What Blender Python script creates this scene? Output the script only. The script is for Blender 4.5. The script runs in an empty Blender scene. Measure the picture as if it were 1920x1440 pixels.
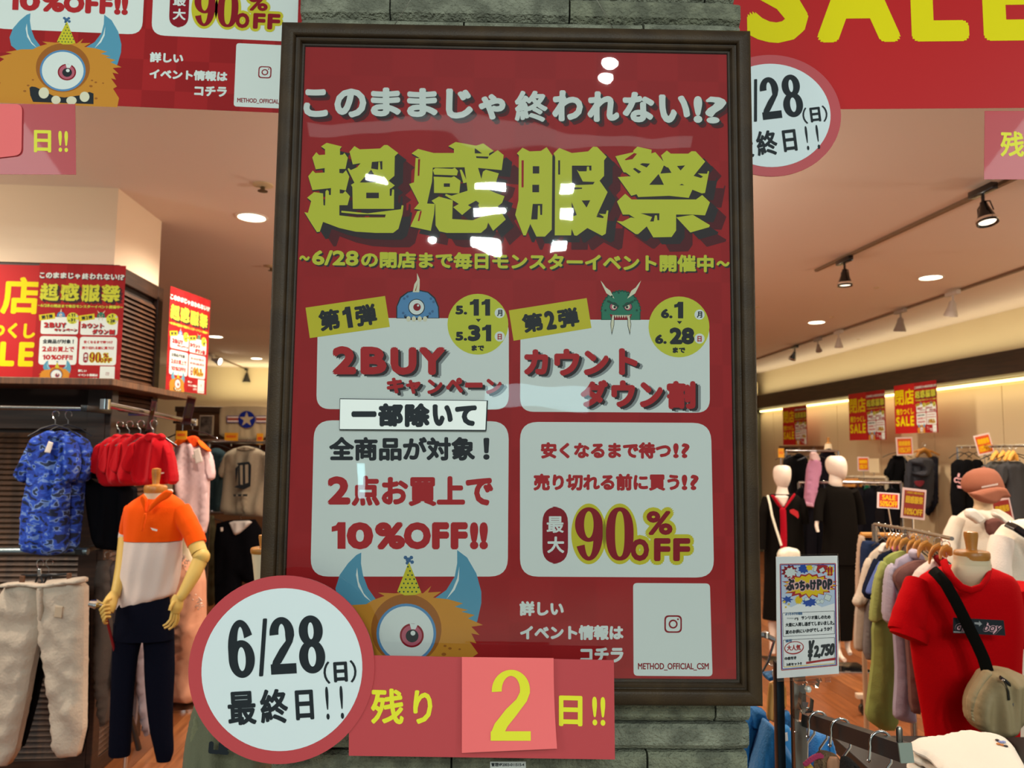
import bpy, bmesh, math, random
import numpy as np
from mathutils import Matrix, Vector, noise
from mathutils.geometry import tessellate_polygon, delaunay_2d_cdt

random.seed(7)
SC = bpy.context.scene
COL = SC.collection
R = math.radians

# ------------------------------------------------------------------ camera
F = 1400.0                       # focal length in pixels of the 1920 wide frame
PITCH, ROLL = 5.07, 0.6
EYE = Vector((0, 0, 1.6))
ROT = Matrix.Rotation(R(90 + PITCH), 3, 'X') @ Matrix.Rotation(R(ROLL), 3, 'Z')
cam = bpy.data.cameras.new('camera')
cam.sensor_width = 36.0
cam.lens = F / 1920 * 36.0
cam.clip_start = 0.02
cam.dof.use_dof = True
cam.dof.focus_distance = 1.30
cam.dof.aperture_fstop = 6.5
camo = bpy.data.objects.new('camera', cam)
COL.objects.link(camo)
camo.matrix_world = Matrix.Translation(EYE) @ ROT.to_4x4()
SC.camera = camo

# ------------------------------------------------------------------ view, world, lights
SC.view_settings.view_transform = 'Standard'
SC.view_settings.look = 'None'
SC.view_settings.gamma = 1.0
SC.view_settings.use_curve_mapping = False
SC.view_settings.exposure = 0.0
SC.cycles.use_denoising = True
SC.cycles.max_bounces = 7
SC.cycles.diffuse_bounces = 3
SC.cycles.glossy_bounces = 3
SC.cycles.transparent_max_bounces = 12
SC.cycles.sample_clamp_indirect = 4.0
SC.cycles.caustics_reflective = False
SC.cycles.caustics_refractive = False
w = bpy.data.worlds.new('mall_air')
SC.world = w
w.use_nodes = True
w.node_tree.nodes['Background'].inputs[0].default_value = (0.84, 0.86, 0.85, 1)
w.node_tree.nodes['Background'].inputs[1].default_value = 0.22

ALPHA = R(4.1)                   # the shop runs a little to the left of the camera's heading
def S(u, v, z=0.0):
    return Vector((u * math.cos(ALPHA) - v * math.sin(ALPHA), u * math.sin(ALPHA) + v * math.cos(ALPHA), z))

CEIL = 2.92
def area(name, loc, size, power, color, rot=(0, 0, 0), sy=None):
    l = bpy.data.lights.new(name, 'AREA')
    l.energy = power; l.color = color; l.size = size
    if sy: l.shape = 'RECTANGLE'; l.size_y = sy
    o = bpy.data.objects.new(name, l); COL.objects.link(o)
    o.location = loc; o.rotation_euler = rot
    if name == 'mall_light' and size < .13: l.shape = 'ELLIPSE'
    return o
def spot(name, loc, target, power, color, angle=110, blend=0.6, radius=0.06):
    l = bpy.data.lights.new(name, 'SPOT')
    l.energy = power; l.color = color; l.spot_size = R(angle); l.spot_blend = blend; l.shadow_soft_size = radius
    o = bpy.data.objects.new(name, l); COL.objects.link(o)
    o.location = loc
    o.rotation_euler = (Vector(target) - Vector(loc)).to_track_quat('-Z', 'Y').to_euler()
    return o
WARM = (1.0, 0.85, 0.68)
COOL = (0.88, 1.0, 0.96)
# the mall's ceiling lights over the passage behind the photographer; each stands where the cover sheet mirrors it
def mirrored(px, py, dist):
    d = ROT @ Vector(((px - 960) / F, -(py - 720) / F, -1)); d = d * (1.28 / d.y)
    p = EYE + d
    return p + Vector((d.x, -d.y, d.z)) / 1.28 * dist
for px, py, dist, sx, sy, e in [(1165, 127, 2.6, .12, .08, 3), (1155, 157, 2.9, .12, .06, 3), (1090, 352, 5.2, .16, .10, 20), (1092, 406, 5.8, .18, .14, 20), (955, 348, 5.2, .24, .09, 18),
                            (955, 398, 5.6, .24, .09, 18), (835, 452, 6.2, .09, .12, 10), (950, 462, 6.2, .26, .12, 18), (1072, 456, 6.2, .2, .12, 18), (745, 352, 5.2, .2, .05, 8)]:
    p = mirrored(px, py, dist)
    area('mall_light', p, sx, e * 1.5, COOL, (R(30), 0, 0), sy)
for x, ry in ((-3.4, -40), (3.4, 40)):  # soft fill added at both sides, clear of what the cover sheet mirrors
    area('mall_fill', (x, -1.6, 3.3), 1.2, 42, COOL, (R(42), R(ry) * .6, R(0)), 1.2)
p = mirrored(970, 245, 5.0); area('soffit_light', p, 3.4, 1.6, COOL, (R(60), 0, 0), .12)
p = mirrored(1040, 738, 4.0); area('screen_light', p, .75, 2.2, (.55, .9, 1), (R(90), 0, 0), .20)
p = mirrored(711, 900, 3.0); area('screen_light', p, .05, .5, (.5, .95, 1), (R(90), 0, 0), .24)
# the shop's recessed lamps; the discs one sees are built with the ceiling
DOWN = []
def lamp_at(px, py):
    d = ROT @ Vector(((px - 960) / F, -(py - 720) / F, -1))
    t = (CEIL - 1.6) / d.z
    p = EYE + d * t
    DOWN.append(p)
    return p
for px, py in [(1745, 520), (1531, 604), (472, 407), (405, 631), (481, 672)]:
    lamp_at(px, py)
for x, y in [(-3.0, 3.0), (3.2, 3.1), (1.6, 3.4), (-0.9, 3.3), (-2.2, 6.6), (0.6, 5.2), (0.5, 8.0), (3.0, 4.9), (2.0, 9.6)]:
    DOWN.append(Vector((x, y, CEIL)))
for p in DOWN:
    spot('ceiling_lamp', (p.x, p.y, CEIL - 0.05), (p.x, p.y, 0), 100, WARM, 150, 0.8, 0.07)

for x, y in [(0.25, 3.5), (0.05, 5.2), (0.1, 8.2), (-3.3, 2.5), (4.2, 3.4)]:  # unseen point lights added to lift the ceiling and bulkhead, no fittings
    l = bpy.data.lights.new('ceiling_fill', 'POINT'); l.energy = 30; l.color = WARM; l.shadow_soft_size = 0.12
    o = bpy.data.objects.new('ceiling_fill', l); COL.objects.link(o); o.location = (x, y, 2.35)
# ------------------------------------------------------------------ materials
MATS = {}
def lin(h):
    if isinstance(h, str):
        h = h.lstrip('#'); c = [int(h[i:i + 2], 16) / 255 for i in (0, 2, 4)]
        return tuple(x / 12.92 if x <= 0.04045 else ((x + 0.055) / 1.055) ** 2.4 for x in c)
    return tuple(h)
def mat(name, col=None, rough=0.6, metal=0.0, bump=0.0, bscale=200.0, col2=None, nscale=8.0, kind='noise',
        emit=None, estr=0.0, coat=0.0, spec=0.5, stretch=(1, 1, 1), lo=0.4, hi=0.6, sheen=0.0):
    if name in MATS: return MATS[name]
    if name.startswith('print') and spec == 0.5: spec = 0.12
    m = bpy.data.materials.new(name); m.use_nodes = True
    nt = m.node_tree; b = nt.nodes['Principled BSDF']
    c = lin(col or '#808080')
    b.inputs['Base Color'].default_value = (*c, 1)
    b.inputs['Roughness'].default_value = rough
    b.inputs['Metallic'].default_value = metal
    b.inputs['Specular IOR Level'].default_value = spec
    b.inputs['Coat Weight'].default_value = coat
    b.inputs['Sheen Weight'].default_value = sheen
    if emit:
        b.inputs['Emission Color'].default_value = (*lin(emit), 1); b.inputs['Emission Strength'].default_value = estr
    tc = mp = None
    def coords():
        nonlocal tc, mp
        if mp is None:
            tc = nt.nodes.new('ShaderNodeTexCoord'); mp = nt.nodes.new('ShaderNodeMapping')
            mp.inputs['Scale'].default_value = stretch
            nt.links.new(tc.outputs['Object'], mp.inputs['Vector'])
        return mp.outputs['Vector']
    if col2 is not None:
        if kind == 'checker':
            t = nt.nodes.new('ShaderNodeTexChecker'); t.inputs['Scale'].default_value = nscale
            t.inputs['Color1'].default_value = (*c, 1); t.inputs['Color2'].default_value = (*lin(col2), 1)
            nt.links.new(coords(), t.inputs['Vector']); nt.links.new(t.outputs['Color'], b.inputs['Base Color'])
        else:
            if kind == 'wave':
                t = nt.nodes.new('ShaderNodeTexWave'); t.inputs['Scale'].default_value = nscale
                t.inputs['Distortion'].default_value = 3.0; t.inputs['Detail'].default_value = 3.0
                out = t.outputs['Fac']
            elif kind == 'voronoi':
                t = nt.nodes.new('ShaderNodeTexVoronoi'); t.inputs['Scale'].default_value = nscale
                out = t.outputs['Distance']
            else:
                t = nt.nodes.new('ShaderNodeTexNoise'); t.inputs['Scale'].default_value = nscale
                t.inputs['Detail'].default_value = 4.0
                out = t.outputs['Fac']
            nt.links.new(coords(), t.inputs['Vector'])
            r = nt.nodes.new('ShaderNodeValToRGB')
            r.color_ramp.elements[0].position = lo; r.color_ramp.elements[1].position = hi
            r.color_ramp.elements[0].color = (*c, 1); r.color_ramp.elements[1].color = (*lin(col2), 1)
            nt.links.new(out, r.inputs['Fac']); nt.links.new(r.outputs['Color'], b.inputs['Base Color'])
    if bump:
        n = nt.nodes.new('ShaderNodeTexNoise'); n.inputs['Scale'].default_value = bscale; n.inputs['Detail'].default_value = 3
        nt.links.new(coords(), n.inputs['Vector'])
        bp = nt.nodes.new('ShaderNodeBump'); bp.inputs['Strength'].default_value = bump; bp.inputs['Distance'].default_value = 0.01
        nt.links.new(n.outputs['Fac'], bp.inputs['Height']); nt.links.new(bp.outputs['Normal'], b.inputs['Normal'])
    MATS[name] = m
    return m
def cloth(h, name=None):
    dark = sum(lin(h)) < 0.25
    return mat(name or 'cloth_' + h.lstrip('#'), h, 0.92, bump=0.25, bscale=260, spec=0.04 if dark else 0.15, sheen=0.0 if dark else 0.04)
def clear(name, tint='#ffffff', fres=1.45, rough=0.02, wav=0.0, wscale=3.0, gloss=1.0):
    """A thin clear sheet: lets light through, reflects by Fresnel; a slightly buckled surface when wav is set."""
    if name in MATS: return MATS[name]
    m = bpy.data.materials.new(name); m.use_nodes = True; nt = m.node_tree
    nt.nodes.remove(nt.nodes['Principled BSDF'])
    tr = nt.nodes.new('ShaderNodeBsdfTransparent'); tr.inputs[0].default_value = (*lin(tint), 1)
    gl = nt.nodes.new('ShaderNodeBsdfGlossy'); gl.inputs['Roughness'].default_value = rough
    gl.inputs['Color'].default_value = (gloss, gloss, gloss, 1)
    fr = nt.nodes.new('ShaderNodeFresnel'); fr.inputs['IOR'].default_value = fres
    mx = nt.nodes.new('ShaderNodeMixShader')
    nt.links.new(fr.outputs[0], mx.inputs[0]); nt.links.new(tr.outputs[0], mx.inputs[1]); nt.links.new(gl.outputs[0], mx.inputs[2])
    nt.links.new(mx.outputs[0], nt.nodes['Material Output'].inputs['Surface'])
    if wav:
        tc = nt.nodes.new('ShaderNodeTexCoord'); n = nt.nodes.new('ShaderNodeTexNoise')
        n.inputs['Scale'].default_value = wscale; n.inputs['Detail'].default_value = 1.5
        bp = nt.nodes.new('ShaderNodeBump'); bp.inputs['Strength'].default_value = 1.0; bp.inputs['Distance'].default_value = wav
        nt.links.new(tc.outputs['Object'], n.inputs['Vector']); nt.links.new(n.outputs['Fac'], bp.inputs['Height'])
        nt.links.new(bp.outputs['Normal'], gl.inputs['Normal'])
    MATS[name] = m
    return m

# ------------------------------------------------------------------ mesh building
class MB:
    def __init__(s):
        s.v = []; s.f = []; s.m = []; s.mats = []
    def mi(s, m):
        if m not in s.mats: s.mats.append(m)
        return s.mats.index(m)
    def add(s, vs, fs, m):
        n = len(s.v); k = s.mi(m)
        s.v.extend([tuple(p) for p in vs]); s.f.extend([tuple(i + n for i in f) for f in fs]); s.m.extend([k] * len(fs))
        return s
    def box(s, x0, x1, y0, y1, z0, z1, m, bev=0.0):
        bm = bmesh.new(); bmesh.ops.create_cube(bm, size=1)
        for v in bm.verts:
            v.co = Vector(((x0 + x1) / 2 + v.co.x * (x1 - x0), (y0 + y1) / 2 + v.co.y * (y1 - y0), (z0 + z1) / 2 + v.co.z * (z1 - z0)))
        if bev: bmesh.ops.bevel(bm, geom=bm.edges[:], offset=bev, segments=2, affect='EDGES', profile=0.5)
        bm.verts.index_update()
        s.add([v.co.copy() for v in bm.verts], [[v.index for v in f.verts] for f in bm.faces], m); bm.free()
        return s
    def loft(s, rings, m, cap0=True, cap1=True):
        n = len(rings[0]); vs = [p for r in rings for p in r]; fs = []
        for i in range(len(rings) - 1):
            for j in range(n):
                a = i * n + j; b = i * n + (j + 1) % n
                fs.append((a, b, b + n, a + n))
        if cap0: fs.append(tuple(range(n - 1, -1, -1)))
        if cap1: fs.append(tuple((len(rings) - 1) * n + j for j in range(n)))
        return s.add(vs, fs, m)
    def tube(s, pts, rad, m, seg=8, cap=True, flat=1.0):
        pts = [Vector(p) for p in pts]; n = len(pts)
        if not hasattr(rad, '__len__'): rad = [rad] * n
        rings = []; up = None
        for i, p in enumerate(pts):
            t = (pts[min(i + 1, n - 1)] - pts[max(i - 1, 0)])
            t = t.normalized() if t.length > 1e-9 else Vector((0, 0, 1))
            if up is None:
                up = t.orthogonal().normalized()
            else:
                up = (up - t * up.dot(t)); up = up.normalized() if up.length > 1e-6 else t.orthogonal().normalized()
            sd = t.cross(up)
            rings.append([p + (up * math.cos(a) + sd * math.sin(a) * flat) * rad[i] for a in [2 * math.pi * k / seg for k in range(seg)]])
        return s.loft(rings, m, cap, cap)
    def lathe(s, prof, m, c=(0, 0, 0), axis='z', seg=20):
        rings = []
        for r, h in prof:
            ring = []
            for k in range(seg):
                a = 2 * math.pi * k / seg
                p = (r * math.cos(a), r * math.sin(a), h) if axis == 'z' else (r * math.cos(a), h, r * math.sin(a))
                ring.append((p[0] + c[0], p[1] + c[1], p[2] + c[2]))
            rings.append(ring)
        return s.loft(rings, m)
    def xform(s, M, i0=0):
        s.v = s.v[:i0] + [tuple(M @ Vector(p)) for p in s.v[i0:]]
        return s
    def mesh(s, name, smooth=35):
        me = bpy.data.meshes.new(name)
        me.from_pydata(s.v, [], s.f)
        for m in s.mats: me.materials.append(m)
        me.polygons.foreach_set('material_index', s.m)
        if smooth:
            me.shade_smooth()
            if smooth < 180: me.set_sharp_from_angle(angle=R(smooth))
        me.update()
        return me
    def obj(s, name, parent=None, label=None, smooth=35, kind=None, M=None):
        o = bpy.data.objects.new(name, s.mesh(name, smooth)); COL.objects.link(o)
        if parent is not None: o.parent = parent
        if M is not None: o.matrix_local = M
        if label: o['label'] = label
        if kind: o['kind'] = kind
        return o

class Plane:
    """A vertical plane standing in the shop: through the point seen at (px, py) at distance D, turned by yaw about the vertical."""
    def __init__(s, px, py, D, yaw=0.0, base=None):
        s.yaw = yaw; s.o = Vector((0, 0, 0))
        d = ROT @ Vector(((px - 960) / F, -(py - 720) / F, -1))
        s.o = EYE + d * (D / d.y)
        s.n = Vector((math.sin(yaw), -math.cos(yaw), 0)); s.ax = Vector((math.cos(yaw), math.sin(yaw), 0))
        if base is not None: s.o = s.world(*base)
        s.M = Matrix.Translation(s.o) @ Matrix.Rotation(yaw, 4, 'Z')
    def world(s, px, py, off=0.0):
        d = ROT @ Vector(((px - 960) / F, -(py - 720) / F, -1))
        t = ((s.o - EYE).dot(s.n) + off) / d.dot(s.n)
        return EYE + d * t
    def uv(s, px, py, off=0.0):
        """local (x, y, z) of the point seen at px, py on the plane shifted off towards the camera"""
        return s.M.inverted() @ s.world(px, py, -0.0 + off)
    def p(s, px, py, dy=0.0):
        """local point at local depth dy (positive away from the camera) seen at px, py"""
        return s.M.inverted() @ s.world(px, py, -dy)
    def px(s, n=1.0):
        """size in metres of n pixels near the origin"""
        return n * (s.o - EYE).dot(-s.n) / -F * -1 if False else n * abs((s.o - EYE).dot(s.n)) / F

def tag(o, label, cat, group=None, kind=None):
    o['label'] = label
    if cat: o['category'] = cat
    if group: o['group'] = group
    if kind: o['kind'] = kind
    return o
def thing(name, label, cat, pl=None, M=None, group=None):
    o = bpy.data.objects.new(name, None); COL.objects.link(o); o.empty_display_size = 0.1
    o.matrix_world = pl.M if pl is not None else (M or Matrix())
    return tag(o, label, cat, group)
def struct(mb, name, label=None, smooth=35, M=None):
    o = mb.obj(name, None, None, smooth, 'structure', M)
    if label: o['label'] = label
    return o

# ------------------------------------------------------------------ cloth, silhouettes and limbs traced on a plane
def inside(p, poly):
    x, y = p; c = False; n = len(poly)
    for i in range(n):
        x1, y1 = poly[i]; x2, y2 = poly[(i + 1) % n]
        if (y1 > y) != (y2 > y) and x < (x2 - x1) * (y - y1) / (y2 - y1) + x1: c = not c
    return c
def smooth_poly(pts, n=2):
    """Chaikin rounding that keeps the outline close to the corners"""
    for _ in range(n):
        q = []
        for i in range(len(pts)):
            a, b = pts[i], pts[(i + 1) % len(pts)]
            q.append((a[0] * .8 + b[0] * .2, a[1] * .8 + b[1] * .2)); q.append((a[0] * .2 + b[0] * .8, a[1] * .2 + b[1] * .8))
        pts = q
    return pts
def puff(mb, pl, pts, m, thick=0.06, dy=0.0, res=None, fold=0.35, fdir=(1, .13), fs=15.0, edge=None, matfn=None, sm=1, seed=0, back=True, rim=0.35):
    """A piece of cloth with body: the outline seen in the photograph (px), filled and swelled with folds, standing in depth."""
    if sm: pts = smooth_poly(pts, sm)
    uv = [pl.p(x, y, dy) for x, y in pts]; uv = [(p.x, p.z) for p in uv]
    xs = [p[0] for p in uv]; ys = [p[1] for p in uv]
    size = max(max(xs) - min(xs), max(ys) - min(ys))
    res = res or size / (38 if (pl.o - EYE).length < 4.6 else 24)
    edge = edge or min(max(xs) - min(xs), max(ys) - min(ys)) * 0.16
    bound = []
    for i in range(len(uv)):
        a, b = uv[i], uv[(i + 1) % len(uv)]
        k = max(1, int(math.dist(a, b) / res))
        for j in range(k): bound.append((a[0] + (b[0] - a[0]) * j / k, a[1] + (b[1] - a[1]) * j / k))
    A = np.array(bound); B = np.roll(A, -1, 0); AB = B - A; L2 = (AB ** 2).sum(1) + 1e-12
    def dist(P):
        P = np.array(P); t = np.clip(((P - A) * AB).sum(1) / L2, 0, 1)
        return math.sqrt((((A + AB * t[:, None]) - P) ** 2).sum(1).min())
    vs = list(bound); D = [0.0] * len(bound)
    y = min(ys); row = 0
    while y < max(ys):
        x = min(xs) + (res / 2 if row % 2 else 0)
        while x < max(xs):
            p = (x + random.uniform(-.15, .15) * res, y + random.uniform(-.15, .15) * res)
            if inside(p, bound):
                d = dist(p)
                if d > res * 0.45: vs.append(p); D.append(d)
            x += res
        y += res * 0.87; row += 1
    n0 = len(bound)
    r = delaunay_2d_cdt([Vector(p) for p in vs], [(i, (i + 1) % n0) for i in range(n0)], [], 1, 1e-6)
    V, T, orig = r[0], r[2], r[3]
    Dn = [max([D[i] for i in o], default=0.0) if o else 0.0 for o in orig]
    fr, bk = [], []
    for p, d in zip(V, Dn):
        t = min(d / edge, 1.0); h = thick / 2 * (rim + (1 - rim) * math.sqrt(max(0.0, 1 - (1 - t) ** 2)))
        xx, zz = p[0] * fs * fdir[0], p[1] * fs * fdir[1]
        wob = noise.noise(Vector((xx * .4, zz * .9, seed + 3.0))) * 1.2
        f = noise.noise(Vector((xx + wob + seed * 7.3, zz, seed))) + .45 * noise.noise(Vector((xx * 2.3 + wob, zz * 1.6, seed + 5)))
        f = f if f > 0 else f * .7
        k = h + thick * fold * f * (.08 + .92 * t)
        fr.append((p[0], dy - max(k, -h * .2), p[1])); bk.append((p[0], dy + h * .8, p[1]))
    om = {}
    for i_, o_ in enumerate(orig):
        for q_ in o_:
            if q_ < n0: om[q_] = i_
    loop = [om[i_] for i_ in range(n0) if i_ in om]
    T = [t for t in T]
    # orient the front towards -y
    ft = []
    for t in T:
        a, b, c = [Vector(fr[i]) for i in t]
        ft.append(tuple(t) if (b - a).cross(c - a).y < 0 else tuple(reversed(t)))
    if matfn is None:
        mb.add(fr, ft, m)
    else:
        n = len(mb.v); mb.v.extend(fr)
        for t in ft:
            cx = sum(V[i][0] for i in t) / 3; cy = sum(V[i][1] for i in t) / 3
            mb.f.append(tuple(i + n for i in t)); mb.m.append(mb.mi(matfn(cx, cy)))
    if back:
        a0 = sum(fr[loop[i_]][0] * fr[loop[(i_ + 1) % len(loop)]][2] - fr[loop[(i_ + 1) % len(loop)]][0] * fr[loop[i_]][2] for i_ in range(len(loop)))
        lp = loop if a0 > 0 else loop[::-1]; L_ = len(lp)
        mb.add([fr[i_] for i_ in lp] + [bk[i_] for i_ in lp], [(i_, i_ + L_, (i_ + 1) % L_ + L_, (i_ + 1) % L_) for i_ in range(L_)], m if matfn is None else matfn(0, 0))
        if matfn is None:
            mb.add(bk, [tuple(reversed(t)) for t in ft], m)
        else:
            n = len(mb.v); mb.v.extend(bk)
            for t in ft:
                cx = sum(V[i][0] for i in t) / 3; cy = sum(V[i][1] for i in t) / 3
                mb.f.append(tuple(i + n for i in reversed(t))); mb.m.append(mb.mi(matfn(cx, cy)))
    return mb
def sil(mb, pl, rows, m, depth=0.6, dy=0.0, seg=28, fold=0.0, fn=11, power=2.0, matfn=None, seed=0, sub=3, cap0=True, cap1=True):
    """A rounded body from its silhouette: rows of (py, left px, right px[, depth ratio]) from top to bottom."""
    full = []
    for i in range(len(rows) - 1):
        a, b = rows[i], rows[i + 1]
        for j in range(sub):
            t = j / sub
            full.append([a[k] + (b[k] - a[k]) * t for k in range(3)] + [(a[3] if len(a) > 3 else depth) * (1 - t) + (b[3] if len(b) > 3 else depth) * t])
    full.append(list(rows[-1][:3]) + [rows[-1][3] if len(rows[-1]) > 3 else depth])
    # light smoothing of the sides
    for _ in range(2):
        g = [r[:] for r in full]
        for i in range(1, len(full) - 1):
            for k in (1, 2, 3): g[i][k] = (full[i - 1][k] + 2 * full[i][k] + full[i + 1][k]) / 4
        full = g
    rings = []
    for i, (py, xl, xr, dr) in enumerate(full):
        a = pl.p(xl, py, dy); b = pl.p(xr, py, dy); c = (a + b) / 2; rx = max((b - a).length / 2, 1e-4); ry = rx * dr
        ring = []
        for k in range(seg):
            an = 2 * math.pi * k / seg; ca, sa = math.cos(an), math.sin(an)
            e = 2.0 / power
            x = math.copysign(abs(ca) ** e, ca); y = math.copysign(abs(sa) ** e, sa)
            f = 1.0
            if fold: f += fold * (noise.noise(Vector((an * fn / 6.28 * 1.3, i * 0.16, seed))) * .9 + .35 * math.sin(an * fn + i * .18 + seed))
            zz = c.z + (b.z - a.z) * .5 * x
            if fold: zz += fold * .25 * rx * noise.noise(Vector((an, i * .3, seed + 9)))
            ring.append((c.x + rx * x * (1 + (f - 1) * .35), dy + ry * y * f, zz))
        rings.append(ring)
    if matfn is None: return mb.loft(rings[::-1], m, cap1, cap0)
    n = len(mb.v); mb.loft(rings[::-1], m, cap1, cap0)
    for i in range(len(mb.f)):
        if mb.f[i][0] >= n:
            cs = [mb.v[k] for k in mb.f[i]]
            mb.m[i] = mb.mi(matfn(sum(c[0] for c in cs) / len(cs), sum(c[2] for c in cs) / len(cs)))
    return mb
def limb(mb, pl, pts, m, seg=14, flat=1.0, fold=0.0, sub=4):
    """pts: (px, py, radius px, depth offset m)"""
    P, Rr = [], []
    s = pl.px(1)
    q = [(pl.p(x, y, d), r * s) for x, y, r, d in pts]
    for i in range(len(q) - 1):
        for j in range(sub):
            t = j / sub; P.append(q[i][0].lerp(q[i + 1][0], t)); Rr.append(q[i][1] * (1 - t) + q[i + 1][1] * t)
    P.append(q[-1][0]); Rr.append(q[-1][1])
    for _ in range(2):
        P = [P[0]] + [(P[i - 1] + P[i] * 2 + P[i + 1]) / 4 for i in range(1, len(P) - 1)] + [P[-1]]
    if fold: Rr = [r * (1 + fold * math.sin(i * 1.9)) for i, r in enumerate(Rr)]
    return mb.tube(P, Rr, m, seg, flat=flat)
def hook(mb, p, r, m, w=0.0016, stem=0.03, side=1, turn=0.0):
    """hanger hook over a rail at local point p"""
    pts = []
    for k in range(11):
        a = R(-35 + 215 * k / 10)
        pts.append(Vector((p[0] + side * r * math.cos(a) * math.cos(turn), p[1] + side * r * math.cos(a) * math.sin(turn), p[2] + r * math.sin(a))))
    e = pts[-1]
    pts.append(Vector((e.x + side * r * .3, e.y, e.z - r * 1.0)))
    pts.append(Vector((p[0], p[1], p[2] - r * 1.7))); pts.append(Vector((p[0], p[1], p[2] - r * 1.7 - stem)))
    mb.tube(pts, w, m, 6)
    return pts[-1]

# ------------------------------------------------------------------ flat print: polygons, discs and lettering laid on a sheet
LAY = 0.00016
_TX = {}
def glyphs(s):
    if s in _TX: return _TX[s]
    c = bpy.data.curves.new('t', 'FONT'); c.body = s; c.resolution_u = 3
    o = bpy.data.objects.new('t', c); COL.objects.link(o)
    bpy.context.view_layer.update()
    me = o.evaluated_get(bpy.context.evaluated_depsgraph_get()).to_mesh()
    v = [(q.co.x, q.co.y) for q in me.vertices]; f = [tuple(p.vertices) for p in me.polygons]
    bpy.data.objects.remove(o); bpy.data.curves.remove(c)
    x0 = min(p[0] for p in v); x1 = max(p[0] for p in v); y0 = min(p[1] for p in v); y1 = max(p[1] for p in v)
    hx, hy = max(x1 - x0, 1e-3), max(y1 - y0, 1e-3)
    _TX[s] = ([((p[0] - x0) / hx, (p[1] - y0) / hy) for p in v], f)
    return _TX[s]
class Art:
    """Print on a Plane, given in photograph pixels. Elements are kept apart so each can be its own object."""
    def __init__(s, pl, base=0.0):
        s.pl = pl; s.el = []; s.cur = None; s.base = base; s.ofs = (0, 0, 1)
    def begin(s, name, label=None):
        s.cur = MB(); s.el.append((name, label, s.cur)); return s
    def P(s, x, y, lay):
        ox, oy, k = s.ofs
        q = s.pl.uv(ox + x * k, oy + y * k, s.base)
        return (q.x, -s.base - lay * LAY, q.z)
    def poly(s, pts, m, lay=1):
        vs = [s.P(x, y, lay) for x, y in pts]
        tr = tessellate_polygon([[Vector((p[0], p[2], 0)) for p in vs]])
        fs = []
        for t in tr:
            a, b, c = [vs[i] for i in t]
            cr = (b[0] - a[0]) * (c[2] - a[2]) - (b[2] - a[2]) * (c[0] - a[0])
            fs.append(tuple(t) if cr > 0 else tuple(reversed(t)))
        s.cur.add(vs, fs, m); return s
    def quad(s, x0, y0, x1, y1, m, lay=1): return s.poly([(x0, y0), (x1, y0), (x1, y1), (x0, y1)], m, lay)
    def disc(s, cx, cy, rx, m, lay=1, ry=None, n=40, a0=0, a1=360):
        ry = ry or rx
        return s.poly([(cx + rx * math.cos(R(a0 + (a1 - a0) * k / n)), cy + ry * math.sin(R(a0 + (a1 - a0) * k / n))) for k in range(n + (0 if a1 - a0 == 360 else 1))], m, lay)
    def rrect(s, q, r, m, lay=1):
        """q: four corners TL TR BR BL"""
        pts = []
        for i in range(4):
            a, b, c = Vector(q[i - 1]), Vector(q[i]), Vector(q[(i + 1) % 4])
            u = (a - b).normalized() * r; w = (c - b).normalized() * r
            for k in range(7):
                t = k / 6; pts.append(tuple((b + u) * (1 - t) ** 2 + b * 2 * t * (1 - t) + (b + w) * t * t) if r else tuple(b))
        return s.poly(pts, m, lay)
    def text(s, body, q, m, lay=3, bold=0.0, n=8, slant=0.0):
        """fit the lettering's bounding box into q (x0,y0,x1,y1) or four corners; bold thickens the strokes by that many px"""
        if len(q) == 4 and not hasattr(q[0], '__len__'):
            x0, y0, x1, y1 = q; q = [(x0, y0), (x1, y0), (x1, y1), (x0, y1)]
        v, f = glyphs(body)
        (ax, ay), (bx, by), (cx, cy), (dx, dy) = q
        wpx = math.dist(q[0], q[1]); hpx = math.dist(q[0], q[3])
        b = bold
        iu = b / max(wpx, 1); iv = b / max(hpx, 1)
        pts = []
        for u, t in v:
            u = iu + u * (1 - 2 * iu) + slant * (t - .5) * hpx / wpx; t = 1 - (iv + t * (1 - 2 * iv))
            x = (ax * (1 - u) + bx * u) * (1 - t) + (dx * (1 - u) + cx * u) * t
            y = (ay * (1 - u) + by * u) * (1 - t) + (dy * (1 - u) + cy * u) * t
            pts.append((x, y))
        base = [s.P(x, y, lay) for x, y in pts]
        k = s.pl.px(1) * s.ofs[2]
        offs = [(0, 0)] if b <= 0 else [(b * k * math.cos(2 * math.pi * i / n), b * k * math.sin(2 * math.pi * i / n)) for i in range(n)] + [(0, 0)]
        for i, (ox, oz) in enumerate(offs):
            s.cur.add([(p[0] + ox, p[1] - i * 1e-5, p[2] + oz) for p in base], f, m)
        return s
    def digit(s, ch, q, m, hole, lay=3, tx=.28, ty=.09):
        """a bold condensed grotesque numeral drawn in the unit box and fitted to the corners q; its counters are printed in hole"""
        if len(q) == 4 and not hasattr(q[0], '__len__'): q = [(q[0], q[1]), (q[2], q[1]), (q[2], q[3]), (q[0], q[3])]
        if ch == '9': q = [q[2], q[3], q[0], q[1]]
        (ax, ay), (bx, by), (cx, cy), (dx, dy) = q
        T = lambda P: [((ax * (1 - u) + bx * u) * (1 - v) + (dx * (1 - u) + cx * u) * v, (ay * (1 - u) + by * u) * (1 - v) + (dy * (1 - u) + cy * u) * v) for u, v in P]
        def E(x, y, rx, ry, a0=0, a1=360, n=44, pw=1.0):
            c = lambda a: math.copysign(abs(math.cos(a)) ** pw, math.cos(a)); d = lambda a: math.copysign(abs(math.sin(a)) ** pw, math.sin(a))
            k = n if a1 - a0 == 360 else n + 1
            return [(x + rx * c(R(a0 + (a1 - a0) * i / n)), y + ry * d(R(a0 + (a1 - a0) * i / n))) for i in range(k)]
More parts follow.
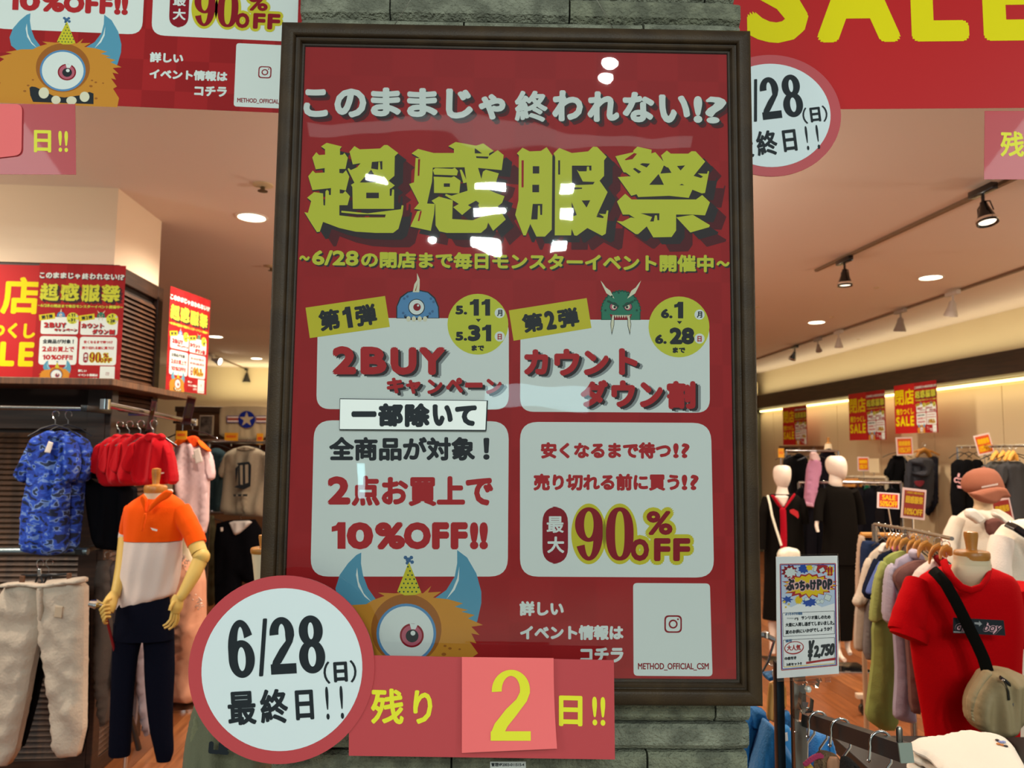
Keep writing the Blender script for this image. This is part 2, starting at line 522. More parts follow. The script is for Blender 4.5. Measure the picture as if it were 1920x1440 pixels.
        def arc(x, y, rx, ry, ix, iy, a0, a1): return E(x, y, rx, ry, a0, a1) + E(x, y, ix, iy, a0, a1)[::-1]
        if ch == '8':
            s.poly(T(E(.5, .265, .46, .265)), m, lay); s.poly(T(E(.5, .71, .5, .29)), m, lay + .1)
            s.poly(T(E(.5, .265, .46 - tx, .265 - ty)), hole, lay + .4); s.poly(T(E(.5, .71, .5 - tx, .29 - ty)), hole, lay + .4)
        elif ch in '69':
            s.poly(T(E(.5, .675, .5, .325)), m, lay); s.poly(T(E(.5, .675, .5 - tx, .325 - ty)), hole, lay + .4)
            s.poly(T(arc(.5, .5, .5, .5, .5 - tx, .5 - ty, 170, 332)), m, lay + .6)
            s.poly(T([(0, .45), (tx, .45), (tx, .68), (0, .68)]), m, lay + .7)
        elif ch == '0':
            s.poly(T(E(.5, .5, .5, .5, pw=.85)), m, lay); s.poly(T(E(.5, .5, .5 - tx, .5 - ty, pw=.85)), hole, lay + .4)
        elif ch == '2':
            s.poly(T(arc(.5, .29, .48, .29, .48 - tx, .29 - ty, 175, 372)), m, lay)
            s.poly(T([(.98, .26), (.98, .33), (.90, .45), (.62, .66), (.42, .80), (.36, 1 - ty * 1.5), (.36, 1), (0, 1), (0, .90), (.10, .76), (.38, .56), (.64, .42), (.98 - tx, .32), (.98 - tx, .26)]), m, lay + .1)
            s.poly(T([(0, 1 - ty * 1.5), (1, 1 - ty * 1.5), (1, 1), (0, 1)]), m, lay + .2)
        return s
    def objs(s, parent):
        for name, label, mb in s.el:
            if mb.f: mb.obj(name, parent, label, smooth=0)
    def merged(s):
        m = MB()
        for _, _, e in s.el:
            n = len(m.v); m.v.extend(e.v); m.f.extend([tuple(i + n for i in f) for f in e.f])
            m.m.extend([m.mi(e.mats[k]) for k in e.m])
        return m
# ------------------------------------------------------------------ the pillar and its framed poster
PR = mat('print_red', (0.40, 0.016, 0.018), 0.5, col2=(0.33, 0.012, 0.014), kind='checker', nscale=13.7)
PW = mat('print_white', (0.74, 0.80, 0.76), 0.5)
PY = mat('print_yellow', (0.60, 0.62, 0.05), 0.5)
PG = mat('print_gold', (0.62, 0.55, 0.03), 0.5)
PK = mat('print_black', (0.02, 0.025, 0.03), 0.5)
PD = mat('print_dark_shadow', (0.035, 0.028, 0.03), 0.5)
PM = mat('print_maroon_shadow', (0.10, 0.014, 0.018), 0.5)
PS = mat('print_grey_shadow', (0.27, 0.30, 0.30), 0.5)
PT = mat('print_text_red', (0.46, 0.022, 0.026), 0.5)
PC = mat('print_crimson', (0.27, 0.008, 0.018), 0.5)
PB = mat('print_blue', (0.10, 0.27, 0.50), 0.5)
PB2 = mat('print_blue_dark', (0.06, 0.15, 0.30), 0.5)
PB3 = mat('print_teal_blue', (0.10, 0.32, 0.46), 0.5)
PN = mat('print_green', (0.03, 0.20, 0.12), 0.5)
PN2 = mat('print_green_dark', (0.012, 0.08, 0.05), 0.5)
PO = mat('print_orange', (0.62, 0.26, 0.03), 0.5)
PO2 = mat('print_orange_brown', (0.36, 0.12, 0.02), 0.5)
PI = mat('print_ivory', (0.75, 0.72, 0.52), 0.5)
PP = mat('print_pink', (0.5, 0.12, 0.17), 0.5)

PYAW = R(0.85)
FP = Plane(960, 680, 1.28, PYAW)
def main_art(pl):
    a = Art(pl)
    def one(x0, y0, x1, y1, m):
        w_, h_ = x1 - x0, y1 - y0
        a.poly([(x0 + w_ * x, y0 + h_ * y) for x, y in ((.45, 0), (1, 0), (1, 1), (.42, 1), (.42, .32), (0, .36), (0, .17), (.3, .12))], m, 3)
    a.begin('lettering', 'white heading lettering with a dark shadow')
    head = [('こ', 569, 167, 615, 220), ('の', 627, 166, 687, 221), ('ま', 695, 164, 752, 219), ('ま', 763, 165, 821, 220), ('じ', 836, 166, 887, 223),
            ('ゃ', 897, 176, 948, 225), ('終', 965, 170, 1027, 229), ('わ', 1035, 169, 1093, 228), ('れ', 1101, 171, 1161, 229), ('な', 1167, 172, 1227, 230),
            ('い', 1235, 177, 1294, 231), ('!', 1300, 180, 1317, 231), ('?', 1322, 181, 1362, 232)]
    for c, x0, y0, x1, y1 in head:
        b = 2.4 if c in '終?' else 3.4
        a.text(c, (x0 + 9, y0 + 9, x1 + 8, y1 + 9), PM, 1, b)
        a.text(c, (x0 + 4, y0 + 4, x1 + 4, y1 + 4), PD, 2, b)
        a.text(c, (x0, y0, x1, y1), PW, 3, b, 10)
    # the spiky headline, drawn stroke by stroke
    K = 220 / 1440
    G = {
        (560, 255): ([[(345,85),(530,130),(508,160),(508,235),(545,230),(562,208),(604,268),(575,405),(500,405),(500,455),(545,460),(582,420),(622,500),(580,670),(505,655),(505,705),(545,705),(572,675),(630,740),(600,850),(500,850),(500,975),(720,1000),(1060,1000),(1070,965),(720,960),(525,940),(525,918),(850,950),(1255,900),(1265,850),(1288,855),(1275,960),(1225,1140),(1160,1190),(950,1190),(700,1175),(500,1130),(300,1055),(260,1175),(225,1180),(160,1080),(70,935),(115,945),(155,800),(105,758),(190,690),(300,705),(305,850),(325,855),(330,680),(350,660),(370,680),(372,725),(395,725),(398,640),(170,665),(118,495),(175,425),(205,455),(320,450),(320,395),(210,410),(168,265),(218,200),(250,235),(325,230),(325,165),(275,130)],
                      [(685,125),(750,165),(1000,155),(1050,112),(1090,112),(1222,210),(1180,250),(1175,490),(1105,550),(1180,608),(1140,640),(1118,650),(1118,735),(1140,735),(1150,655),(1172,660),(1170,895),(665,895),(660,630),(643,600),(685,575),(600,405),(615,395),(640,420),(720,385),(760,335),(665,350),(625,195)]],
                     [[(900,320),(1028,310),(1028,412),(1005,412),(998,320),(980,320),(975,415),(890,400)], [(890,415),(975,550),(1035,550),(1000,572),(750,572)], [(830,697),(985,697),(985,765),(830,765)]], []),
        (755, 255): ([[(190,160),(380,210),(630,210),(630,160),(560,125),(650,75),(900,120),(990,92),(1118,185),(1060,215),(1060,245),(1165,175),(1240,235),(1215,420),(925,393),(1000,640),(1140,700),(1250,740),(1220,820),(1165,865),(1265,1025),(1110,1165),(1000,980),(900,820),(800,690),(760,385),(370,390),(360,560),(300,830),(395,835),(385,960),(345,1165),(95,1112),(180,925),(240,910),(140,895),(200,825),(80,590),(140,570),(160,270),(215,275),(110,215)]],
                     [[(885,150),(975,215),(885,215)], [(900,250),(1055,255),(1045,280),(905,272)], [(800,850),(900,795),(940,825),(925,850),(1000,972)], [(1095,875),(1125,880),(1165,945),(1140,950)], [(1065,665),(1140,600),(1140,690)]],
                     [[(190,285),(215,285),(205,490),(185,490)], [(185,1045),(205,1045),(235,925),(215,920)]]),
        (950, 255): ([[(195,145),(280,190),(420,185),(490,138),(560,240),(553,1150),(470,1235),(365,1235),(290,1080),(235,1220),(205,1220),(105,970),(145,790),(150,240),(125,215)],
                      [(645,148),(800,210),(1000,190),(1060,132),(1110,135),(1228,258),(1195,300),(1195,490),(1140,550),(1238,690),(1100,990),(1130,955),(1215,960),(1228,915),(1248,915),(1215,1200),(1170,1225),(990,1130),(860,1225),(830,1220),(797,1140),(790,1220),(590,1220),(595,260),(575,215)]],
                     [[(320,372),(400,372),(400,462),(320,462)], [(315,600),(398,600),(398,692),(315,692)], [(320,835),(438,835),(435,970),(412,970),(408,855),(385,855),(378,1025),(300,1025)],
                      [(632,300),(655,300),(655,475),(632,475)], [(800,365),(1040,365),(1040,425),(1015,425),(1010,375),(985,378),(980,435),(885,435),(860,415),(935,560),(1080,565),(1060,595),(815,605),(815,630),(925,635),(925,650),(800,660)],
                      [(920,793),(1025,790),(980,880)], [(797,810),(860,970),(797,995)], [(1100,995),(1130,955),(1190,990),(1185,1010)]],
                     [[(182,300),(210,300),(208,632),(182,632)]]),
        (1140, 255): ([[(90,250),(310,200),(310,180),(360,132),(535,170),(530,215),(580,200),(680,315),(650,240),(722,180),(770,218),(985,218),(1025,188),(1075,190),(1192,315),(1050,490),(1100,460),(1215,465),(1225,430),(1240,435),(1190,700),(1150,705),(1035,660),(990,760),(750,735),(370,750),(350,715),(285,735),(120,505),(280,495),(220,450),(190,445)],
                       [(110,805),(210,710),(290,780),(1080,780),(1155,725),(1250,815),(1190,975),(1040,965),(180,965)],
                       [(400,955),(835,955),(835,1160),(780,1240),(555,1245),(475,1110),(370,1205),(340,1205),(105,1045),(180,1050),(280,1000),(330,1010),(260,965)],
                       [(1040,968),(1250,1095),(1240,1120),(1010,1185),(838,1000)]],
                      [[(390,350),(420,335),(515,340),(475,388)], [(305,405),(330,392),(408,440),(375,462)], [(685,362),(720,385),(740,390),(778,452),(642,462)], [(845,370),(945,362),(890,425)], [(620,468),(685,600),(505,600)], [(875,605),(905,588),(935,605)], [(1050,490),(1100,460),(1165,500),(1140,517)], [(400,950),(630,950),(628,1035),(605,1035),(600,975),(575,975),(560,1050),(515,1050),(540,995)]],
                      [[(205,290),(320,210),(355,220),(300,285),(215,300)]]),
    }
    extra = [[(400,395),(610,405),(640,390),(680,430),(665,485),(390,475),(370,420)], [(380,500),(600,510),(630,495),(710,550),(695,705),(385,700),(385,550)], [(700,415),(725,415),(795,570),(745,580)],
             [(985,440),(1020,415),(1180,460),(1145,570),(900,830),(730,970),(620,875),(690,835),(520,730),(530,712),(600,735),(790,675),(960,560)],
             [(355,795),(445,745),(615,790),(608,1020),(860,1035),(1000,980),(1050,1060),(1030,1130),(960,1190),(540,1190),(450,1170),(405,1100),(400,840)]]
    a.begin('lettering', 'large spiky yellow headline lettering with a dark shadow')
    for (ox, oy), (ys, ds, rs) in G.items():
        f = lambda P, dx=0, dy=0: [(ox + x * K + dx, oy + y * K + dy) for x, y in P]
        q = ys + (extra if ox == 755 else [])
        for i, P in enumerate(q):
            e = i * .06
            a.poly(f(P, 31, 27), PM, 0.6 + e); a.poly(f(P, 16, 13), PD, 1.4 + e)
            a.poly(f(P, 0, 2.5), PD, 2.2 + e)
            a.poly(f(P), PY, 3 + e)
        for i, P in enumerate(ds): a.poly(f(P), PD, 4)
        for P in rs: a.poly(f(P), PR, 4)
        if ox == 755: a.poly(f([(505,583),(580,583),(580,625),(505,625)]), PD, 4)
    a.begin('lettering', 'small yellow lettering line under the headline')
    for s, q in [('～', [(561, 479), (581, 479), (581, 489), (561, 489)]), ('6/28', [(585, 469), (673, 470), (672, 499), (585, 497)]),
                 ('の閉店まで毎日モンスターイベント開催中', [(677, 471), (1338, 478), (1338, 511), (677, 502)]), ('～', [(1343, 489), (1368, 489), (1368, 500), (1343, 500)])]:
        a.text(s, [(x + 3, y + 3) for x, y in q], PD, 1, 1.5, 6); a.text(s, q, PY, 2, 1.5, 8)
    # the four white panels
    for q in ([(596, 596), (954, 597), (954, 768), (593, 767)], [(976, 599), (1330, 600), (1331, 774), (975, 772)]):
        a.begin('printed_panel', 'white rounded panel'); a.rrect(q, 26, PW, 1)
    for q in ([(589, 788), (954, 790), (952, 1081), (582, 1081)], [(975, 791), (1333, 793), (1339, 1083), (975, 1081)]):
        a.begin('printed_panel', 'white rounded panel'); a.rrect(q, 34, PW, 1)
    a.begin('printed_monster', 'small blue one-eyed monster with a twisted horn')
    a.poly([(743, 597), (743, 575), (750, 557), (764, 547), (783, 543), (803, 547), (816, 558), (823, 575), (824, 597)], PK, 1.5)
    a.poly([(745, 596), (745, 575), (752, 559), (765, 549), (783, 545), (802, 549), (814, 560), (821, 576), (822, 596)], PB, 2)
    a.poly([(774, 548), (777, 533), (782, 525), (782, 512), (787, 524), (787, 535), (786, 548)], PI, 2.5)
    a.poly([(778, 545), (784, 528), (783, 532), (780, 546)], PO2, 3)
    a.disc(781, 576, 15.5, PK, 3); a.disc(781, 576, 14, PW, 3.5); a.disc(782, 576, 7, PC, 4); a.disc(784, 573, 2, PW, 4.5)
    for x, y in ((758, 560), (764, 556), (808, 560), (813, 566), (756, 587), (760, 592), (806, 588), (811, 584)): a.disc(x, y, 2.6, PB2, 3, n=8)
    a.poly([(757, 592), (770, 596), (790, 597), (804, 591), (803, 596), (790, 600), (770, 600), (759, 597)], PK, 3)
    for x in (766, 776, 787, 797): a.disc(x, 598, 4, PI, 3.5, ry=5, n=14)
    a.begin('printed_monster', 'small green monster with two horns and long tusks')
    gm = []
    for k in range(41):
        t = k / 40; an = math.pi * (1 + t); r = 1 + (0.05 if k % 2 else 0)
        gm.append((1164 + 37 * r * math.cos(an), 585 + 40 * r * math.sin(an)))
    a.poly([(1127, 600)] + gm + [(1201, 600)], PN2, 1.5)
    a.poly([(1129, 599)] + [(1164 + (x - 1164) * .95, 586 + (y - 585) * .95) for x, y in gm] + [(1199, 600)], PN, 2)
    for sx in (-1, 1):
        h = [(18, 0), (27, -6), (34, -20), (38, -30), (33, -24), (28, -17), (20, -11), (12, 4)]
        a.poly([(1164 + sx * x, 556 + y) for x, y in h], PI, 2.5)
        a.disc(1164 + sx * 13.5, 575, 8, PK, 3, n=20); a.disc(1164 + sx * 13.5, 575, 6.8, PP, 3.4, n=20); a.disc(1164 + sx * 12.5, 575.5, 4.4, PI, 3.8, n=16); a.disc(1164 + sx * 11.5, 576, 2.4, PK, 4.2, n=12)
        a.poly([(1164 + sx * 3, 573), (1164 + sx * 23, 563), (1164 + sx * 24, 567), (1164 + sx * 4, 577)], PN2, 4.6)
        a.poly([(1164 + sx * 12, 592), (1164 + sx * 17, 592), (1164 + sx * 19.5, 608), (1164 + sx * 17, 629), (1164 + sx * 12.5, 610)], PK, 3)
        a.poly([(1164 + sx * 13, 592), (1164 + sx * 16, 592), (1164 + sx * 18.5, 608), (1164 + sx * 17, 624), (1164 + sx * 13.5, 610)], PI, 3.4)
    a.poly([(1143, 589), (1164, 593), (1185, 589), (1181, 600), (1147, 600)], PC, 2.6)
    for k in range(8):
        a.poly([(1148 + k * 4.3, 591), (1152 + k * 4.3, 591), (1150 + k * 4.3, 597)], PI, 3)
    for x, y in ((1140, 565), (1147, 556), (1160, 549), (1178, 553), (1190, 563), (1135, 582), (1194, 582)): a.disc(x, y, 2.2, PN2, 3, n=8)
    # tags, dates
    for tq, s, q in (([(573, 577), (722, 555), (731, 613), (581, 634)], '第1弾', [(595, 583), (703, 568), (709, 608), (601, 622)]),
                     ([(954, 582), (1100, 559), (1109, 615), (963, 639)], '第2弾', [(976, 590), (1082, 575), (1088, 611), (983, 625)])):
        a.begin('printed_tag', 'tilted yellow tag'); a.poly(tq, PG, 2.2); 
        qi = lambda u0, u1, q=q: [((q[0][0] * (1 - u0) + q[1][0] * u0), (q[0][1] * (1 - u0) + q[1][1] * u0)), ((q[0][0] * (1 - u1) + q[1][0] * u1), (q[0][1] * (1 - u1) + q[1][1] * u1)), ((q[3][0] * (1 - u1) + q[2][0] * u1), (q[3][1] * (1 - u1) + q[2][1] * u1)), ((q[3][0] * (1 - u0) + q[2][0] * u0), (q[3][1] * (1 - u0) + q[2][1] * u0))]
        a.text('第', qi(0, .37), PK, 3, 1.9, 8); a.text('弾', qi(.63, 1), PK, 3, 1.9, 8)
        if s == '第1弾':
            c4 = qi(.42, .57); bl = lambda u, v: tuple((c4[0][k] * (1 - u) + c4[1][k] * u) * (1 - v) + (c4[3][k] * (1 - u) + c4[2][k] * u) * v for k in (0, 1))
            a.poly([bl(u, v) for u, v in ((.4, 0), (1, 0), (1, 1), (.4, 1), (.4, .34), (0, .38), (0, .18), (.3, .12))], PK, 3)
        else: a.text('2', qi(.40, .59), PK, 3, 2.4, 8)
    for cx, cy, (a1, q1), (a2, q2), t1, t2, ex in (
            (896, 608, ('5.', (854, 573, 876, 590)), ('', (881, 561, 919, 592)), ('3', (877, 609, 901, 640)), (854, 622, 876, 639), 0),
            (1273, 613, ('6.', (1239, 579, 1261, 597)), ('', (0,0,1,1)), ('28', (1255, 614, 1302, 646)), (1228, 627, 1250, 645), 0)):
        a.begin('date_circle', 'yellow printed date circle')
        a.disc(cx, cy, 57, PY, 2.2)
        a.text(a1, q1, PK, 3, 1.5)
        if a2: a.text(a2, q2, PK, 3, 2.6)
        for o1 in ([(881, 561, 898, 592), (903, 561, 919, 592)] if cx < 1000 else [(1264, 566, 1281, 597)]) + ([(904, 609, 921, 640)] if cx < 1000 else []): one(*o1, PK)
        if t1[0]: a.text(t1[0], t1[1], PK, 3, 2.6)
        a.text(a1, t2, PK, 3, 1.5)
        a.text('まで', (cx - 12, 647 if cx < 1000 else 651, cx + 12, 658 if cx < 1000 else 662), PK, 3, .9, 6)
        a.poly([(cx - 4, 598 if cx < 1000 else 602), (cx + 6, 598 if cx < 1000 else 602), (cx + 1, 604 if cx < 1000 else 608)], PK, 3)
        dx = 41 if cx < 1000 else 38.5
        ey = 587 if cx < 1000 else 590
        a.disc(cx + dx, ey, 9.5, PW, 3, n=24); a.text('月', (cx + dx - 5, ey - 6, cx + dx + 5, ey + 6), PK, 4, .5, 6)
        ey = 631 if cx < 1000 else 635
        a.disc(cx + dx, ey, 9.5, PW, 3, n=24); a.text('日', (cx + dx - 4, ey - 5, cx + dx + 4, ey + 6), PT, 4, .5, 6)
    a.begin('lettering', 'red campaign lettering with a grey shadow')
    def sh(s, q, b):
        x0, y0, x1, y1 = q
        a.text(s, (x0 + 10, y0 + 6, x1 + 10, y1 + 6), PS, 2, b, 6); a.text(s, (x0 + 5, y0 + 4, x1 + 5, y1 + 4), PB2 if False else PD, 2.6, b, 6); a.text(s, q, PT, 3.4, b, 8)
    for s, q in (('2', (623, 649, 668, 702)), ('B', (676, 650, 725, 702)), ('U', (732, 651, 781, 703)), ('Y', (785, 651, 835, 703))): sh(s, q, 4.0)
    for s, q in (('キ', (725, 708, 757, 738)), ('ャ', (761, 712, 789, 739)), ('ン', (801, 711, 830, 739)), ('ペ', (836, 708, 868, 737)), ('ー', (872, 717, 905, 727)), ('ン', (911, 710, 941, 739))): sh(s, q, 2.0)
    for s, q in (('カ', (982, 655, 1028, 703)), ('ウ', (1039, 654, 1087, 705)), ('ン', (1094, 657, 1142, 704)), ('ト', (1160, 653, 1196, 703)),
                 ('ダ', (1088, 712, 1140, 764)), ('ウ', (1146, 713, 1191, 764)), ('ン', (1199, 716, 1243, 764)), ('割', (1250, 714, 1304, 767))): sh(s, q, 3.2)
    a.begin('lettering', 'black lettering in the white panel'); a.text('全商品が対象', (617, 819, 891, 864), PK, 3, 2.0); a.text('！', (906, 821, 918, 862), PK, 3, 2.0)
    a.begin('lettering', 'red discount lettering in the left panel')
    a.text('2', (614, 893, 657, 946), PT, 3, 3.6); a.text('点お買上', (659, 892, 872, 949), PT, 3, 2.6); a.text('で', (873, 896, 925, 948), PT, 3, 2.8)
    one(622, 979, 648, 1029, PT)
    for s, q in (('0', (650, 979, 700, 1030)), ('%', (703, 979, 760, 1030)), ('O', (757, 979, 808, 1030)), ('F', (810, 979, 842, 1030)), ('F', (845, 979, 877, 1030)), ('!!', (881, 979, 915, 1030))):
        a.text(s, q, PT, 3, 4.0, 10)
    a.begin('lettering', 'red question lettering in the right panel')
    a.text('安くなるまで待つ', (1014, 829, 1258, 860), PT, 3, 1.7); a.text('!?', (1262, 831, 1293, 859), PT, 3, 1.9)
    a.text('売り切れる前に買う', (1000, 888, 1274, 920), PT, 3, 1.7); a.text('!?', (1278, 890, 1310, 919), PT, 3, 1.9)
    a.begin('printed_badge', 'crimson pill with two white characters')
    a.rrect([(1017, 950), (1065, 950), (1065, 1057), (1017, 1057)], 30, PC, 2); a.text('最', (1025, 968, 1057, 999), PW, 3, .8); a.text('大', (1026, 1006, 1058, 1037), PW, 3, 1)
    a.begin('lettering', 'crimson percentage lettering outlined in yellow')
    for s, q, b in (('%', (1212, 958, 1261, 1003), 2.2), ('O', (1182, 1010, 1217, 1052), 2.8), ('F', (1226, 1009, 1257, 1052), 2.8), ('F', (1262, 1009, 1294, 1052), 2.8)):
        x0, y0, x1, y1 = q
        a.text(s, (x0 - 7, y0 - 7, x1 + 7, y1 + 7), PG, 2, b + 7, 16); a.text(s, (x0 - 4, y0 - 4, x1 + 4, y1 + 4), PG, 2.2, b + 3.5, 10); a.text(s, q, PC, 3.4, b, 12)
    for ch, (x0, y0, x1, y1) in (('9', (1078, 951, 1130, 1051)), ('0', (1136, 951, 1188, 1051))):
        cx_, cy_ = (x0 + x1) / 2, (y0 + y1) / 2
        a.disc(cx_, cy_, (x1 - x0) / 2 + 7, PG, 2.1, ry=(y1 - y0) / 2 + 7); a.digit(ch, (x0, y0, x1, y1), PC, PG, 3.6, tx=.33, ty=.075)
    a.begin('lettering', 'small white lettering at the lower edge')
    a.text('詳しい', (974, 1127, 1057, 1155), PW, 2, 1.5); a.text('イベント情報は', (975, 1172, 1169, 1200), PW, 2, 1.5); a.text('コチラ', (1088, 1214, 1169, 1242), PW, 2, 1.5)
    a.begin('printed_card', 'small white printed card with an account name')
    a.rrect([(1187, 1093), (1331, 1094), (1336, 1268), (1188, 1267)], 8, PW, 1)
    a.text('METHOD_OFFICIAL_CSM', (1196, 1243, 1329, 1257), PC, 2, .4, 6)
    ring = lambda r, R2, mm, l: a.rrect([(1262 - r, 1170 - r), (1262 + r, 1170 - r), (1262 + r, 1170 + r), (1262 - r, 1170 + r)], R2, mm, l)
    ring(16.5, 9, PC, 2); ring(13.5, 7, PW, 2.6); a.disc(1262, 1170, 8.5, PC, 3.2, n=24); a.disc(1262, 1170, 5.5, PW, 3.8, n=24); a.disc(1271, 1161, 1.8, PC, 3.2, n=10)
    # the orange monster with a party hat
    a.begin('printed_monster', 'large orange one-eyed monster with blue horns and a party hat')
    Z = lambda P: [(340 + x / 3.2, 1000 + y / 3.2) for x, y in P]
    a.poly(Z([(1080,115),(1050,130),(1000,180),(950,250),(925,330),(940,400),(1000,450),(1060,470),(1170,400),(1120,330),(1090,250),(1078,180)]), PB3, 1.6)
    a.poly(Z([(1655,100),(1715,145),(1770,240),(1800,350),(1800,420),(1775,530),(1700,560),(1620,470),(1520,390),(1590,340),(1640,260),(1655,180)]), PB3, 1.6)
    a.poly(Z([(1055,205),(1065,290),(1095,360),(1140,410),(1100,380),(1062,320),(1048,250)]), PW, 2)
    a.poly(Z([(1668,200),(1665,280),(1640,340),(1590,395),(1630,330),(1655,270)]), PW, 2)
    body = [(860,900),(840,800),(870,720),(820,760),(850,660),(800,690),(860,590),(790,600),(890,520),(850,500),(950,470),(900,460),(1020,430),(1110,425),(1150,400),(1220,375),(1180,355),(1280,360),(1330,355),(1350,340),(1400,350),(1450,360),(1500,315),(1480,355),(1560,350),(1510,385),(1600,395),(1690,420),(1640,440),(1720,460),(1680,470),(1760,490),(1720,510),(1810,550),(1740,560),(1790,610),(1740,600),(1770,660),(1730,650),(1780,720),(1750,740),(1800,820),(1770,830),(1800,900),(1790,980)]
    a.poly(Z([(1790, 900), (860, 900)] + body[1:-3]), PO, 2.4)
    a.disc(340 + 1350 / 3.2, 1000 + 575 / 3.2, 66, PO2, 3)
    a.disc(340 + 1350 / 3.2, 1000 + 600 / 3.2, 56, PB, 3.4); a.disc(340 + 1350 / 3.2, 1000 + 600 / 3.2, 51, PW, 3.8)
    a.disc(340 + 1383 / 3.2, 1000 + 612 / 3.2, 22.5, PC, 4.2); a.disc(340 + 1383 / 3.2, 1000 + 612 / 3.2, 19, PP, 4.6); a.disc(340 + 1385 / 3.2, 1000 + 615 / 3.2, 12, PK, 5)
    a.disc(340 + 1390 / 3.2, 1000 + 598 / 3.2, 4.5, PW, 5.4); a.poly(Z([(1370,540),(1420,545),(1405,575),(1380,575)]), PW, 5.4)
    a.poly(Z([(1365,170),(1295,350),(1340,372),(1400,370),(1440,355)]), PG, 3.2)
    for k in range(7):
        for j in range(6):
            x = 1310 + j * 25 + (12 if k % 2 else 0); y = 200 + k * 25
            if abs(x - 1368) < (y - 175) * .38: a.disc(340 + x / 3.2, 1000 + y / 3.2, 1.7, PN2, 3.8, n=8)
    for x, y, r in ((1362, 160, 5), (1345, 145, 3.5), (1380, 145, 3.5), (1385, 172, 3.5), (1355, 178, 3)): a.disc(340 + x / 3.2, 1000 + y / 3.2, r, PB2, 4, n=9)
    for x, y, r in ((1582, 675, 3), (1612, 690, 3.4), (1575, 725, 4.5), (1670, 695, 2.5), (1540, 810, 3), (1620, 830, 4), (1120, 690, 3), (1085, 740, 3.5), (1060, 790, 4)): a.disc(340 + x / 3.2, 1000 + y / 3.2, r, PO2, 3.4, n=10, ry=r * .7)
    mo = lambda P: [(766 + (x - 118) / .79, 1188 + (y - 133) / .79) for x, y in P]
    a.poly(mo([(52,172),(56,169),(64,170),(80,178),(100,188),(120,190),(150,184),(168,176),(176,179),(177,202),(60,202),(54,188)]), PK, 3.6)
    for x, y, rx, ry in ((80, 182, 10, 12), (104, 196, 9, 9), (134, 196, 10, 9), (159, 187, 9.5, 11)): a.disc(*mo([(x, y)])[0], rx / .79, PI, 4, ry=ry / .79, n=20)
    return a
ART = main_art(FP)

FRAME = thing('poster_frame', 'large dark brown wooden poster frame hanging on the stone pillar', 'picture frame', M=FP.M)
wood = mat('frame_wood', '#3e2e1c', 0.5, col2='#332517', nscale=6, kind='noise', stretch=(3, 3, 3), bump=0.12, bscale=120, spec=0.25)
u0, u1, w0, w1 = -0.4165, 0.4225, FP.uv(960, 1320).z, FP.uv(960, 53).z
# moulding profile: (distance in from the outer edge, depth towards the viewer)
prof = [(0, -0.035), (0, 0.004), (0.002, 0.009), (0.006, 0.012), (0.014, 0.014), (0.022, 0.0135), (0.026, 0.011), (0.027, 0.006), (0.030, 0.0055), (0.031, 0.009), (0.035, 0.010), (0.037, 0.007), (0.038, 0.0035), (0.041, 0.003), (0.043, -0.002), (0.043, -0.035)]
def rail(a, b, ia, ib):
    """one mitred side from corner a to corner b; ia, ib point inwards"""
    mb = MB(); rings = []
    for c, i in ((a, ia), (b, ib)):
        rings.append([(c[0] + i[0] * d, -h, c[1] + i[1] * d) for d, h in prof])
    n = len(prof); fs = [(j, (j + 1) % n, n + (j + 1) % n, n + j) for j in range(n)] + [tuple(range(n))[::-1], tuple(range(n, 2 * n))]
    return mb.add(rings[0] + rings[1], fs, wood)
C = [(u0, w1), (u1, w1), (u1, w0), (u0, w0)]; I = [(1, -1), (-1, -1), (-1, 1), (1, 1)]
for k in range(4):
    o = rail(C[k], C[(k + 1) % 4], I[k], I[(k + 1) % 4]).obj('frame_side', FRAME, smooth=50)
    bm = bmesh.new(); bm.from_mesh(o.data); bmesh.ops.recalc_face_normals(bm, faces=bm.faces); bm.to_mesh(o.data); bm.free()
sx0, sx1, sz0, sz1 = u0 + 0.036, u1 - 0.036, w0 + 0.036, w1 - 0.036
sheet = MB().box(sx0, sx1, 0.0, 0.0015, sz0, sz1, PR).obj('poster_sheet', FRAME, 'red poster sheet printed with white panels and yellow headline', smooth=0)
ART.objs(sheet)
MB().box(sx0, sx1, 0.002, 0.02, sz0, sz1, mat('backing', '#4a3a2a', 0.9)).obj('back_board', FRAME, smooth=0)
# clear cover sheet, slightly buckled
g = MB(); nx, nz = 2, 2
g.box(sx0, sx1, -0.0045, -0.003, sz0, sz1, clear('cover_acrylic', '#fefefe', 1.33, 0.015, 0.0035, 3.4))
g.obj('cover_sheet', FRAME, 'clear glossy cover sheet', smooth=0)
# sticker on the cover
st = Art(FP, 0.0052)
st.begin('sticker', 'white paper strip with black lettering')
st.poly([(637, 747), (915, 751), (912, 808), (636, 806)], PK, 0)
st.poly([(638, 748.5), (912.5, 752), (910, 806), (637, 804.5)], mat('sticker_paper', (0.80, 0.84, 0.81), 0.6), 1)
for s, q in (('一', (659, 771, 706, 782)), ('部', (709, 756, 756, 800)), ('除', (759, 756, 806, 801)), ('い', (811, 758, 849, 799)), ('て', (853, 760, 894, 799))): st.text(s, q, PK, 2, 3.0, 10)
stk = MB(); stk.v = st.el[0][2].v; stk.f = st.el[0][2].f; stk.m = st.el[0][2].m; stk.mats = st.el[0][2].mats
stk.obj('sticker', FRAME, 'white paper sticker with black lettering on the cover', smooth=0)
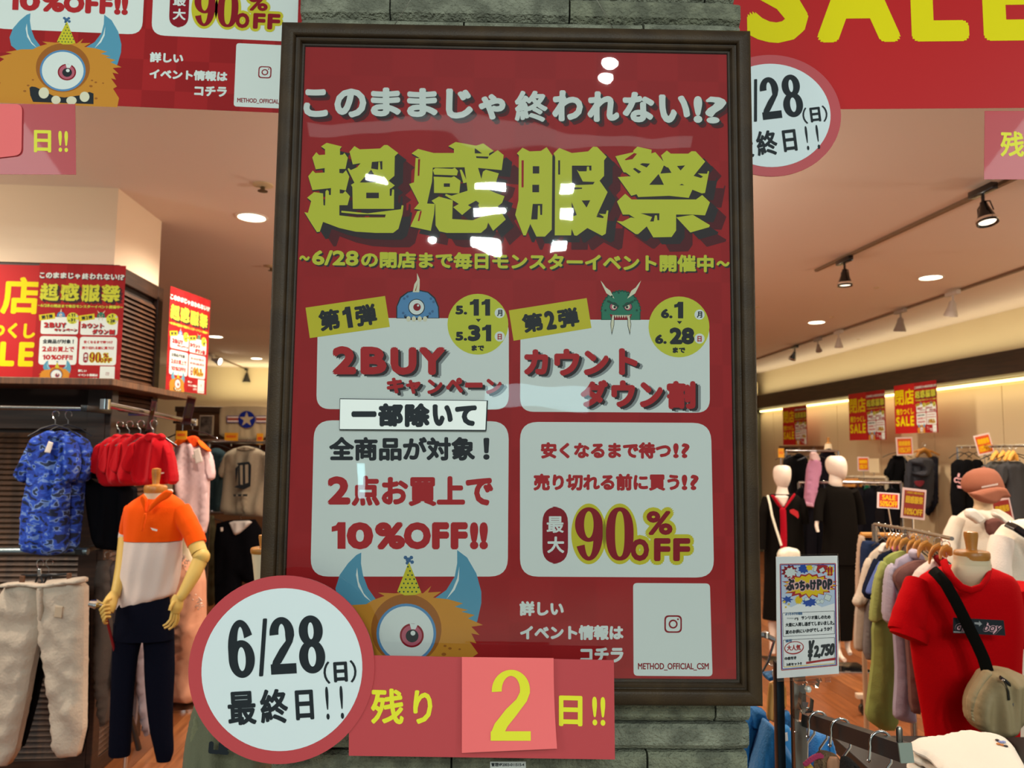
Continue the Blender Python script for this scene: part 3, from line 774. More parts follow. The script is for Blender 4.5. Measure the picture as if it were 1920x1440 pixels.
# hanging wires
wm = mat('wire_steel', '#8a8578', 0.4, metal=0.8)
wr = MB(); wr.tube([FP.p(739, 48, 0.0), FP.p(775, -8, 0.0), FP.p(850, -110, 0)], 0.0006, wm, 5); wr.obj('hanging_wire', FRAME, smooth=180)
wr = MB(); wr.tube([FP.p(1150, 55, 0.0), FP.p(1118, -2, 0.0), FP.p(1060, -110, 0)], 0.0006, wm, 5); wr.obj('hanging_wire', FRAME, smooth=180)

# --- round sign and the strip below the frame
def sign_plane(px, py, D, yaw=PYAW): return Plane(px, py, D, yaw)
RS = mat('sign_red', (0.50, 0.045, 0.055), 0.45, bump=0.05, bscale=6, coat=0.25)
SW = mat('sign_white', (0.70, 0.78, 0.80), 0.35, coat=0.25)
SY = mat('sign_yellow', (0.80, 0.76, 0.02), 0.5)
def round_sign(pl, c, r, ri, label, inner=(0, 0), ry=None):
    t = thing('round_sign', label, 'sign', pl)
    ry = ry or r
    k = pl.px(1)
    cc = pl.uv(*c); n = 72
    mb = MB()
    ring = lambda rr, rz, y: [(cc.x + rr * k * math.cos(2 * math.pi * i / n), y, cc.z + rz * k * math.sin(2 * math.pi * i / n)) for i in range(n)]
    mb.loft([ring(r, ry, 0.0025), ring(r, ry, 0.0)], RS, True, True)
    mb.obj('backing_disc', t, 'red rimmed disc', smooth=30)
    f = MB(); f.loft([ring(ri, ri * ry / r, -0.0001), ring(ri, ri * ry / r, -0.0006)], SW)
    f.xform(Matrix.Translation((inner[0] * k, 0, inner[1] * k)))
    f.obj('white_face', t, 'white face', smooth=30)
    return t
CP = sign_plane(528, 1253, 1.225)
t = round_sign(CP, (528, 1254), 168, 145, 'round white sign with a red rim at the lower left corner of the frame', (1, 0), 166)
a = Art(CP, 0.001); a.begin('lettering', 'bold black date lettering')
rt = lambda pts, ang, c: [(c[0] + (x - c[0]) * math.cos(ang) - (y - c[1]) * math.sin(ang), c[1] + (x - c[0]) * math.sin(ang) + (y - c[1]) * math.cos(ang)) for x, y in pts]
bx = lambda x0, y0, x1, y1: [(x0, y0), (x1, y0), (x1, y1), (x0, y1)]
def date_text(a, ox, oy, k, ang, sq=1.0):
    """lettering of the round sign, in the first sign's pixels"""
    cx, cy = 528, 1254
    def T(s, q, b):
        q = rt(bx(*q), ang, (cx, cy)); a.text(s, [(ox + (x - cx) * k * sq, oy + (y - cy) * k) for x, y in q], PK, 1, b * k, 10)
    T('/', (485, 1158, 506, 1266), 1.6)
    for ch, q in (('6', (430, 1158, 479, 1267)), ('2', (508, 1157, 556, 1264)), ('8', (562, 1157, 611, 1266))):
        q = rt(bx(*q), ang, (cx, cy)); a.digit(ch, [(ox + (x - cx) * k * sq, oy + (y - cy) * k) for x, y in q], PK, SW, 1, tx=.35, ty=.12)
    T('（', (606, 1245, 618, 1287), .6); T('日', (625, 1247, 651, 1285), 1.6); T('）', (656, 1245, 668, 1287), .6)
    T('最', (423, 1292, 476, 1355), 1.8); T('終', (484, 1291, 536, 1356), 1.8); T('日', (550, 1296, 584, 1352), 1.8); T('!', (607, 1292, 613, 1354), .5); T('!', (634, 1292, 640, 1354), .5)
date_text(a, 528, 1254, 1, R(-3.2))
a.objs(t)

SP = sign_plane(900, 1424, 1.232)
t = thing('countdown_sign', 'red strip sign with yellow lettering taped under the framed poster', 'sign', SP)
q = [(655, 1228), (1151, 1238), (1153, 1424), (654, 1417)]
mb = MB(); fr = [SP.uv(*p) for p in q]
vs = [(p.x, -0.0, p.z) for p in fr] + [(p.x, 0.0015, p.z) for p in fr]
mb.add(vs, [(3, 2, 1, 0)[::1], (4, 5, 6, 7), (0, 1, 5, 4), (1, 2, 6, 5), (2, 3, 7, 6), (3, 0, 4, 7)], RS)
mb.obj('strip_board', t, 'red laminated strip', smooth=0)
a = Art(SP, 0.0003); a.begin('lettering', 'yellow lettering')
a.text('残', [(696, 1290), (757, 1292), (757, 1358), (695, 1357)], SY, 1, 1.8); a.text('り', [(776, 1294), (811, 1295), (810, 1358), (774, 1357)], SY, 1, 1.8)
a.text('日', [(1048, 1304), (1092, 1305), (1092, 1362), (1048, 1361)], SY, 1, 1.8); a.text('!!', [(1110, 1306), (1135, 1307), (1135, 1361), (1111, 1360)], SY, 1, 1.2)
a.objs(t)
cp = Plane(955, 1412, 1.226, PYAW)
t2 = thing('number_card', 'salmon paper card with a yellow 2 taped on the red strip sign', 'card', cp)
cm = mat('card_salmon', (0.92, 0.15, 0.15), 0.6)
mb = MB(); N = 14; vs = []; 
for i in range(N + 1):
    for j in range(N + 1):
        s_, t_ = i / N, j / N
        x = 866 + (1038 - 866) * s_ + 6 * s_ * t_ * t_; y = 1232 + t_ * (1411 - 1232) + (2.0 - 12 * t_) * s_
        p = cp.p(x, y); lift = 0.011 * max(0, t_ - .35) ** 1.5 * (0.3 + .7 * s_) 
        vs.append((p.x, -lift, p.z)); 
n1 = len(vs); vs += [(x, y + 0.0004, z) for x, y, z in vs]
fs = []
for i in range(N):
    for j in range(N):
        a_, b_, c_, d_ = i * (N + 1) + j, (i + 1) * (N + 1) + j, (i + 1) * (N + 1) + j + 1, i * (N + 1) + j + 1
        fs.append((a_, d_, c_, b_)); fs.append((a_ + n1, b_ + n1, c_ + n1, d_ + n1))
mb.add(vs, fs, cm); mb.obj('card_paper', t2, smooth=60)
two = Art(cp, 0.0); two.begin('lettering', 'yellow number')
two.digit('2', [(921, 1256), (995, 1255), (995, 1387), (920, 1387)], SY, cm, 1, tx=.25, ty=.088)
for _, _, e in two.el:
    ztop = cp.p(950, 1232).z; zbot = cp.p(950, 1411).z
    e.v = [(x, y - 0.0009 - 0.011 * max(0, (ztop - z) / (ztop - zbot) - .35) ** 1.5 * 0.75, z) for x, y, z in e.v]
two.objs(t2)

# --- the pillar of split stone slabs
STONE = mat('stone_split', '#8d8e7b', 0.95, col2='#6a6b5c', nscale=22, bump=0.9, bscale=170)
STONE2 = mat('stone_split_dark', '#84856f', 0.95, col2='#636454', nscale=25, bump=0.9, bscale=170)
PIL = Plane(960, 1440, 1.345, PYAW)
core = MB(); core.box(-0.385, 0.395, 0.035, 0.36, -PIL.o.z, 3.0 - PIL.o.z, mat('pillar_core', '#15130f', 0.95))
pillar = struct(core, 'pillar', 'square pillar clad in rough grey stone slabs', M=PIL.M)
pitch = 0.0475
k0 = int(0)
z = PIL.uv(1100, 1408).z
zz = z - pitch * 26
row = 0
while zz < 3.0 - PIL.o.z:
    off = [0.02, 0.31, 0.17, 0.43][row % 4]; x = -0.415 + random.uniform(0, .012)
    cuts = sorted([c for c in (-0.415 + off, -0.415 + off + 0.34, -0.415 + off + 0.68) if -0.36 < c < 0.38])
    xs = [-0.415 + random.uniform(-.004, .008)] + cuts + [0.42 + random.uniform(-.008, .008)]
    for i in range(len(xs) - 1):
        a0, a1 = xs[i] + .0018, xs[i + 1] - .0018
        d = random.uniform(-.003, .003)
        h = pitch - 0.0035
        # cross-section: rough upright face, chamfered lower and upper edges
        pf = [(0.06, 0.0), (0.012, 0.0), (0.001, 0.010), (0.0, 0.014), (0.0, h - .006), (0.006, h), (0.06, h)]
        mb = MB(); rings = []
        N = max(3, int((a1 - a0) / .03))
        for j in range(N + 1):
            xx = a0 + (a1 - a0) * j / N
            e = min(xx - a0, a1 - xx); e = .004 if e < .002 and (i == 0 and j == 0 or i == len(xs) - 2 and j == N) else 0
            rings.append([(xx, py + d + e + noise.noise((xx * 30, pz * 60, row)) * .0012, zz + pz) for py, pz in pf])
        n = len(pf); vs = [p for r_ in rings for p in r_]; fs = []
        for j in range(N):
            for k in range(n - 1): fs.append((j * n + k, (j + 1) * n + k, (j + 1) * n + k + 1, j * n + k + 1))
        fs.append(tuple(range(n))); fs.append(tuple(N * n + k for k in range(n - 1, -1, -1)))
        mb.add(vs, [tuple(f) for f in fs], STONE if random.random() < .6 else STONE2)
        mb.obj('stone_slab', pillar, smooth=25)
    zz += pitch; row += 1
# small inventory sticker
tg = Art(PIL, 0.0075); tg.begin('label_sticker', 'small white inventory sticker'); tg.quad(919, 1428, 986, 1441, mat('label_white', '#d8dcd8', .5), 0); tg.text('管理№2003-011515-4', (921, 1430, 983, 1437), PK, 1, .25, 4)
tg.objs(pillar)
# ------------------------------------------------------------------ the shop shell
def shop(mb):
    return Matrix.Rotation(ALPHA, 4, 'Z')
SM = Matrix.Rotation(ALPHA, 4, 'Z')
def inv_s(p):
    return Matrix.Rotation(-ALPHA, 4, 'Z') @ Vector(p)
def on_ceiling(px, py, z=CEIL):
    d = ROT @ Vector(((px - 960) / F, -(py - 720) / F, -1)); return EYE + d * ((z - 1.6) / d.z)
CEILM = mat('ceiling_paint', '#eadbd0', 0.85)
CREAM = mat('cream_wall', '#e6d6b0', 0.8)
BEIGE = mat('beige_panel', '#d2bb94', 0.8)
DKW = mat('dark_walnut', '#3a2417', 0.45, col2='#29180f', nscale=5, stretch=(1, 1, 14), kind='noise')
WAL = mat('walnut', '#6e4526', 0.45, col2='#4f3019', nscale=5, stretch=(14, 14, 1), kind='noise')
BASEF = mat('floor_base', '#4a2c18', 0.6)
struct(MB().box(-8, 8, 1.95, 15, CEIL, CEIL + .1, CEILM), 'ceiling', 'pale ceiling of the shop', 0, SM)
fl = struct(MB().box(-8, 8, 0.9, 15, -.05, -.012, BASEF), 'floor', 'brown wooden shop floor', 0, SM)
struct(MB().box(-8, 8, -9, 0.9, -.05, -0.004, mat('mall_tile', '#b8b4a8', 0.25)), 'floor_passage', 'pale tiled passage floor', 0, SM)
pm = []
for i, c in enumerate(['#9a5b30', '#8c5029', '#a5663a', '#7f4824']):
    m_ = MB().box(0, 0.158, 0, 1.2, -.011, 0, mat('plank_%d' % i, c, 0.38, col2='#6d3d1e', nscale=4, stretch=(9, .8, 1), kind='noise', lo=.35, hi=.75), 0.0012)
    pm.append(m_.mesh('plank', 0))
for r_ in range(50):
    off = random.uniform(0, 1.2)
    for c_ in range(5):
        o = bpy.data.objects.new('plank', random.choice(pm)); COL.objects.link(o); o.parent = fl
        o.location = (-3.2 + r_ * .16, 2.6 + c_ * 1.202 - off, 0)
# far floor beyond the separate planks and the floor towards the passage
struct(MB().box(-8, 8, 7.5, 15, -.011, -.001, mat('far_planks', '#8c5029', 0.4, col2='#6d3d1e', nscale=4, stretch=(6, .6, 1))), 'floor_back', 'wooden floor at the back of the shop', 0, SM)
# back wall, right wall
struct(MB().box(-8, 5.1, 12.6, 12.8, 0, CEIL, CREAM), 'wall_back', 'cream back wall of the shop', 0, SM)
wr_ = struct(MB().box(5.0, 5.15, 3.4, 12.6, 0, CEIL, CREAM), 'wall_right', 'cream right wall of the shop', 0, SM)
for i in range(9):
    MB().box(4.975, 5.0, 3.5 + i * 1.0, 4.49 + i * 1.0, 0.1, 2.24, BEIGE, 0.003).obj('wall_panel', wr_, 'beige wall panel', smooth=0)
tr = struct(MB().box(4.70, 5.0, 3.4, 12.4, 2.30, 2.50, DKW, .006), 'trim_1', 'dark brown header board along the right wall', 0, SM)
struct(MB().box(4.93, 4.96, 3.6, 11.9, 2.262, 2.285, mat('cove_tube', '#fff2c0', .5, emit='#ffe9a0', estr=4.0)), 'trim_2', 'glowing light strip under the header board', 0, SM)
l = area('cove_light', S(4.82, 8.0, 2.56), 0.12, 13, (1, .86, .55), sy=8.4); l.rotation_euler = (0, R(180), ALPHA)
l = area('cove_light', S(4.86, 8.0, 2.25), 0.1, 14, (1, .84, .52), sy=8.0); l.rotation_euler = (0, 0, ALPHA)
# left bulkhead over the cabinet
struct(MB().box(-5.5, -1.76, 3.87, 4.435, 2.52, CEIL, mat('bulkhead_white', '#f2dcc0', .8)), 'beam', 'white bulkhead above the louvred cabinet', 0, SM)
l = area('cove_light', S(-1.0, 12.2, 2.35), 0.15, 34, (1, .86, .5), sy=5.0); l.rotation_euler = (R(65), 0, ALPHA + R(0))
l.data.shape = 'RECTANGLE'; l.data.size = 6; l.data.size_y = .15; l.rotation_euler = (R(180), 0, ALPHA)
# green-grey louvred end wall and a red panel at the far right
lw = MB()
lm = mat('green_louvre', '#6d6c55', .7)
lw.box(3.75, 4.98, 12.0, 12.1, 0, 2.3, mat('green_louvre_back', '#4c4c3c', .8))
for i in range(70): lw.box(3.78, 4.95, 11.97, 12.01, .1 + i * .031, .122 + i * .031, lm)
struct(lw, 'wall_far_right', 'green-grey louvred end wall', 0, SM)
struct(MB().box(3.72, 4.9, 11.9, 12.4, 2.3, 2.75, CREAM), 'beam_far', 'cream lit bulkhead at the far end', 0, SM)
o = MB().box(3.9, 4.22, 11.6, 11.63, 0.0, 1.95, mat('red_panel', '#b01212', .5), .004).obj('red_banner', None, M=SM); tag(o, 'plain red upright panel by the green louvred wall', 'panel')

# ------------------------------------------------------------------ louvred cabinet on the left
cab = thing('louvred_cabinet', 'tall dark walnut cabinet with louvred front and side on the left', 'cabinet', M=SM @ Matrix.Translation((-1.76, 3.87, 0)))
def louv(mb, x0, x1, y, z0, z1, m, axis='x', sgn=-1, pitch=.026):
    n = int((z1 - z0) / pitch)
    for i in range(n):
        z = z0 + i * pitch
        if axis == 'x':
            vs = [(x0, y, z), (x1, y, z), (x1, y - .016, z - .006), (x0, y - .016, z - .006), (x0, y, z + .018), (x1, y, z + .018), (x1, y - .012, z - .001), (x0, y - .012, z - .001)]
        else:
            vs = [(y, x0, z), (y, x1, z), (y + .016, x1, z - .006), (y + .016, x0, z - .006), (y, x0, z + .018), (y, x1, z + .018), (y + .012, x1, z - .001), (y + .012, x0, z - .001)]
        mb.add(vs, [(0, 1, 2, 3)[::-1], (3, 2, 6, 7), (7, 6, 5, 4), (0, 3, 7, 4), (1, 5, 6, 2)], m)
LV = mat('louvre_walnut', '#54331c', .5, col2='#3d2413', nscale=3, stretch=(10, 10, 1))
MB().box(-3.6, 0.0, 0.03, .56, 0, 2.52, mat('cabinet_dark', '#20130c', .8)).obj('carcass', cab, smooth=0)
frm = MB()
for x in (-3.6, -2.4, -1.12, -.09): frm.box(x, x + .09, 0, .05, 0, 2.52, DKW, .004)
for z in (0.0, 1.68, 2.42): frm.box(-3.6, 0, 0.004, .05, z, z + .1, DKW, .004)
for y in (0.0, .50): frm.box(0, .03, y, y + .07, 0, 2.52, DKW, .004)
for z in (0.0, 1.70, 2.44): frm.box(0, .028, 0, .56, z, z + .08, DKW, .004)
frm.obj('cabinet_frame', cab, smooth=0)
for x0, x1 in ((-3.52, -2.4), (-2.31, -1.12), (-1.03, -.09)):
    for z0, z1 in ((.11, 1.68), (1.98, 2.42)):
        k = MB(); louv(k, x0, x1, .022, z0, z1, LV); k.obj('louvre_panel', cab, 'walnut louvres', smooth=0, kind='stuff')
for z0, z1 in ((.09, 1.70), (1.79, 2.44)):
    k = MB(); louv(k, .07, .50, 0.008, z0, z1, LV, axis='y'); k.obj('louvre_panel', cab, 'walnut louvres', smooth=0, kind='stuff')
k = MB(); k.box(-3.5, -.3, -.03, .0, 1.915, 1.975, mat('lit_slat', '#caa06a', .6));  # strip light on the slats is put into their pale colours
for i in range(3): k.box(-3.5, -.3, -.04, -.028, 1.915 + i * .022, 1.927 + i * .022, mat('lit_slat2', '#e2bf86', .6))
k.obj('pale_slats', cab, 'slats above the shelf coloured pale as if lit', smooth=0)
k = MB(); k.box(-3.6, .16, -.30, .0, 1.88, 1.912, WAL, .003); k.box(0.0, .16, 0, .75, 1.88, 1.912, WAL, .003); k.obj('shelf_board', cab, 'walnut shelf board', smooth=0)
RAILM = mat('rail_steel', '#9a9a98', 0.25, metal=1.0)
DRAIL = mat('dark_steel', '#3b3b3d', 0.35, metal=0.8)
k = MB(); k.tube([(-3.5, -.22, 1.775), (.02, -.22, 1.775)], .014, RAILM, 12)
for x in (-2.3, -1.0, 0.0): k.box(x, x + .03, -.25, .0, 1.76, 1.79, DRAIL, .003)
k.obj('clothes_rail', cab, 'chrome clothes rail', smooth=40)
k = MB(); k.tube([(-3.5, -.20, 1.11), (.05, -.20, 1.11)], .017, mat('blue_steel', '#7f8d92', .3, metal=.8), 12)
for x in (-2.3, -1.0, 0.0): k.box(x, x + .03, -.22, .0, 1.10, 1.12, DRAIL)
k.tube([(-.55, -.21, 1.06), (-.60, -.42, 1.02)], .006, RAILM, 8)
k.obj('clothes_rail', cab, 'grey lower clothes rail', smooth=40)

# ------------------------------------------------------------------ lamps and fittings on the ceiling
def ceiling_light(px, py, label, r=.078):
    p = on_ceiling(px, py)
    t = thing('ceiling_light', label, 'lamp', M=Matrix.Translation(p), group='recessed ceiling lamps')
    MB().lathe([(r + .012, 0), (r + .012, -.004), (r, -.006), (r - .002, -.001), (r - .002, 0)], mat('lamp_rim', '#f4f0e6', .4), seg=28).obj('rim', t)
    MB().lathe([(r - .004, -.001), (r - .004, -.0035), (.001, -.0045)], mat('lamp_glow', '#fff6de', .5, emit='#fff1cf', estr=9.0), seg=28).obj('diffuser', t)
for i, (px, py, lab) in enumerate([(1745, 520, 'round recessed lamp beside the track on the right, the nearest to it'), (1531, 604, 'smaller round recessed lamp near the black spotlight on the right'),
                         (472, 407, 'round recessed lamp close to the frame on the left'), (405, 631, 'round recessed lamp above the lit spotlight on the left'), (481, 672, 'farthest round recessed lamp left of the frame')]):
    ceiling_light(px, py, lab)
DET = mat('fitting_cream', '#d8c49c', .5)
for px, py, r, lab in [(493, 346, .05, 'round sprinkler head on the ceiling left of the frame'), (509, 499, .045, 'small ceiling vent near the left side of the frame')]:
    p = on_ceiling(px, py)
    t = thing('sprinkler', lab, 'sprinkler', M=Matrix.Translation(p))
    MB().lathe([(r, 0), (r, -.006), (r * .5, -.012), (r * .3, -.013)], DET, seg=20).obj('cover_plate', t)
    MB().lathe([(r * .22, -.012), (r * .22, -.03), (r * .5, -.033), (r * .5, -.036), (.001, -.037)], mat('brass_dark', '#6a5a40', .4, metal=.6), seg=14).obj('nozzle', t)
for px, py, wh in ((1643, 539, 'nearest the big downlight on the right'), (1559, 594, 'beside the smaller downlight on the right'), (1609, 636, 'close to the right track'), (1420, 575, 'against the right side of the frame')):
    p = on_ceiling(px, py)
    o = MB().lathe([(.02, 0), (.018, -.006), (.001, -.007)], DET, seg=14).obj('ceiling_plug', None, M=Matrix.Translation(p))
    tag(o, 'tiny round ceiling plug ' + wh, 'plug', 'ceiling plugs')
def track(px0, py0, px1, py1, label, m):
    a_, b_ = on_ceiling(px0, py0), on_ceiling(px1, py1)
    d = (b_ - a_); ang = math.atan2(d.y, d.x)
    o = MB().box(0, d.length, -.014, .014, -.018, 0, m, .002).obj('light_track', None, smooth=0, M=Matrix.Translation(a_) @ Matrix.Rotation(ang, 4, 'Z'))
    tag(o, label, 'track'); return ang
TRM = mat('track_tan', '#7d6248', .5)
an1 = track(1960, 303, 1530, 505, 'tan ceiling track carrying two black spotlights on the right', TRM)
an2 = track(1960, 487, 1420, 672, 'tan ceiling track along the right wall carrying pale spotlights', TRM)
an3 = track(330, 636, 505, 709, 'tan ceiling track at the back left carrying small spotlights', TRM)
BLK = mat('black_gloss', '#0b0a0a', .25, coat=.4)
WHG = mat('pale_fitting', '#cfc6bd', .45)
GRG = mat('grey_fitting', '#9a8f86', .45)
def spotlight(px, py, ang, m, label, r=.045, tilt=(0, 0), lit=True, glow=2.5, drop=.13, ad=.16):
    """adaptor box on the track at px, py; bell shaped head hanging under it"""
    p = on_ceiling(px, py, CEIL - .018)
    t = thing('track_spotlight', label, 'spotlight', M=Matrix.Translation(p) @ Matrix.Rotation(ang, 4, 'Z'))
    MB().box(-ad / 2, ad / 2, -.018, .018, -.035, 0, m, .004).obj('adaptor', t, smooth=30)
    MB().tube([(0, 0, -.03), (0, 0, -.03 - drop * .35)], .008, m, 8).obj('stem', t)
    Mh = Matrix.Translation((0, 0, -.03 - drop * .35)) @ Matrix.Rotation(R(tilt[0]), 4, 'X') @ Matrix.Rotation(R(tilt[1]), 4, 'Y')
    h = MB()
    h.lathe([(.001, .004), (r * .32, 0), (r * .42, -r * .5), (r * .7, -r * 1.3), (r, -r * 2.2), (r * 1.05, -r * 2.5), (r * .98, -r * 2.5), (r * .8, -r * 2.3)], m, seg=24)
    h.obj('lamp_head', t, M=Mh, smooth=40)
    b = MB()
    for s in (-1, 1):
        b.tube([(0, 0, .006), (s * r * .9, 0, -r * .35), (s * r * 1.12, 0, -r * 1.5)], .0035, m, 6)
    b.obj('bracket', t, M=Mh)
    if lit:
        k = MB(); k.lathe([(r * .8, -r * 2.31), (.001, -r * 2.2)], mat('spot_glow%d' % int(glow), '#fff4dc', .5, emit='#fff2d8', estr=glow), seg=20); k.obj('lens', t, M=Mh)
        k = MB(); k.lathe([(r * 1.005, -r * 1.95), (r * 1.07, -r * 2.0), (r * 1.07, -r * 2.25), (r * 1.02, -r * 2.27)], mat('chrome_ring', '#f0ece4', .15, metal=1.0), seg=24); k.obj('ring', t, M=Mh)
spotlight(1842, 351, an1, BLK, 'large black spotlight nearest the camera under the right banner', .046, (0, 12))
spotlight(1583, 484, an1, BLK, 'black spotlight in the middle of the right ceiling', .046, (0, 0))
spotlight(1490, 648, an2, BLK, 'small black spotlight tilted at the far end of the right track', .042, (10, -30))
spotlight(1533, 634, an2, GRG, 'grey spotlight beside the small black one on the right track', .034, (0, 20), False)
spotlight(1572, 620, an2, WHG, 'pale spotlight in the middle of the right track', .042, (0, 0), False)
spotlight(1688, 580, an2, GRG, 'grey square-backed spotlight on the right track', .05, (0, -10), False)
spotlight(1786, 546, an2, WHG, 'white spotlight nearest the camera on the right track', .05, (0, -18), False)
spotlight(366, 650, an3, BLK, 'black spotlight beside the narrow red poster on the left', .05, (0, 20), False)
spotlight(398, 664, an3, WHG, 'lit spotlight shining at the back left', .055, (-75, 15), True, 12)
spotlight(463, 691, an3, DRAIL, 'dark spotlight at the far end of the left track', .06, (0, 0), False)
spotlight(378, 700, an3, DRAIL, 'dark spotlight below the lit one at the back left', .06, (0, 0), False)

# ------------------------------------------------------------------ posters and banners
class Flat:
    def px(s, n=1.0): return .001 * n
class LArt(Art):
    """print laid out in millimetres from the top centre of a sheet"""
    def __init__(s, base=0.0):
        super().__init__(Flat(), base)
    def P(s, x, y, lay): return (x / 1000, -s.base - lay * LAY * 1.5, -y / 1000)
BR = mat('banner_red', (0.50, 0.010, 0.012), 0.45, spec=.2)
BY = mat('banner_yellow', (0.78, 0.66, 0.0), 0.5, spec=.15)
sa = LArt(); sa.begin('print')
sa.text('閉', (-330, 110, -15, 430), BY, 1, 10); sa.text('店', (10, 105, 335, 430), BY, 1, 10)
sa.text('売りつくし', (-310, 500, 310, 640), BY, 1, 7)
for s_, x0, x1 in (('S', -325, -190), ('A', -172, 8), ('L', 32, 155), ('E', 186, 312)): sa.text(s_, (x0, 668, x1, 878), BY, 1, 12, 12)
SALE_ME = sa.merged().mesh('sale_print', 0)
MAIN_ME = ART.merged().mesh('poster_print', 0)
MAINH = sz1 - sz0; MAINW = sx1 - sx0; MCX = (sx0 + sx1) / 2; MCZ = (sz0 + sz1) / 2
def sheet_mesh(w_, h_, m, wav=0.004, sd=0):
    mb = MB(); N = 10; vs = []
    for i in range(N + 1):
        for j in range(N + 1):
            x = (i / N - .5) * w_; z = (.5 - j / N) * h_
            vs.append((x, 0, z))
    n1 = len(vs); vs += [(x, .0006, z) for x, y, z in vs]; fs = []
    for i in range(N):
        for j in range(N):
            a_, b_, c_, d_ = i * (N + 1) + j, (i + 1) * (N + 1) + j, (i + 1) * (N + 1) + j + 1, i * (N + 1) + j + 1
            fs.append((a_, d_, c_, b_)); fs.append((a_ + n1, b_ + n1, c_ + n1, d_ + n1))
    return mb.add(vs, fs, m).mesh('sheet', 60)
SH = {}
def put_poster(M, h, label, kind='main', group=None, parent=None):
    """a printed sheet h metres tall whose centre is at M"""
    k = h / (MAINH if kind == 'main' else 1.03)
    w_ = (MAINW * k) if kind == 'main' else .728 * k
    t = thing('sale_poster', label, 'poster', M=M, group=group)
    key = (kind, round(h, 3))
    if key not in SH: SH[key] = sheet_mesh(w_, h, PR if kind == 'main' else BR)
    s_ = bpy.data.objects.new('paper_sheet', SH[key]); COL.objects.link(s_); s_.parent = t
    o = bpy.data.objects.new('printed_design', MAIN_ME if kind == 'main' else SALE_ME); COL.objects.link(o); o.parent = t
    o.matrix_local = (Matrix.Diagonal((k, max(k, 0.8), k, 1)) @ Matrix.Translation((-MCX, 0, -MCZ))) if kind == 'main' else Matrix.Translation((0, 0, h / 2)) @ Matrix.Diagonal((k, max(k, .8), k, 1))
    return t
def at_px(px, py, D, yaw, h, ax, ay, **kw):
    """poster whose point (ax, ay) (0..1 from left, from top) is seen at px,py"""
    pl = Plane(px, py, D, yaw)
    kind = kw.get('kind', 'main'); w_ = h * (MAINW / MAINH if kind == 'main' else .728 / 1.03)
    return put_poster(pl.M @ Matrix.Translation(((.5 - ax) * w_, 0, (ay - .5) * h)), h, **kw)
# banner over the entrance, left: its monster's eye is seen at 118,133
bw = (766 - 553) ; 
LB = Plane(118, 133, 1.62, R(4.2))
e = FP.uv(762, 1188); 
kk = 1.0
put_poster(LB.M @ Matrix.Translation((MCX - e.x, 0, MCZ - e.z)), MAINH, 'large red event banner hanging over the entrance at the upper left')
RB = Plane(1369, 206, 1.575, R(-2.2))
put_poster(RB.M @ Matrix.Translation((.364, 0, .515)), 1.03, 'large red sale banner hanging over the entrance at the upper right', 'sale')
for px_, pl_ in ((0, LB), (0, RB)): pass
def strip(pl, ox, oy, k, label, card=False):
    t = thing('countdown_sign', label, 'sign', pl)
    a = Art(pl, 0.0); a.ofs = (ox, oy, k)
    a.begin('strip_board', 'red laminated strip'); a.poly([(655, 1238), (1153, 1238), (1155, 1418), (653, 1416)], RS, 1)
    v = a.cur.v[:]; n = len(v); a.cur.v += [(x, y + .001, z) for x, y, z in v]; a.cur.f += [tuple(i + n for i in reversed(f)) for f in a.cur.f] + [(i, (i + 1) % n, (i + 1) % n + n, i + n) for i in range(n)]
    a.cur.m = [0] * len(a.cur.f)
    a.begin('lettering', 'yellow lettering')
    a.text('残', [(696, 1290), (757, 1292), (757, 1358), (695, 1357)], SY, 2.5, 1.8); a.text('り', [(776, 1294), (811, 1295), (810, 1358), (774, 1357)], SY, 2.5, 1.8)
    a.text('日', [(1048, 1304), (1092, 1305), (1092, 1362), (1048, 1361)], SY, 2.5, 1.8); a.text('!!', [(1110, 1306), (1135, 1307), (1135, 1361), (1111, 1360)], SY, 2.5, 1.2)
    a.objs(t)
    if card:
        c = thing('number_card', 'curling salmon card on the red strip at the left edge of the photo', 'card', pl)
        b = Art(pl, .003); b.ofs = (ox, oy, k); b.begin('card_paper')
        b.rrect([(868, 1236), (1018, 1238), (1016, 1368), (868, 1385)], 18, cm, 1)
        v = b.cur.v[:]; n = len(v); b.cur.v += [(x, y + .001, z) for x, y, z in v]; b.cur.f += [tuple(i + n for i in reversed(f)) for f in b.cur.f]; b.cur.m = [0] * len(b.cur.f)
        
        b.objs(c)
strip(Plane(80, 265, 1.60, R(2)), 80 - 1070 * .735, 265 - 1333 * .735, .735, 'red strip sign under the upper left banner', True)
strip(Plane(1900, 270, 1.56, R(-2.2)), 1876 - 696 * .72, 270 - 1324 * .72, .72, 'red strip sign under the upper right banner')
RC = Plane(1445, 216, 1.55, R(-2.2))
t = round_sign(RC, (1445, 216), 133, 113, 'round white sign with a red rim half hidden behind the upper right of the frame', (0, 0), 121)
a = Art(RC, 0.001); a.begin('lettering', 'bold black date lettering'); date_text(a, 1445, 216, .735, R(-7), 1.03); a.objs(t)
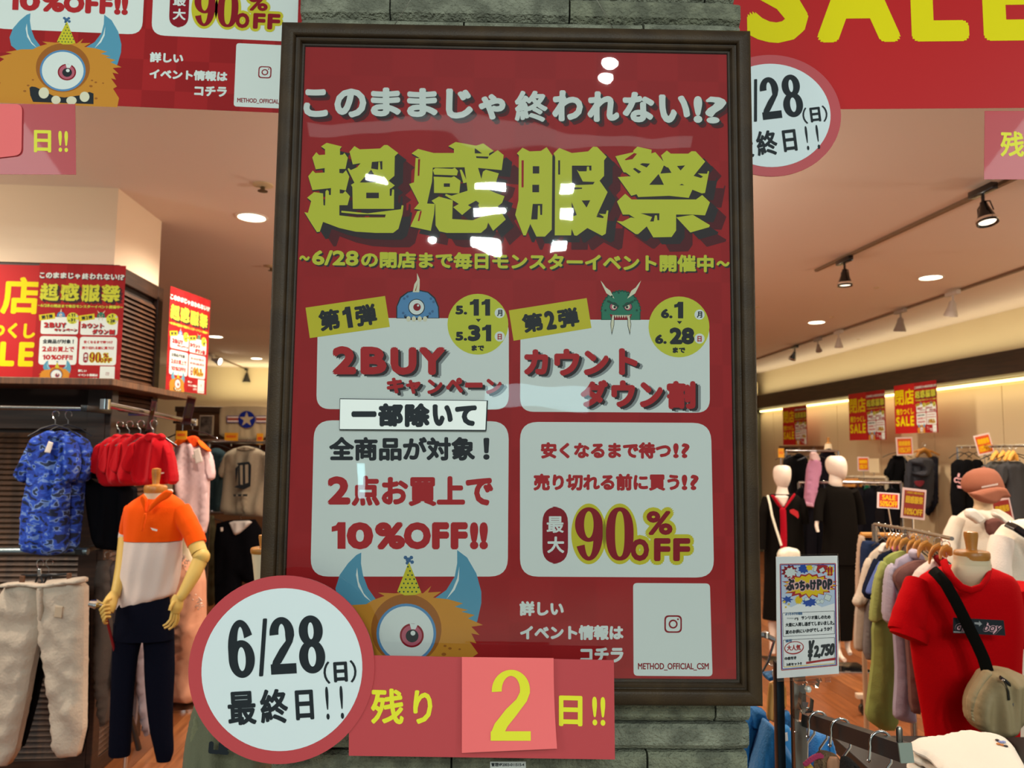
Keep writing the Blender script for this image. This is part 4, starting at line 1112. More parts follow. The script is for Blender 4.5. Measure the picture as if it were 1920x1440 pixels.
# posters in the shop
at_px(149, 607, 3.53, ALPHA, .575, .5, .5, label='red event poster on the louvred cabinet beside the sale poster')
at_px(-4, 607, 3.52, ALPHA, .575, .5, .5, label='red closing sale poster cut by the left edge of the photo', kind='sale')
put_poster(Matrix.Translation((-1.93, 4.42, 1.6 + (850 - 660) / 1400 * 4.42 + .02)) @ Matrix.Rotation(R(81), 4, 'Z'), .594, 'narrow-looking red event poster hung edge-on beside the cabinet')
GP = 'paired red posters along the right wall'
YA = R(12)
for (xl, xm, xr, yt, yb, D, l1, l2) in [(1671, 1716, 1762, 718, 812, 7.6, 'red closing sale poster nearest the camera on the right wall', 'red event poster nearest the camera on the right wall'),
                                 (1591, 1625, 1661, 735, 825, 8.6, 'red closing sale poster second along the right wall', 'red event poster second along the right wall'),
                                 (1466, 1490, 1515, 762, 834, 10.6, 'red closing sale poster farthest along the right wall', 'red event poster farthest along the right wall')]:
    h = (yb - yt) / F * D
    w_ = (xm - xl) / F * D
    yy = ALPHA - R(90)
    jp = Plane(xm, (yt + yb) / 2, D, yy); wS = h * .728 / 1.03; wM = h * MAINW / MAINH
    put_poster(jp.M @ Matrix.Translation((-wS / 2, 0, 0)), h, l1, 'sale', GP)
    put_poster(jp.M @ Matrix.Translation((wM / 2, -.002, 0)), h, l2, 'main', GP)
# ------------------------------------------------------------------ helpers for goods
def zf(ox, oy, k):
    return lambda P: [(ox + x / k, oy + y / k) for x, y in P]
Z3 = zf(0, 760, 3.5556); Z4 = zf(0, 1035, 3.5556); Z7 = zf(1380, 700, 3.5556); Z8 = zf(1380, 1035, 3.5556)
CHR = mat('chrome', '#d8d8d6', 0.15, metal=1.0)
HW = mat('hanger_wood', '#c98a36', 0.45, col2='#b5742a', nscale=6, stretch=(1, 1, 8))
WC = mat('mannequin_wood', '#b87a2e', 0.4, col2='#a5681f', nscale=5, stretch=(1, 1, 6), coat=.2)
CRM = mat('mannequin_cream', '#e0cba8', 0.6)
SKIN = mat('mannequin_white', '#efdccb', 0.4)
ARM = mat('mannequin_arm_wood', '#d9b45e', 0.55)
TAG = mat('paper_tag', '#f3e6da', .6)
camo = mat('camouflage', '#2850a8', .9, bump=.2, bscale=200)
def _camo():
    nt = camo.node_tree; b = nt.nodes['Principled BSDF']
    tc = nt.nodes.new('ShaderNodeTexCoord'); mp = nt.nodes.new('ShaderNodeMapping'); mp.inputs['Scale'].default_value = (1, 1, 1.7); mp.inputs['Rotation'].default_value = (0, R(25), 0)
    n = nt.nodes.new('ShaderNodeTexNoise'); n.inputs['Scale'].default_value = 22; n.inputs['Detail'].default_value = 1.5; n.inputs['Distortion'].default_value = .6
    r = nt.nodes.new('ShaderNodeValToRGB'); r.color_ramp.interpolation = 'CONSTANT'
    cs = [(0, '#14203f'), (.40, '#1f3fa6'), (.50, '#2c55c4'), (.57, '#6f8fd0'), (.64, '#25324f')]
    while len(r.color_ramp.elements) < len(cs): r.color_ramp.elements.new(.5)
    for e, (p, c) in zip(r.color_ramp.elements, cs): e.position = p; e.color = (*lin(c), 1)
    nt.links.new(tc.outputs['Object'], mp.inputs[0]); nt.links.new(mp.outputs[0], n.inputs['Vector']); nt.links.new(n.outputs['Fac'], r.inputs[0]); nt.links.new(r.outputs[0], b.inputs['Base Color'])
_camo()
def goods(name, label, cat, D, parts, yaw=0.0, group=None, hang=None, hw=False, hy=None):
    """parts: (part name, outline px, material or hex, {puff options}). hang: (px, py) of the rail point the hanger hooks over."""
    allp = [p for q in parts for p in q[1]]
    bx_ = sum(p[0] for p in allp) / len(allp); by_ = max(p[1] for p in allp)
    pl = Plane(bx_, by_, D, yaw)
    t = thing(name, label, cat, pl, group=group)
    for i, q in enumerate(parts):
        pn, pts, m = q[:3]; kw = dict(q[3]) if len(q) > 3 else {}
        lab = kw.pop('label', None)
        m = cloth(m) if isinstance(m, str) else m
        mb = MB(); puff(mb, pl, pts, m, seed=hash(label) % 97 + i if False else (len(label) * 3 + i), **kw)
        mb.obj(pn, t, lab, smooth=180)
    if hang:
        h = MB(); hp = pl.p(*hang)
        e_ = hook(h, hp, .016, CHR, .0018, stem=.02)
        sh = hy or .16
        m = HW if hw else DRAIL
        h.tube([(e_.x - sh, 0, e_.z - .055), (e_.x - sh * .5, 0, e_.z - .018), (e_.x, 0, e_.z), (e_.x + sh * .5, 0, e_.z - .018), (e_.x + sh, 0, e_.z - .055)], [.006, .011, .013, .011, .006] if hw else .004, m, 8)
        h.obj('hanger', t, 'wooden hanger' if hw else 'wire hanger')
    return t, pl
def neck(t, pl, cx, ytop, ybot, rtop, rbot, D=0.0, cap=None, knob=None, m=None, name='neck'):
    """cream neck from ytop to ybot with a turned wooden cap and knob above"""
    k = pl.px(1); m = m or CRM
    b = MB(); sil(b, pl, [(ytop, cx - rtop, cx + rtop, .95), ((ytop + ybot) / 2, cx - (rtop + rbot) / 2 * .96, cx + (rtop + rbot) / 2 * .96, .9), (ybot, cx - rbot, cx + rbot, .8)], m, dy=D); b.obj(name, t, 'smooth cream neck', smooth=60)
    if cap:
        r, h, kr, kh = [v * k for v in cap]; p = pl.p(cx, ytop, D)
        b = MB(); b.lathe([(r * .96, -h * .5), (r, -h * .1), (r, h * .35), (r * .93, h * .6), (r * .4, h * .75), (kr * .75, h * .8), (kr * .7, h * .95), (kr * .95, h + kh * .75), (kr * .9, h + kh * .95), (kr * .3, h + kh), (.0005, h + kh)], WC, c=(p.x, p.y, p.z), seg=28)
        b.obj('wooden_cap', t, 'turned wooden cap with a knob', smooth=50)

# --- camouflage polo shirts
for i, (dx, D, lab, tagged) in enumerate([(0, 3.44, 'blue camouflage polo shirt with a white price tag', True), (24, 3.53, 'blue camouflage polo shirt behind the tagged one', False)]):
    f = lambda P, dx=dx: [(x + dx, y) for x, y in Z3(P)]
    w2 = .92
    body = [(300,185),(330,170),(370,195),(405,175),(440,190),(480,215),(470,330),(455,600),(445,960),(420,985),(330,1000),(190,980),(145,960),(152,700),(195,500),(205,330),(215,225)] if i == 0 else [(300,185),(330,170),(370,195),(405,175),(430,190),(470,215),(480,330),(470,600),(430,960),(410,975),(330,985),(240,980),(190,960),(200,700),(205,500),(205,330),(215,225)]
    ps = [('shirt_body', f(body), camo, dict(thick=.11, fold=.5)),
          ('sleeve', f([(240,205),(190,290),(150,390),(108,462),(165,522),(200,500),(225,400),(250,260)]), camo, dict(thick=.08)),
          ('sleeve', f([(430,200),(490,225),(520,300),(525,400),(500,510),(440,500),(425,380),(420,260)]), camo, dict(thick=.09, dy=-.01)),
          ('collar', f([(300,190),(330,165),(370,185),(400,168),(425,195),(395,225),(370,215),(340,235)]), camo, dict(thick=.06, dy=-.035))]
    if tagged: ps.append(('price_tag', f([(325,238),(355,250),(333,318),(297,312)]), TAG, dict(thick=.006, dy=-.095, sm=0, label='white tag')))
    goods('polo_shirt', lab, 'shirt', D, ps, group='camouflage shirts on the left rail', hang=f([(372, 60)])[0], hy=.12)
# --- red polo shirts and the black garments under them
base = [(960,205),(1020,190),(1080,200),(1140,260),(1150,330),(1130,525),(1020,530),(910,530),(880,440),(900,320),(915,240)]
RED = '#b80a18'
for i, (dx, D, lab) in enumerate([(0, 3.38, 'red polo shirt with a small white chest mark, nearest of the red row'), (-85, 3.44, 'red polo shirt second from the marked one'), (-160, 3.50, 'red polo shirt third from the marked one'), (-225, 3.56, 'red polo shirt farthest left in the red row')]):
    f = lambda P, dx=dx: Z3([(x + dx, y + abs(dx) * .04) for x, y in P])
    ps = [('shirt_body', f(base), RED, dict(thick=.10, fold=.6)),
          ('sleeve', f([(925,235),(880,260),(860,320),(828,400),(850,440),(895,455),(925,400)]), RED, dict(thick=.08, dy=.0)),
          ('sleeve', f([(1120,240),(1160,330),(1187,500),(1160,532),(1105,510),(1090,420),(1095,300)]), RED, dict(thick=.08, dy=-.01)),
          ('collar', f([(965,210),(1000,180),(1050,195),(1080,185),(1105,215),(1060,250),(1035,235),(1000,250)]), RED, dict(thick=.05, dy=-.03))]
    if i == 0: ps.append(('chest_mark', f([(1065,448),(1095,446),(1093,455),(1070,458)]), TAG, dict(thick=.004, dy=-.055, sm=0)))
    goods('polo_shirt', lab, 'shirt', D, ps, group='red shirts on the side rail', hang=f([(1025, 120)])[0], hy=.11)
BL = '#0d0d11'
goods('black_shirt', 'black short-sleeved shirt hanging under the red polo shirts', 'shirt', 3.62, [('shirt_body', Z3([(640,520),(905,520),(900,700),(860,962),(760,966),(640,945),(600,700),(585,480)]), BL, dict(thick=.12)), ('sleeve', Z3([(580,385),(730,372),(900,455),(905,520),(780,510),(585,480)]), BL, dict(thick=.08))], hang=Z3([(800, 330)])[0])
# --- pink and orange polo shirt
WPK = '#f0cfd0'
goods('polo_shirt', 'pale pink polo shirt with an orange collar and white tags', 'shirt', 4.46, [
    ('shirt_body', Z3([(1165,280),(1225,235),(1330,225),(1395,300),(1395,460),(1385,850),(1300,855),(1240,850),(1190,640),(1170,500)]), WPK, dict(thick=.11, fold=.55)),
    ('sleeve', Z3([(1385,285),(1420,350),(1437,480),(1400,505),(1375,440),(1370,330)]), WPK, dict(thick=.07)),
    ('shoulder_yoke', Z3([(1150,272),(1200,212),(1240,205),(1260,230),(1180,280)]), '#ff6a14', dict(thick=.07, dy=-.045, label='orange shoulder')),
    ('shoulder_yoke', Z3([(1320,225),(1345,240),(1405,300),(1395,312),(1345,280)]), '#ff6a14', dict(thick=.07, dy=-.045, label='orange shoulder')),
    ('collar', Z3([(1245,215),(1290,200),(1325,215),(1330,260),(1300,290),(1262,250)]), '#f4501a', dict(thick=.05, dy=-.045, label='orange collar')),
    ('price_tag', Z3([(1288,300),(1330,280),(1352,375),(1305,388)]), TAG, dict(thick=.006, dy=-.095, sm=0)), ('price_tag', Z3([(1280,330),(1300,325),(1305,355),(1285,355)]), TAG, dict(thick=.006, dy=-.092, sm=0))], hang=Z3([(1285, 112)])[0])
# --- grey T-shirt with a blackletter D, dark shirts beside it
GD = '#a89c86'
t, pl = goods('t_shirt', 'grey-beige T-shirt with a large black blackletter D', 't-shirt', 6.4, [
    ('shirt_body', Z3([(1505,320),(1580,280),(1640,290),(1700,280),(1765,310),(1800,350),(1795,742),(1640,740),(1468,722),(1490,560),(1495,450)]), GD, dict(thick=.12, fold=.6)),
    ('sleeve', Z3([(1520,310),(1495,340),(1455,445),(1478,485),(1500,470),(1525,380)]), GD, dict(thick=.09)), ('sleeve', Z3([(1760,310),(1800,330),(1850,440),(1820,500),(1765,470)]), GD, dict(thick=.09, dy=-.02)),
    ('collar', Z3([(1575,285),(1640,268),(1705,285),(1690,300),(1640,305),(1590,300)]), GD, dict(thick=.06, dy=-.04))], hang=Z3([(1655, 232)])[0])
a = Art(pl, .13); a.begin('printed_letter', 'black blackletter letter')
q = lambda P, l=1: a.poly(Z3(P), PK, l)
q([(1580,385),(1660,375),(1675,400),(1670,540),(1625,562),(1560,545),(1590,530),(1588,400)]); 
g_ = mat('cloth_' + GD.lstrip('#')); 
a.poly(Z3([(1600,400),(1618,398),(1618,530),(1602,528)]), g_, 2); a.poly(Z3([(1634,396),(1655,394),(1655,515),(1636,522)]), g_, 2)
q([(1568,420),(1590,400),(1580,470),(1572,520)]); q([(1555,592),(1650,592),(1648,606),(1556,608)], 1); a.poly(Z3([(1575,594),(1585,594),(1585,606),(1575,606)]), g_, 2); a.poly(Z3([(1610,594),(1618,594),(1618,606),(1610,606)]), g_, 2)
a.objs(t)
goods('t_shirt', 'dark teal T-shirt between the pale pink polo and the blackletter shirt', 't-shirt', 6.7, [('shirt_body', Z3([(1390,300),(1450,280),(1510,320),(1500,500),(1475,720),(1400,715),(1390,500)]), '#31444a', dict(thick=.12))], hang=Z3([(1440, 225)])[0])
goods('trousers', 'black trousers with a white pocket lining under the blackletter shirt', 'trousers', 6.3, [
    ('trouser_legs', Z3([(1432,790),(1530,765),(1740,760),(1745,1100),(1735,1190),(1620,1180),(1612,1120),(1600,1420),(1480,1560),(1440,1430)]), BL, dict(thick=.14)),
    ('pocket_lining', Z3([(1525,772),(1690,768),(1640,820),(1600,852),(1565,868),(1545,820)]), '#d9d2cc', dict(thick=.05, dy=-.07, label='white lining')),
    ('price_tag', Z3([(1470,815),(1488,812),(1488,848),(1472,848)]), TAG, dict(thick=.006, dy=-.08, sm=0))], hang=Z3([(1610, 735)])[0])
goods('jeans', 'grey-green trousers hanging beside the black trousers', 'trousers', 6.6, [('trouser_legs', Z3([(1370,740),(1435,735),(1440,1200),(1430,1330),(1385,1340),(1375,1000)]), '#4b4632', dict(thick=.1))], hang=Z3([(1405, 715)])[0])
for nm, y in (('upper', 830), ('lower', 962)):
    w_ = [Plane(392, y, 6.5).o, Plane(506, y, 6.4).o]; T_ = Matrix.Translation((-w_[1].x, -w_[1].y, 0))
    t = thing('garment_rail', nm + ' chrome rail at the back left carrying ' + ('the blackletter T-shirt' if nm == 'upper' else 'the black trousers'), 'clothes rack', M=T_.inverted())
    b = MB(); b.tube(w_, .013, RAILM, 10); b.obj('rail', t, M=T_)
    for p in w_: b = MB(); b.tube([p, (p.x, p.y, 0)], .013, RAILM, 10); b.obj('post', t, M=T_)
# --- back display at the left: shelves, a star shirt, price cards
bd = thing('display_wall', 'dark wooden display wall at the back left with shelf and rail', 'shelf', Plane(430, 1110, 8.4, ALPHA))
pb = Plane(430, 1110, 8.4, ALPHA)
q1 = pb.p(330, 762, 0); q2 = pb.p(640, 1110, 0)
MB().box(q1.x, q2.x, 0.02, .3, 0, q1.z, mat('display_brown', '#5a3818', .6)).obj('back_panel', bd, smooth=0)
b = MB(); b.box(q1.x, q2.x, -.03, .02, q1.z - .06, q1.z + .0, mat('display_dark', '#3c2410', .6), .004); b.obj('top_trim', bd, smooth=0)
s1 = pb.p(380, 828, 0)
b = MB(); b.box(s1.x, q2.x, -.35, .02, s1.z - .03, s1.z, DKW, .003); b.obj('shelf_board', bd, smooth=0)
b = MB(); b.tube([(s1.x, -.36, s1.z + .01), (q2.x, -.36, s1.z + .01)], .016, CHR, 10); b.obj('clothes_rail', bd, 'chrome rail')
t, pl = goods('t_shirt', 'cream T-shirt with a blue star roundel pinned high at the back left', 't-shirt', 8.1, [('shirt_body', [(412,768),(420,762),(498,762),(506,770),(505,826),(412,826)], '#c3b08c', dict(thick=.05, fold=.5))])
a = Art(pl, .05); a.begin('star_roundel', 'blue roundel with a cream star and red bars')
star = [(462.5 + (14.5 if k % 2 == 0 else 5.8) * math.sin(math.pi * k / 5), 786.5 - (14.5 if k % 2 == 0 else 5.8) * math.cos(math.pi * k / 5)) for k in range(10)]
a.disc(462.5, 786.5, 16, mat('print_navy', '#182a86', .8), 2); a.poly(star, mat('cloth_c3b08c'), 3)
for x0, x1 in ((425, 447), (479, 499)):
    a.quad(x0, 779.5, x1, 792.5, mat('print_violet', '#6a5a88', .8), 1); a.quad(x0 + 1.5, 781, x1, 791, TAG, 1.5); a.quad(x0 + 1.5, 783.5, x1, 788.5, mat('print_brick', '#a4503c', .8), 1.8)
a.objs(t)
PF = Plane(387, 800, 8.15, ALPHA)
t = thing('framed_picture', 'small dark framed picture leaning at the back left', 'picture', PF)
a = Art(PF, 0); a.begin('frame', 'pale thin frame'); 
c0, c1 = PF.p(373, 816), PF.p(401, 779)
MB().box(c0.x, c1.x, -.01, .02, c0.z, c1.z, mat('pale_frame', '#a89880', .6), .003).obj('frame', t, smooth=0)
MB().box(c0.x + .012, c1.x - .012, -.013, -.009, c0.z + .012, c1.z - .012, mat('picture_dark', '#2c2420', .6, col2='#6c6055', nscale=12)).obj('picture_print', t, smooth=0)
OY = mat('card_orange_yellow', '#e8a010', .6); ORD = mat('card_orange_red', '#e25010', .6)
def small_card(cx, cy, w_, h_, D, label, ang=0.0, face=None, stripe=None, border=None, grp='sale cards on the racks', stem=None, cat='price card', lines=2):
    pl = Plane(cx, cy + h_ / 2, D, 0)
    t = thing('price_card', label, cat, pl, group=grp)
    k = pl.px(1); M = Matrix.Translation((0, 0, h_ / 2 * k)) @ Matrix.Rotation(R(ang), 4, 'Y')
    W_, H_ = w_ * k, h_ * k
    if border: MB().box(-W_ / 2, W_ / 2, -.002, .002, -H_ / 2, H_ / 2, border).obj('card_board', t, smooth=0, M=M)
    f = .42 if border else .5
    MB().box(-W_ * f, W_ * f, -.004, -.0021 if border else .0, -H_ * f, H_ * f, face or OY).obj('card_face', t, smooth=0, M=M)
    if stem: b = MB(); b.tube([(0, .008, H_ / 2), (0, .008, H_ / 2 + stem)], .004, CHR, 6); b.obj('card_stem', t)
    return t, pl, M, W_, H_
def card_text(t, M, W_, H_, rows, m, y=-.005):
    a = LArt(); a.begin('lettering')
    for s, (x0, y0, x1, y1), b in rows:
        a.text(s, ((x0 - .5) * W_ * 1000, (y0 - .5) * H_ * 1000, (x1 - .5) * W_ * 1000, (y1 - .5) * H_ * 1000), m, 1, b * H_ * 10, 6)
    o = a.cur.obj('lettering', t, smooth=0, M=M @ Matrix.Translation((0, y, 0)))
for cx, cy, w_, h_, D, lab in [(433.5, 819, 25, 15, 8.03, 'orange-yellow price card under the star roundel shirt'), (340, 816, 20, 16, 4.33, 'yellow price card left of the orange collar'), (487, 823, 12, 21, 8.04, 'narrow orange price card close to the frame at the back left')]:
    t, pl, M, W_, H_ = small_card(cx, cy, w_, h_, D, lab, stem=.11 if D < 5 else -.10); card_text(t, M, W_, H_, [('超感服祭', (.12, .3, .88, .62), 1)], ORD)
# clear sign holders on the side rail
CA = clear('clear_plastic', '#e8d8d4', 1.5, .05)
for (P, D, lab) in [([(1015,955),(1050,960),(1005,1165),(972,1170)], 3.5, 'clear plastic card holder on the side rail above the red polo shirts'), ([(1250,930),(1312,945),(1272,1125),(1205,1130)], 4.1, 'clear plastic card holder on the side rail above the pink polo')]:
    pts = [(x / 3.5556, 480 + y / 3.5556) for x, y in P]
    pl = Plane(pts[3][0], pts[3][1], D); t = thing('card_holder', lab, 'card holder', pl)
    def slab(P, y0, y1, m, nm, lb=None):
        v = [pl.p(*p) for p in P]; vs = [(p.x, y0, p.z) for p in v] + [(p.x, y1, p.z) for p in v]
        MB().add(vs, [(3, 2, 1, 0), (4, 5, 6, 7), (0, 1, 5, 4), (1, 2, 6, 5), (2, 3, 7, 6), (3, 0, 4, 7)], m).obj(nm, t, lb, smooth=0)
    slab(pts, -.004, -.002, CA, 'cover'); c_ = (sum(p[0] for p in pts) / 4, sum(p[1] for p in pts) / 4)
    slab([(c_[0] + (x - c_[0]) * .85, c_[1] + (y - c_[1]) * .9) for x, y in pts], 0, .001, mat('insert_maroon', '#8f4038', .6), 'insert_card', 'maroon card')
    slab([(c_[0] + (x - c_[0]) * .5, c_[1] + (y - c_[1]) * .5 ) for x, y in pts], -.0015, -.0005, mat('insert_gold', '#b09020', .6), 'card_print')
# rail that the red and pink shirts hang from
r0 = Plane(197, 758, 2.95).o; r1 = Plane(365, 792, 4.6).o
o = MB(); o.tube([r0, r0.lerp(r1, .5), r1], .013, RAILM, 12); o.lathe([(.02, -.02), (.02, .02)], CHR, c=tuple(r1), seg=12); o.lathe([(.02, -.02), (.02, .02)], CHR, c=tuple(r0), seg=12)
rl = thing('side_rail', 'chrome rail running back beside the cabinet, carrying the red shirts', 'rail', M=Matrix.Translation(r1)); rr = o.obj('rail_tube', rl, M=Matrix.Translation(-r1))
o = MB(); 
for p in (r0.lerp(r1, .45), r1): o.tube([p, (p.x - .13, p.y, p.z)], .009, RAILM, 8)
o.obj('bracket', rl, M=Matrix.Translation(-r1))

# --- white trousers on the lower rail
WT = mat('white_twill', '#cdbdab', .85, bump=.35, bscale=90)
goods('trousers', 'off-white cotton trousers clipped on a hanger at the far left', 'trousers', 3.40, [
    ('trouser_leg', Z4([(20,205),(275,192),(278,560),(240,720),(190,1000),(100,1408),(-60,1425),(-60,900),(-10,600)]), WT, dict(thick=.12, fold=.22, fs=20, fdir=(.8, .7))),
    ('trouser_leg', Z4([(270,190),(580,165),(578,500),(566,1345),(380,1364),(340,950),(290,640),(275,555)]), WT, dict(thick=.12, fold=.22, fs=20, fdir=(.8, .7))),
    ('waistband', Z4([(18,205),(150,198),(300,215),(470,172),(580,163),(580,205),(440,218),(300,240),(150,225),(18,235)]), WT, dict(thick=.07, dy=-.045)),
    ('fly_flap', Z4([(250,235),(290,232),(285,420),(268,470),(255,400)]), WT, dict(thick=.03, dy=-.06)),
    ('price_tag', Z4([(370,360),(420,362),(410,440),(360,435)]), mat('tag_buff', '#c9b49a', .6), dict(thick=.006, dy=-.07, sm=0)),
    ('clip', Z4([(135,158),(165,158),(160,222),(130,222)]), mat('clip_brown', '#6a4630', .5), dict(thick=.02, dy=-.05, sm=0)), ('clip', Z4([(450,140),(474,140),(474,205),(448,205)]), mat('clip_brown', '#6a4630', .5), dict(thick=.02, dy=-.05, sm=0)),
    ('hanger_bar', Z4([(140,150),(460,140),(460,152),(300,170),(140,162)]), DRAIL, dict(thick=.01, sm=0)), ('hanger_stem', Z4([(250,112),(275,110),(280,160),(252,162)]), CHR, dict(thick=.01, sm=0))], hang=Z4([(268, 75)])[0], hy=.02)
goods('trousers', 'black trousers hanging behind the off-white pair', 'trousers', 3.55, [
    ('trouser_leg', Z4([(40,210),(330,205),(310,600),(270,900),(160,1300),(130,1290),(60,900)]), BL, dict(thick=.1)), ('trouser_leg', Z4([(300,200),(592,185),(590,600),(580,1335),(420,1330),(330,700)]), BL, dict(thick=.1))], hang=Z4([(330, 70)])[0], hy=.02)
goods('trousers', 'grey-brown trousers in the shade left of the headless mannequin', 'trousers', 3.60, [('trouser_leg', Z4([(640,60),(760,50),(770,560),(720,1140),(670,1165),(640,700)]), '#544943', dict(thick=.1)), ('trouser_leg', Z4([(700,60),(830,70),(830,600),(800,900),(760,900),(720,400)]), '#4a4040', dict(thick=.1, dy=.03))], hang=Z4([(720, 20)])[0], hy=.02)
goods('trousers', 'lilac-grey trousers seen between the mannequin legs', 'trousers', 4.1, [('trouser_leg', Z4([(880,560),(975,570),(985,900),(1003,1215),(965,1228),(930,1000)]), '#9c8f96', dict(thick=.08)), ('trouser_leg', Z4([(860,560),(935,560),(925,900),(905,1170),(885,1165)]), '#a7999c', dict(thick=.08, dy=.02))], hang=Z4([(930, 500)])[0], hy=.02)
# --- peach dress with embroidery
PE = '#e8a888'
t, pl = goods('dress', 'peach chiffon dress with silver beading behind the headless mannequin', 'dress', 4.8, [
    ('dress_body', Z4([(1205,30),(1255,40),(1310,90),(1362,130),(1365,480),(1360,800),(1330,980),(1250,1000),(1145,985),(1140,700),(1160,400),(1190,200)]), PE, dict(thick=.22, fold=.5, fs=22, fdir=(1.2, .1))),
    ('under_layer', Z4([(1140,930),(1340,930),(1320,1010),(1240,1020),(1150,1005)]), '#8a5040', dict(thick=.15, dy=.05))])
b = MB()
for k in range(46):
    cx, cy, s = ((1225, 60, 26) if k < 22 else (1320, 330, 30))
    x, y = Z4([(cx + random.gauss(0, s * .6), cy + random.gauss(0, s))])[0]; p = pl.p(x, y, -.11)
    b.lathe([(.001, -.006), (.006, 0), (.001, .006)], mat('beads', '#f6dccd', .2, metal=.5), c=tuple(p), seg=6)
b.obj('beading', t, 'silver beading', kind='stuff')
b = MB(); sil(b, pl, [(1000, 336, 352), (1040, 336, 356), (1060, 330, 384, .4)], CRM); b.obj('bust_form', t, smooth=60)
b = MB(); p = pl.p(*Z4([(1240, 1010)])[0], .0); b.tube([(p.x, 0, p.z + .1), (p.x, 0, -pl.o.z + .02)], .012, CHR, 10); b.lathe([(.14, -pl.o.z), (.14, -pl.o.z + .015), (.02, -pl.o.z + .03)], CHR, c=(p.x, 0, 0), seg=24); b.obj('stand', t)

# --- headless mannequin in the orange and white polo
MP = Plane(236, 1436, 3.25)
mt = thing('mannequin', 'headless mannequin in an orange and white polo shirt and navy trousers', 'mannequin', MP)
def zz3(rows): return [(760 + r[0] / 3.5556, r[1] / 3.5556, r[2] / 3.5556) + tuple(r[3:]) for r in rows]
def zz4(rows): return [(1035 + r[0] / 3.5556, r[1] / 3.5556, r[2] / 3.5556) + tuple(r[3:]) for r in rows]
ORG = cloth('#ff5a06'); WSH = mat('white_jersey', '#e6d3cb', .85, bump=.2, bscale=200, sheen=.2)
zsplit_px = Z3([(1000, 912)])[0]
zs = MP.p(*zsplit_px).z
b = MB()
sil(b, MP, zz3([(570, 985, 1100, .8), (600, 950, 1160, .75), (640, 880, 1215, .62), (680, 842, 1240, .6), (760, 832, 1230, .62), (850, 830, 1215, .62), (900, 832, 1210, .62)]), ORG, fold=.05, seg=56, cap1=False)
sil(b, MP, zz3([(903, 833, 1210, .62), (1000, 824, 1205, .62), (1100, 812, 1195, .62), (1200, 800, 1180, .6), (1280, 788, 1165, .6)]) + [(1035 + 325 / 3.5556, 783 / 3.5556, 1140 / 3.5556, .58), (1035 + 352 / 3.5556, 782 / 3.5556, 1040 / 3.5556, .5)], WSH, fold=.10, seg=64, cap0=False, seed=4)
# slanted hem: lift the right side of the last rings
xs_ = [p[0] for p in b.v]; xl_, xr_ = min(xs_), max(xs_)
zh = MP.p(220, 1035 + 400 / 3.5556).z; z0h = MP.p(220, 1035 + 352 / 3.5556).z; zc_ = MP.p(220, 760 + 1180 / 3.5556).z
nv = []
for x, y, z in b.v:
    if z < zc_:
        t_ = (zc_ - z) / (zc_ - z0h); s_ = (x - xl_) / (xr_ - xl_)
        z = zc_ - (zc_ - z) * (1.35 - .75 * min(1, max(0, s_)) )
        y *= 1 - .0 * t_
    nv.append((x, y, z))
b.v = nv
b.obj('polo_shirt', mt, 'polo shirt with an orange top and white lower part', smooth=60)
b = MB(); limb(b, MP, [Z3([(1195, 700)])[0] + (20, .0), Z3([(1245, 780)])[0] + (19, -.01), Z3([(1290, 860)])[0] + (17.5, -.02), Z3([(1310, 918)])[0] + (16.5, -.03)], ORG, seg=24, fold=.02); b.obj('sleeve', mt, smooth=60)
b = MB(); limb(b, MP, [Z3([(1294, 870)])[0] + (18.3, -.02), Z3([(1313, 925)])[0] + (17.2, -.03)], ORG, seg=24); b.obj('sleeve_cuff', mt, smooth=60)
b = MB(); limb(b, MP, [Z3([(890, 700)])[0] + (17, .03), Z3([(850, 790)])[0] + (13, .06), Z3([(835, 850)])[0] + (11, .07)], ORG, seg=20); limb(b, MP, [Z3([(836, 850)])[0] + (11.5, .07), Z3([(829, 882)])[0] + (11, .075)], WSH, seg=20); b.obj('sleeve', mt, smooth=60)
b = MB()
puff(b, MP, Z3([(958,590),(985,625),(975,720),(965,700),(935,620)]), ORG, thick=.02, dy=-.12); puff(b, MP, Z3([(1110,560),(1155,575),(1130,615),(1060,650),(985,720),(1000,660),(1060,600)]), ORG, thick=.02, dy=-.13)
puff(b, MP, Z3([(960,720),(980,720),(955,840),(938,835)]), ORG, thick=.012, dy=-.19); b.obj('collar', mt, 'orange collar and placket', smooth=180)
b = MB(); puff(b, MP, Z3([(1115,560),(1150,560),(1155,580),(1120,600)]), WSH, thick=.015, dy=-.1); b.obj('collar_trim', mt, 'white trim', smooth=180)
a = Art(MP, .197); a.begin('chest_logo', 'small white wing-shaped mark'); a.poly(Z3([(1003,815),(1050,828),(1046,840),(1015,832)]), TAG, 1); a.objs(mt)
neck(mt, MP, 1037 / 3.5556, 760 + 560 / 3.5556, 760 + 690 / 3.5556, 19.5, 22, D=-.02, cap=(20, 12, 8.5, 27))
NV = cloth('#10121f')
b = MB(); sil(b, MP, zz4([(280, 800, 1120, .6), (340, 784, 1128, .62), (420, 778, 1138, .62), (500, 768, 1150, .6), (580, 760, 1156, .55)]), NV, fold=.03, seg=36); 
sil(b, MP, zz4([(470, 766, 960, .9), (560, 758, 948, .8), (700, 750, 915, .72), (900, 742, 895, .7), (1100, 735, 880, .7), (1340, 724, 866, .7), (1358, 730, 862, .7)]), NV, fold=.05, seg=28, seed=2)
sil(b, MP, zz4([(470, 940, 1152, .9), (560, 955, 1157, .8), (680, 966, 1160, .72), (800, 964, 1163, .7), (1000, 978, 1150, .7), (1200, 1002, 1150, .7), (1330, 1035, 1160, .62), (1395, 1045, 1135, .6)]), NV, fold=.05, seg=28, seed=5, dy=.02)
b.obj('trousers', mt, 'navy trousers', smooth=60)
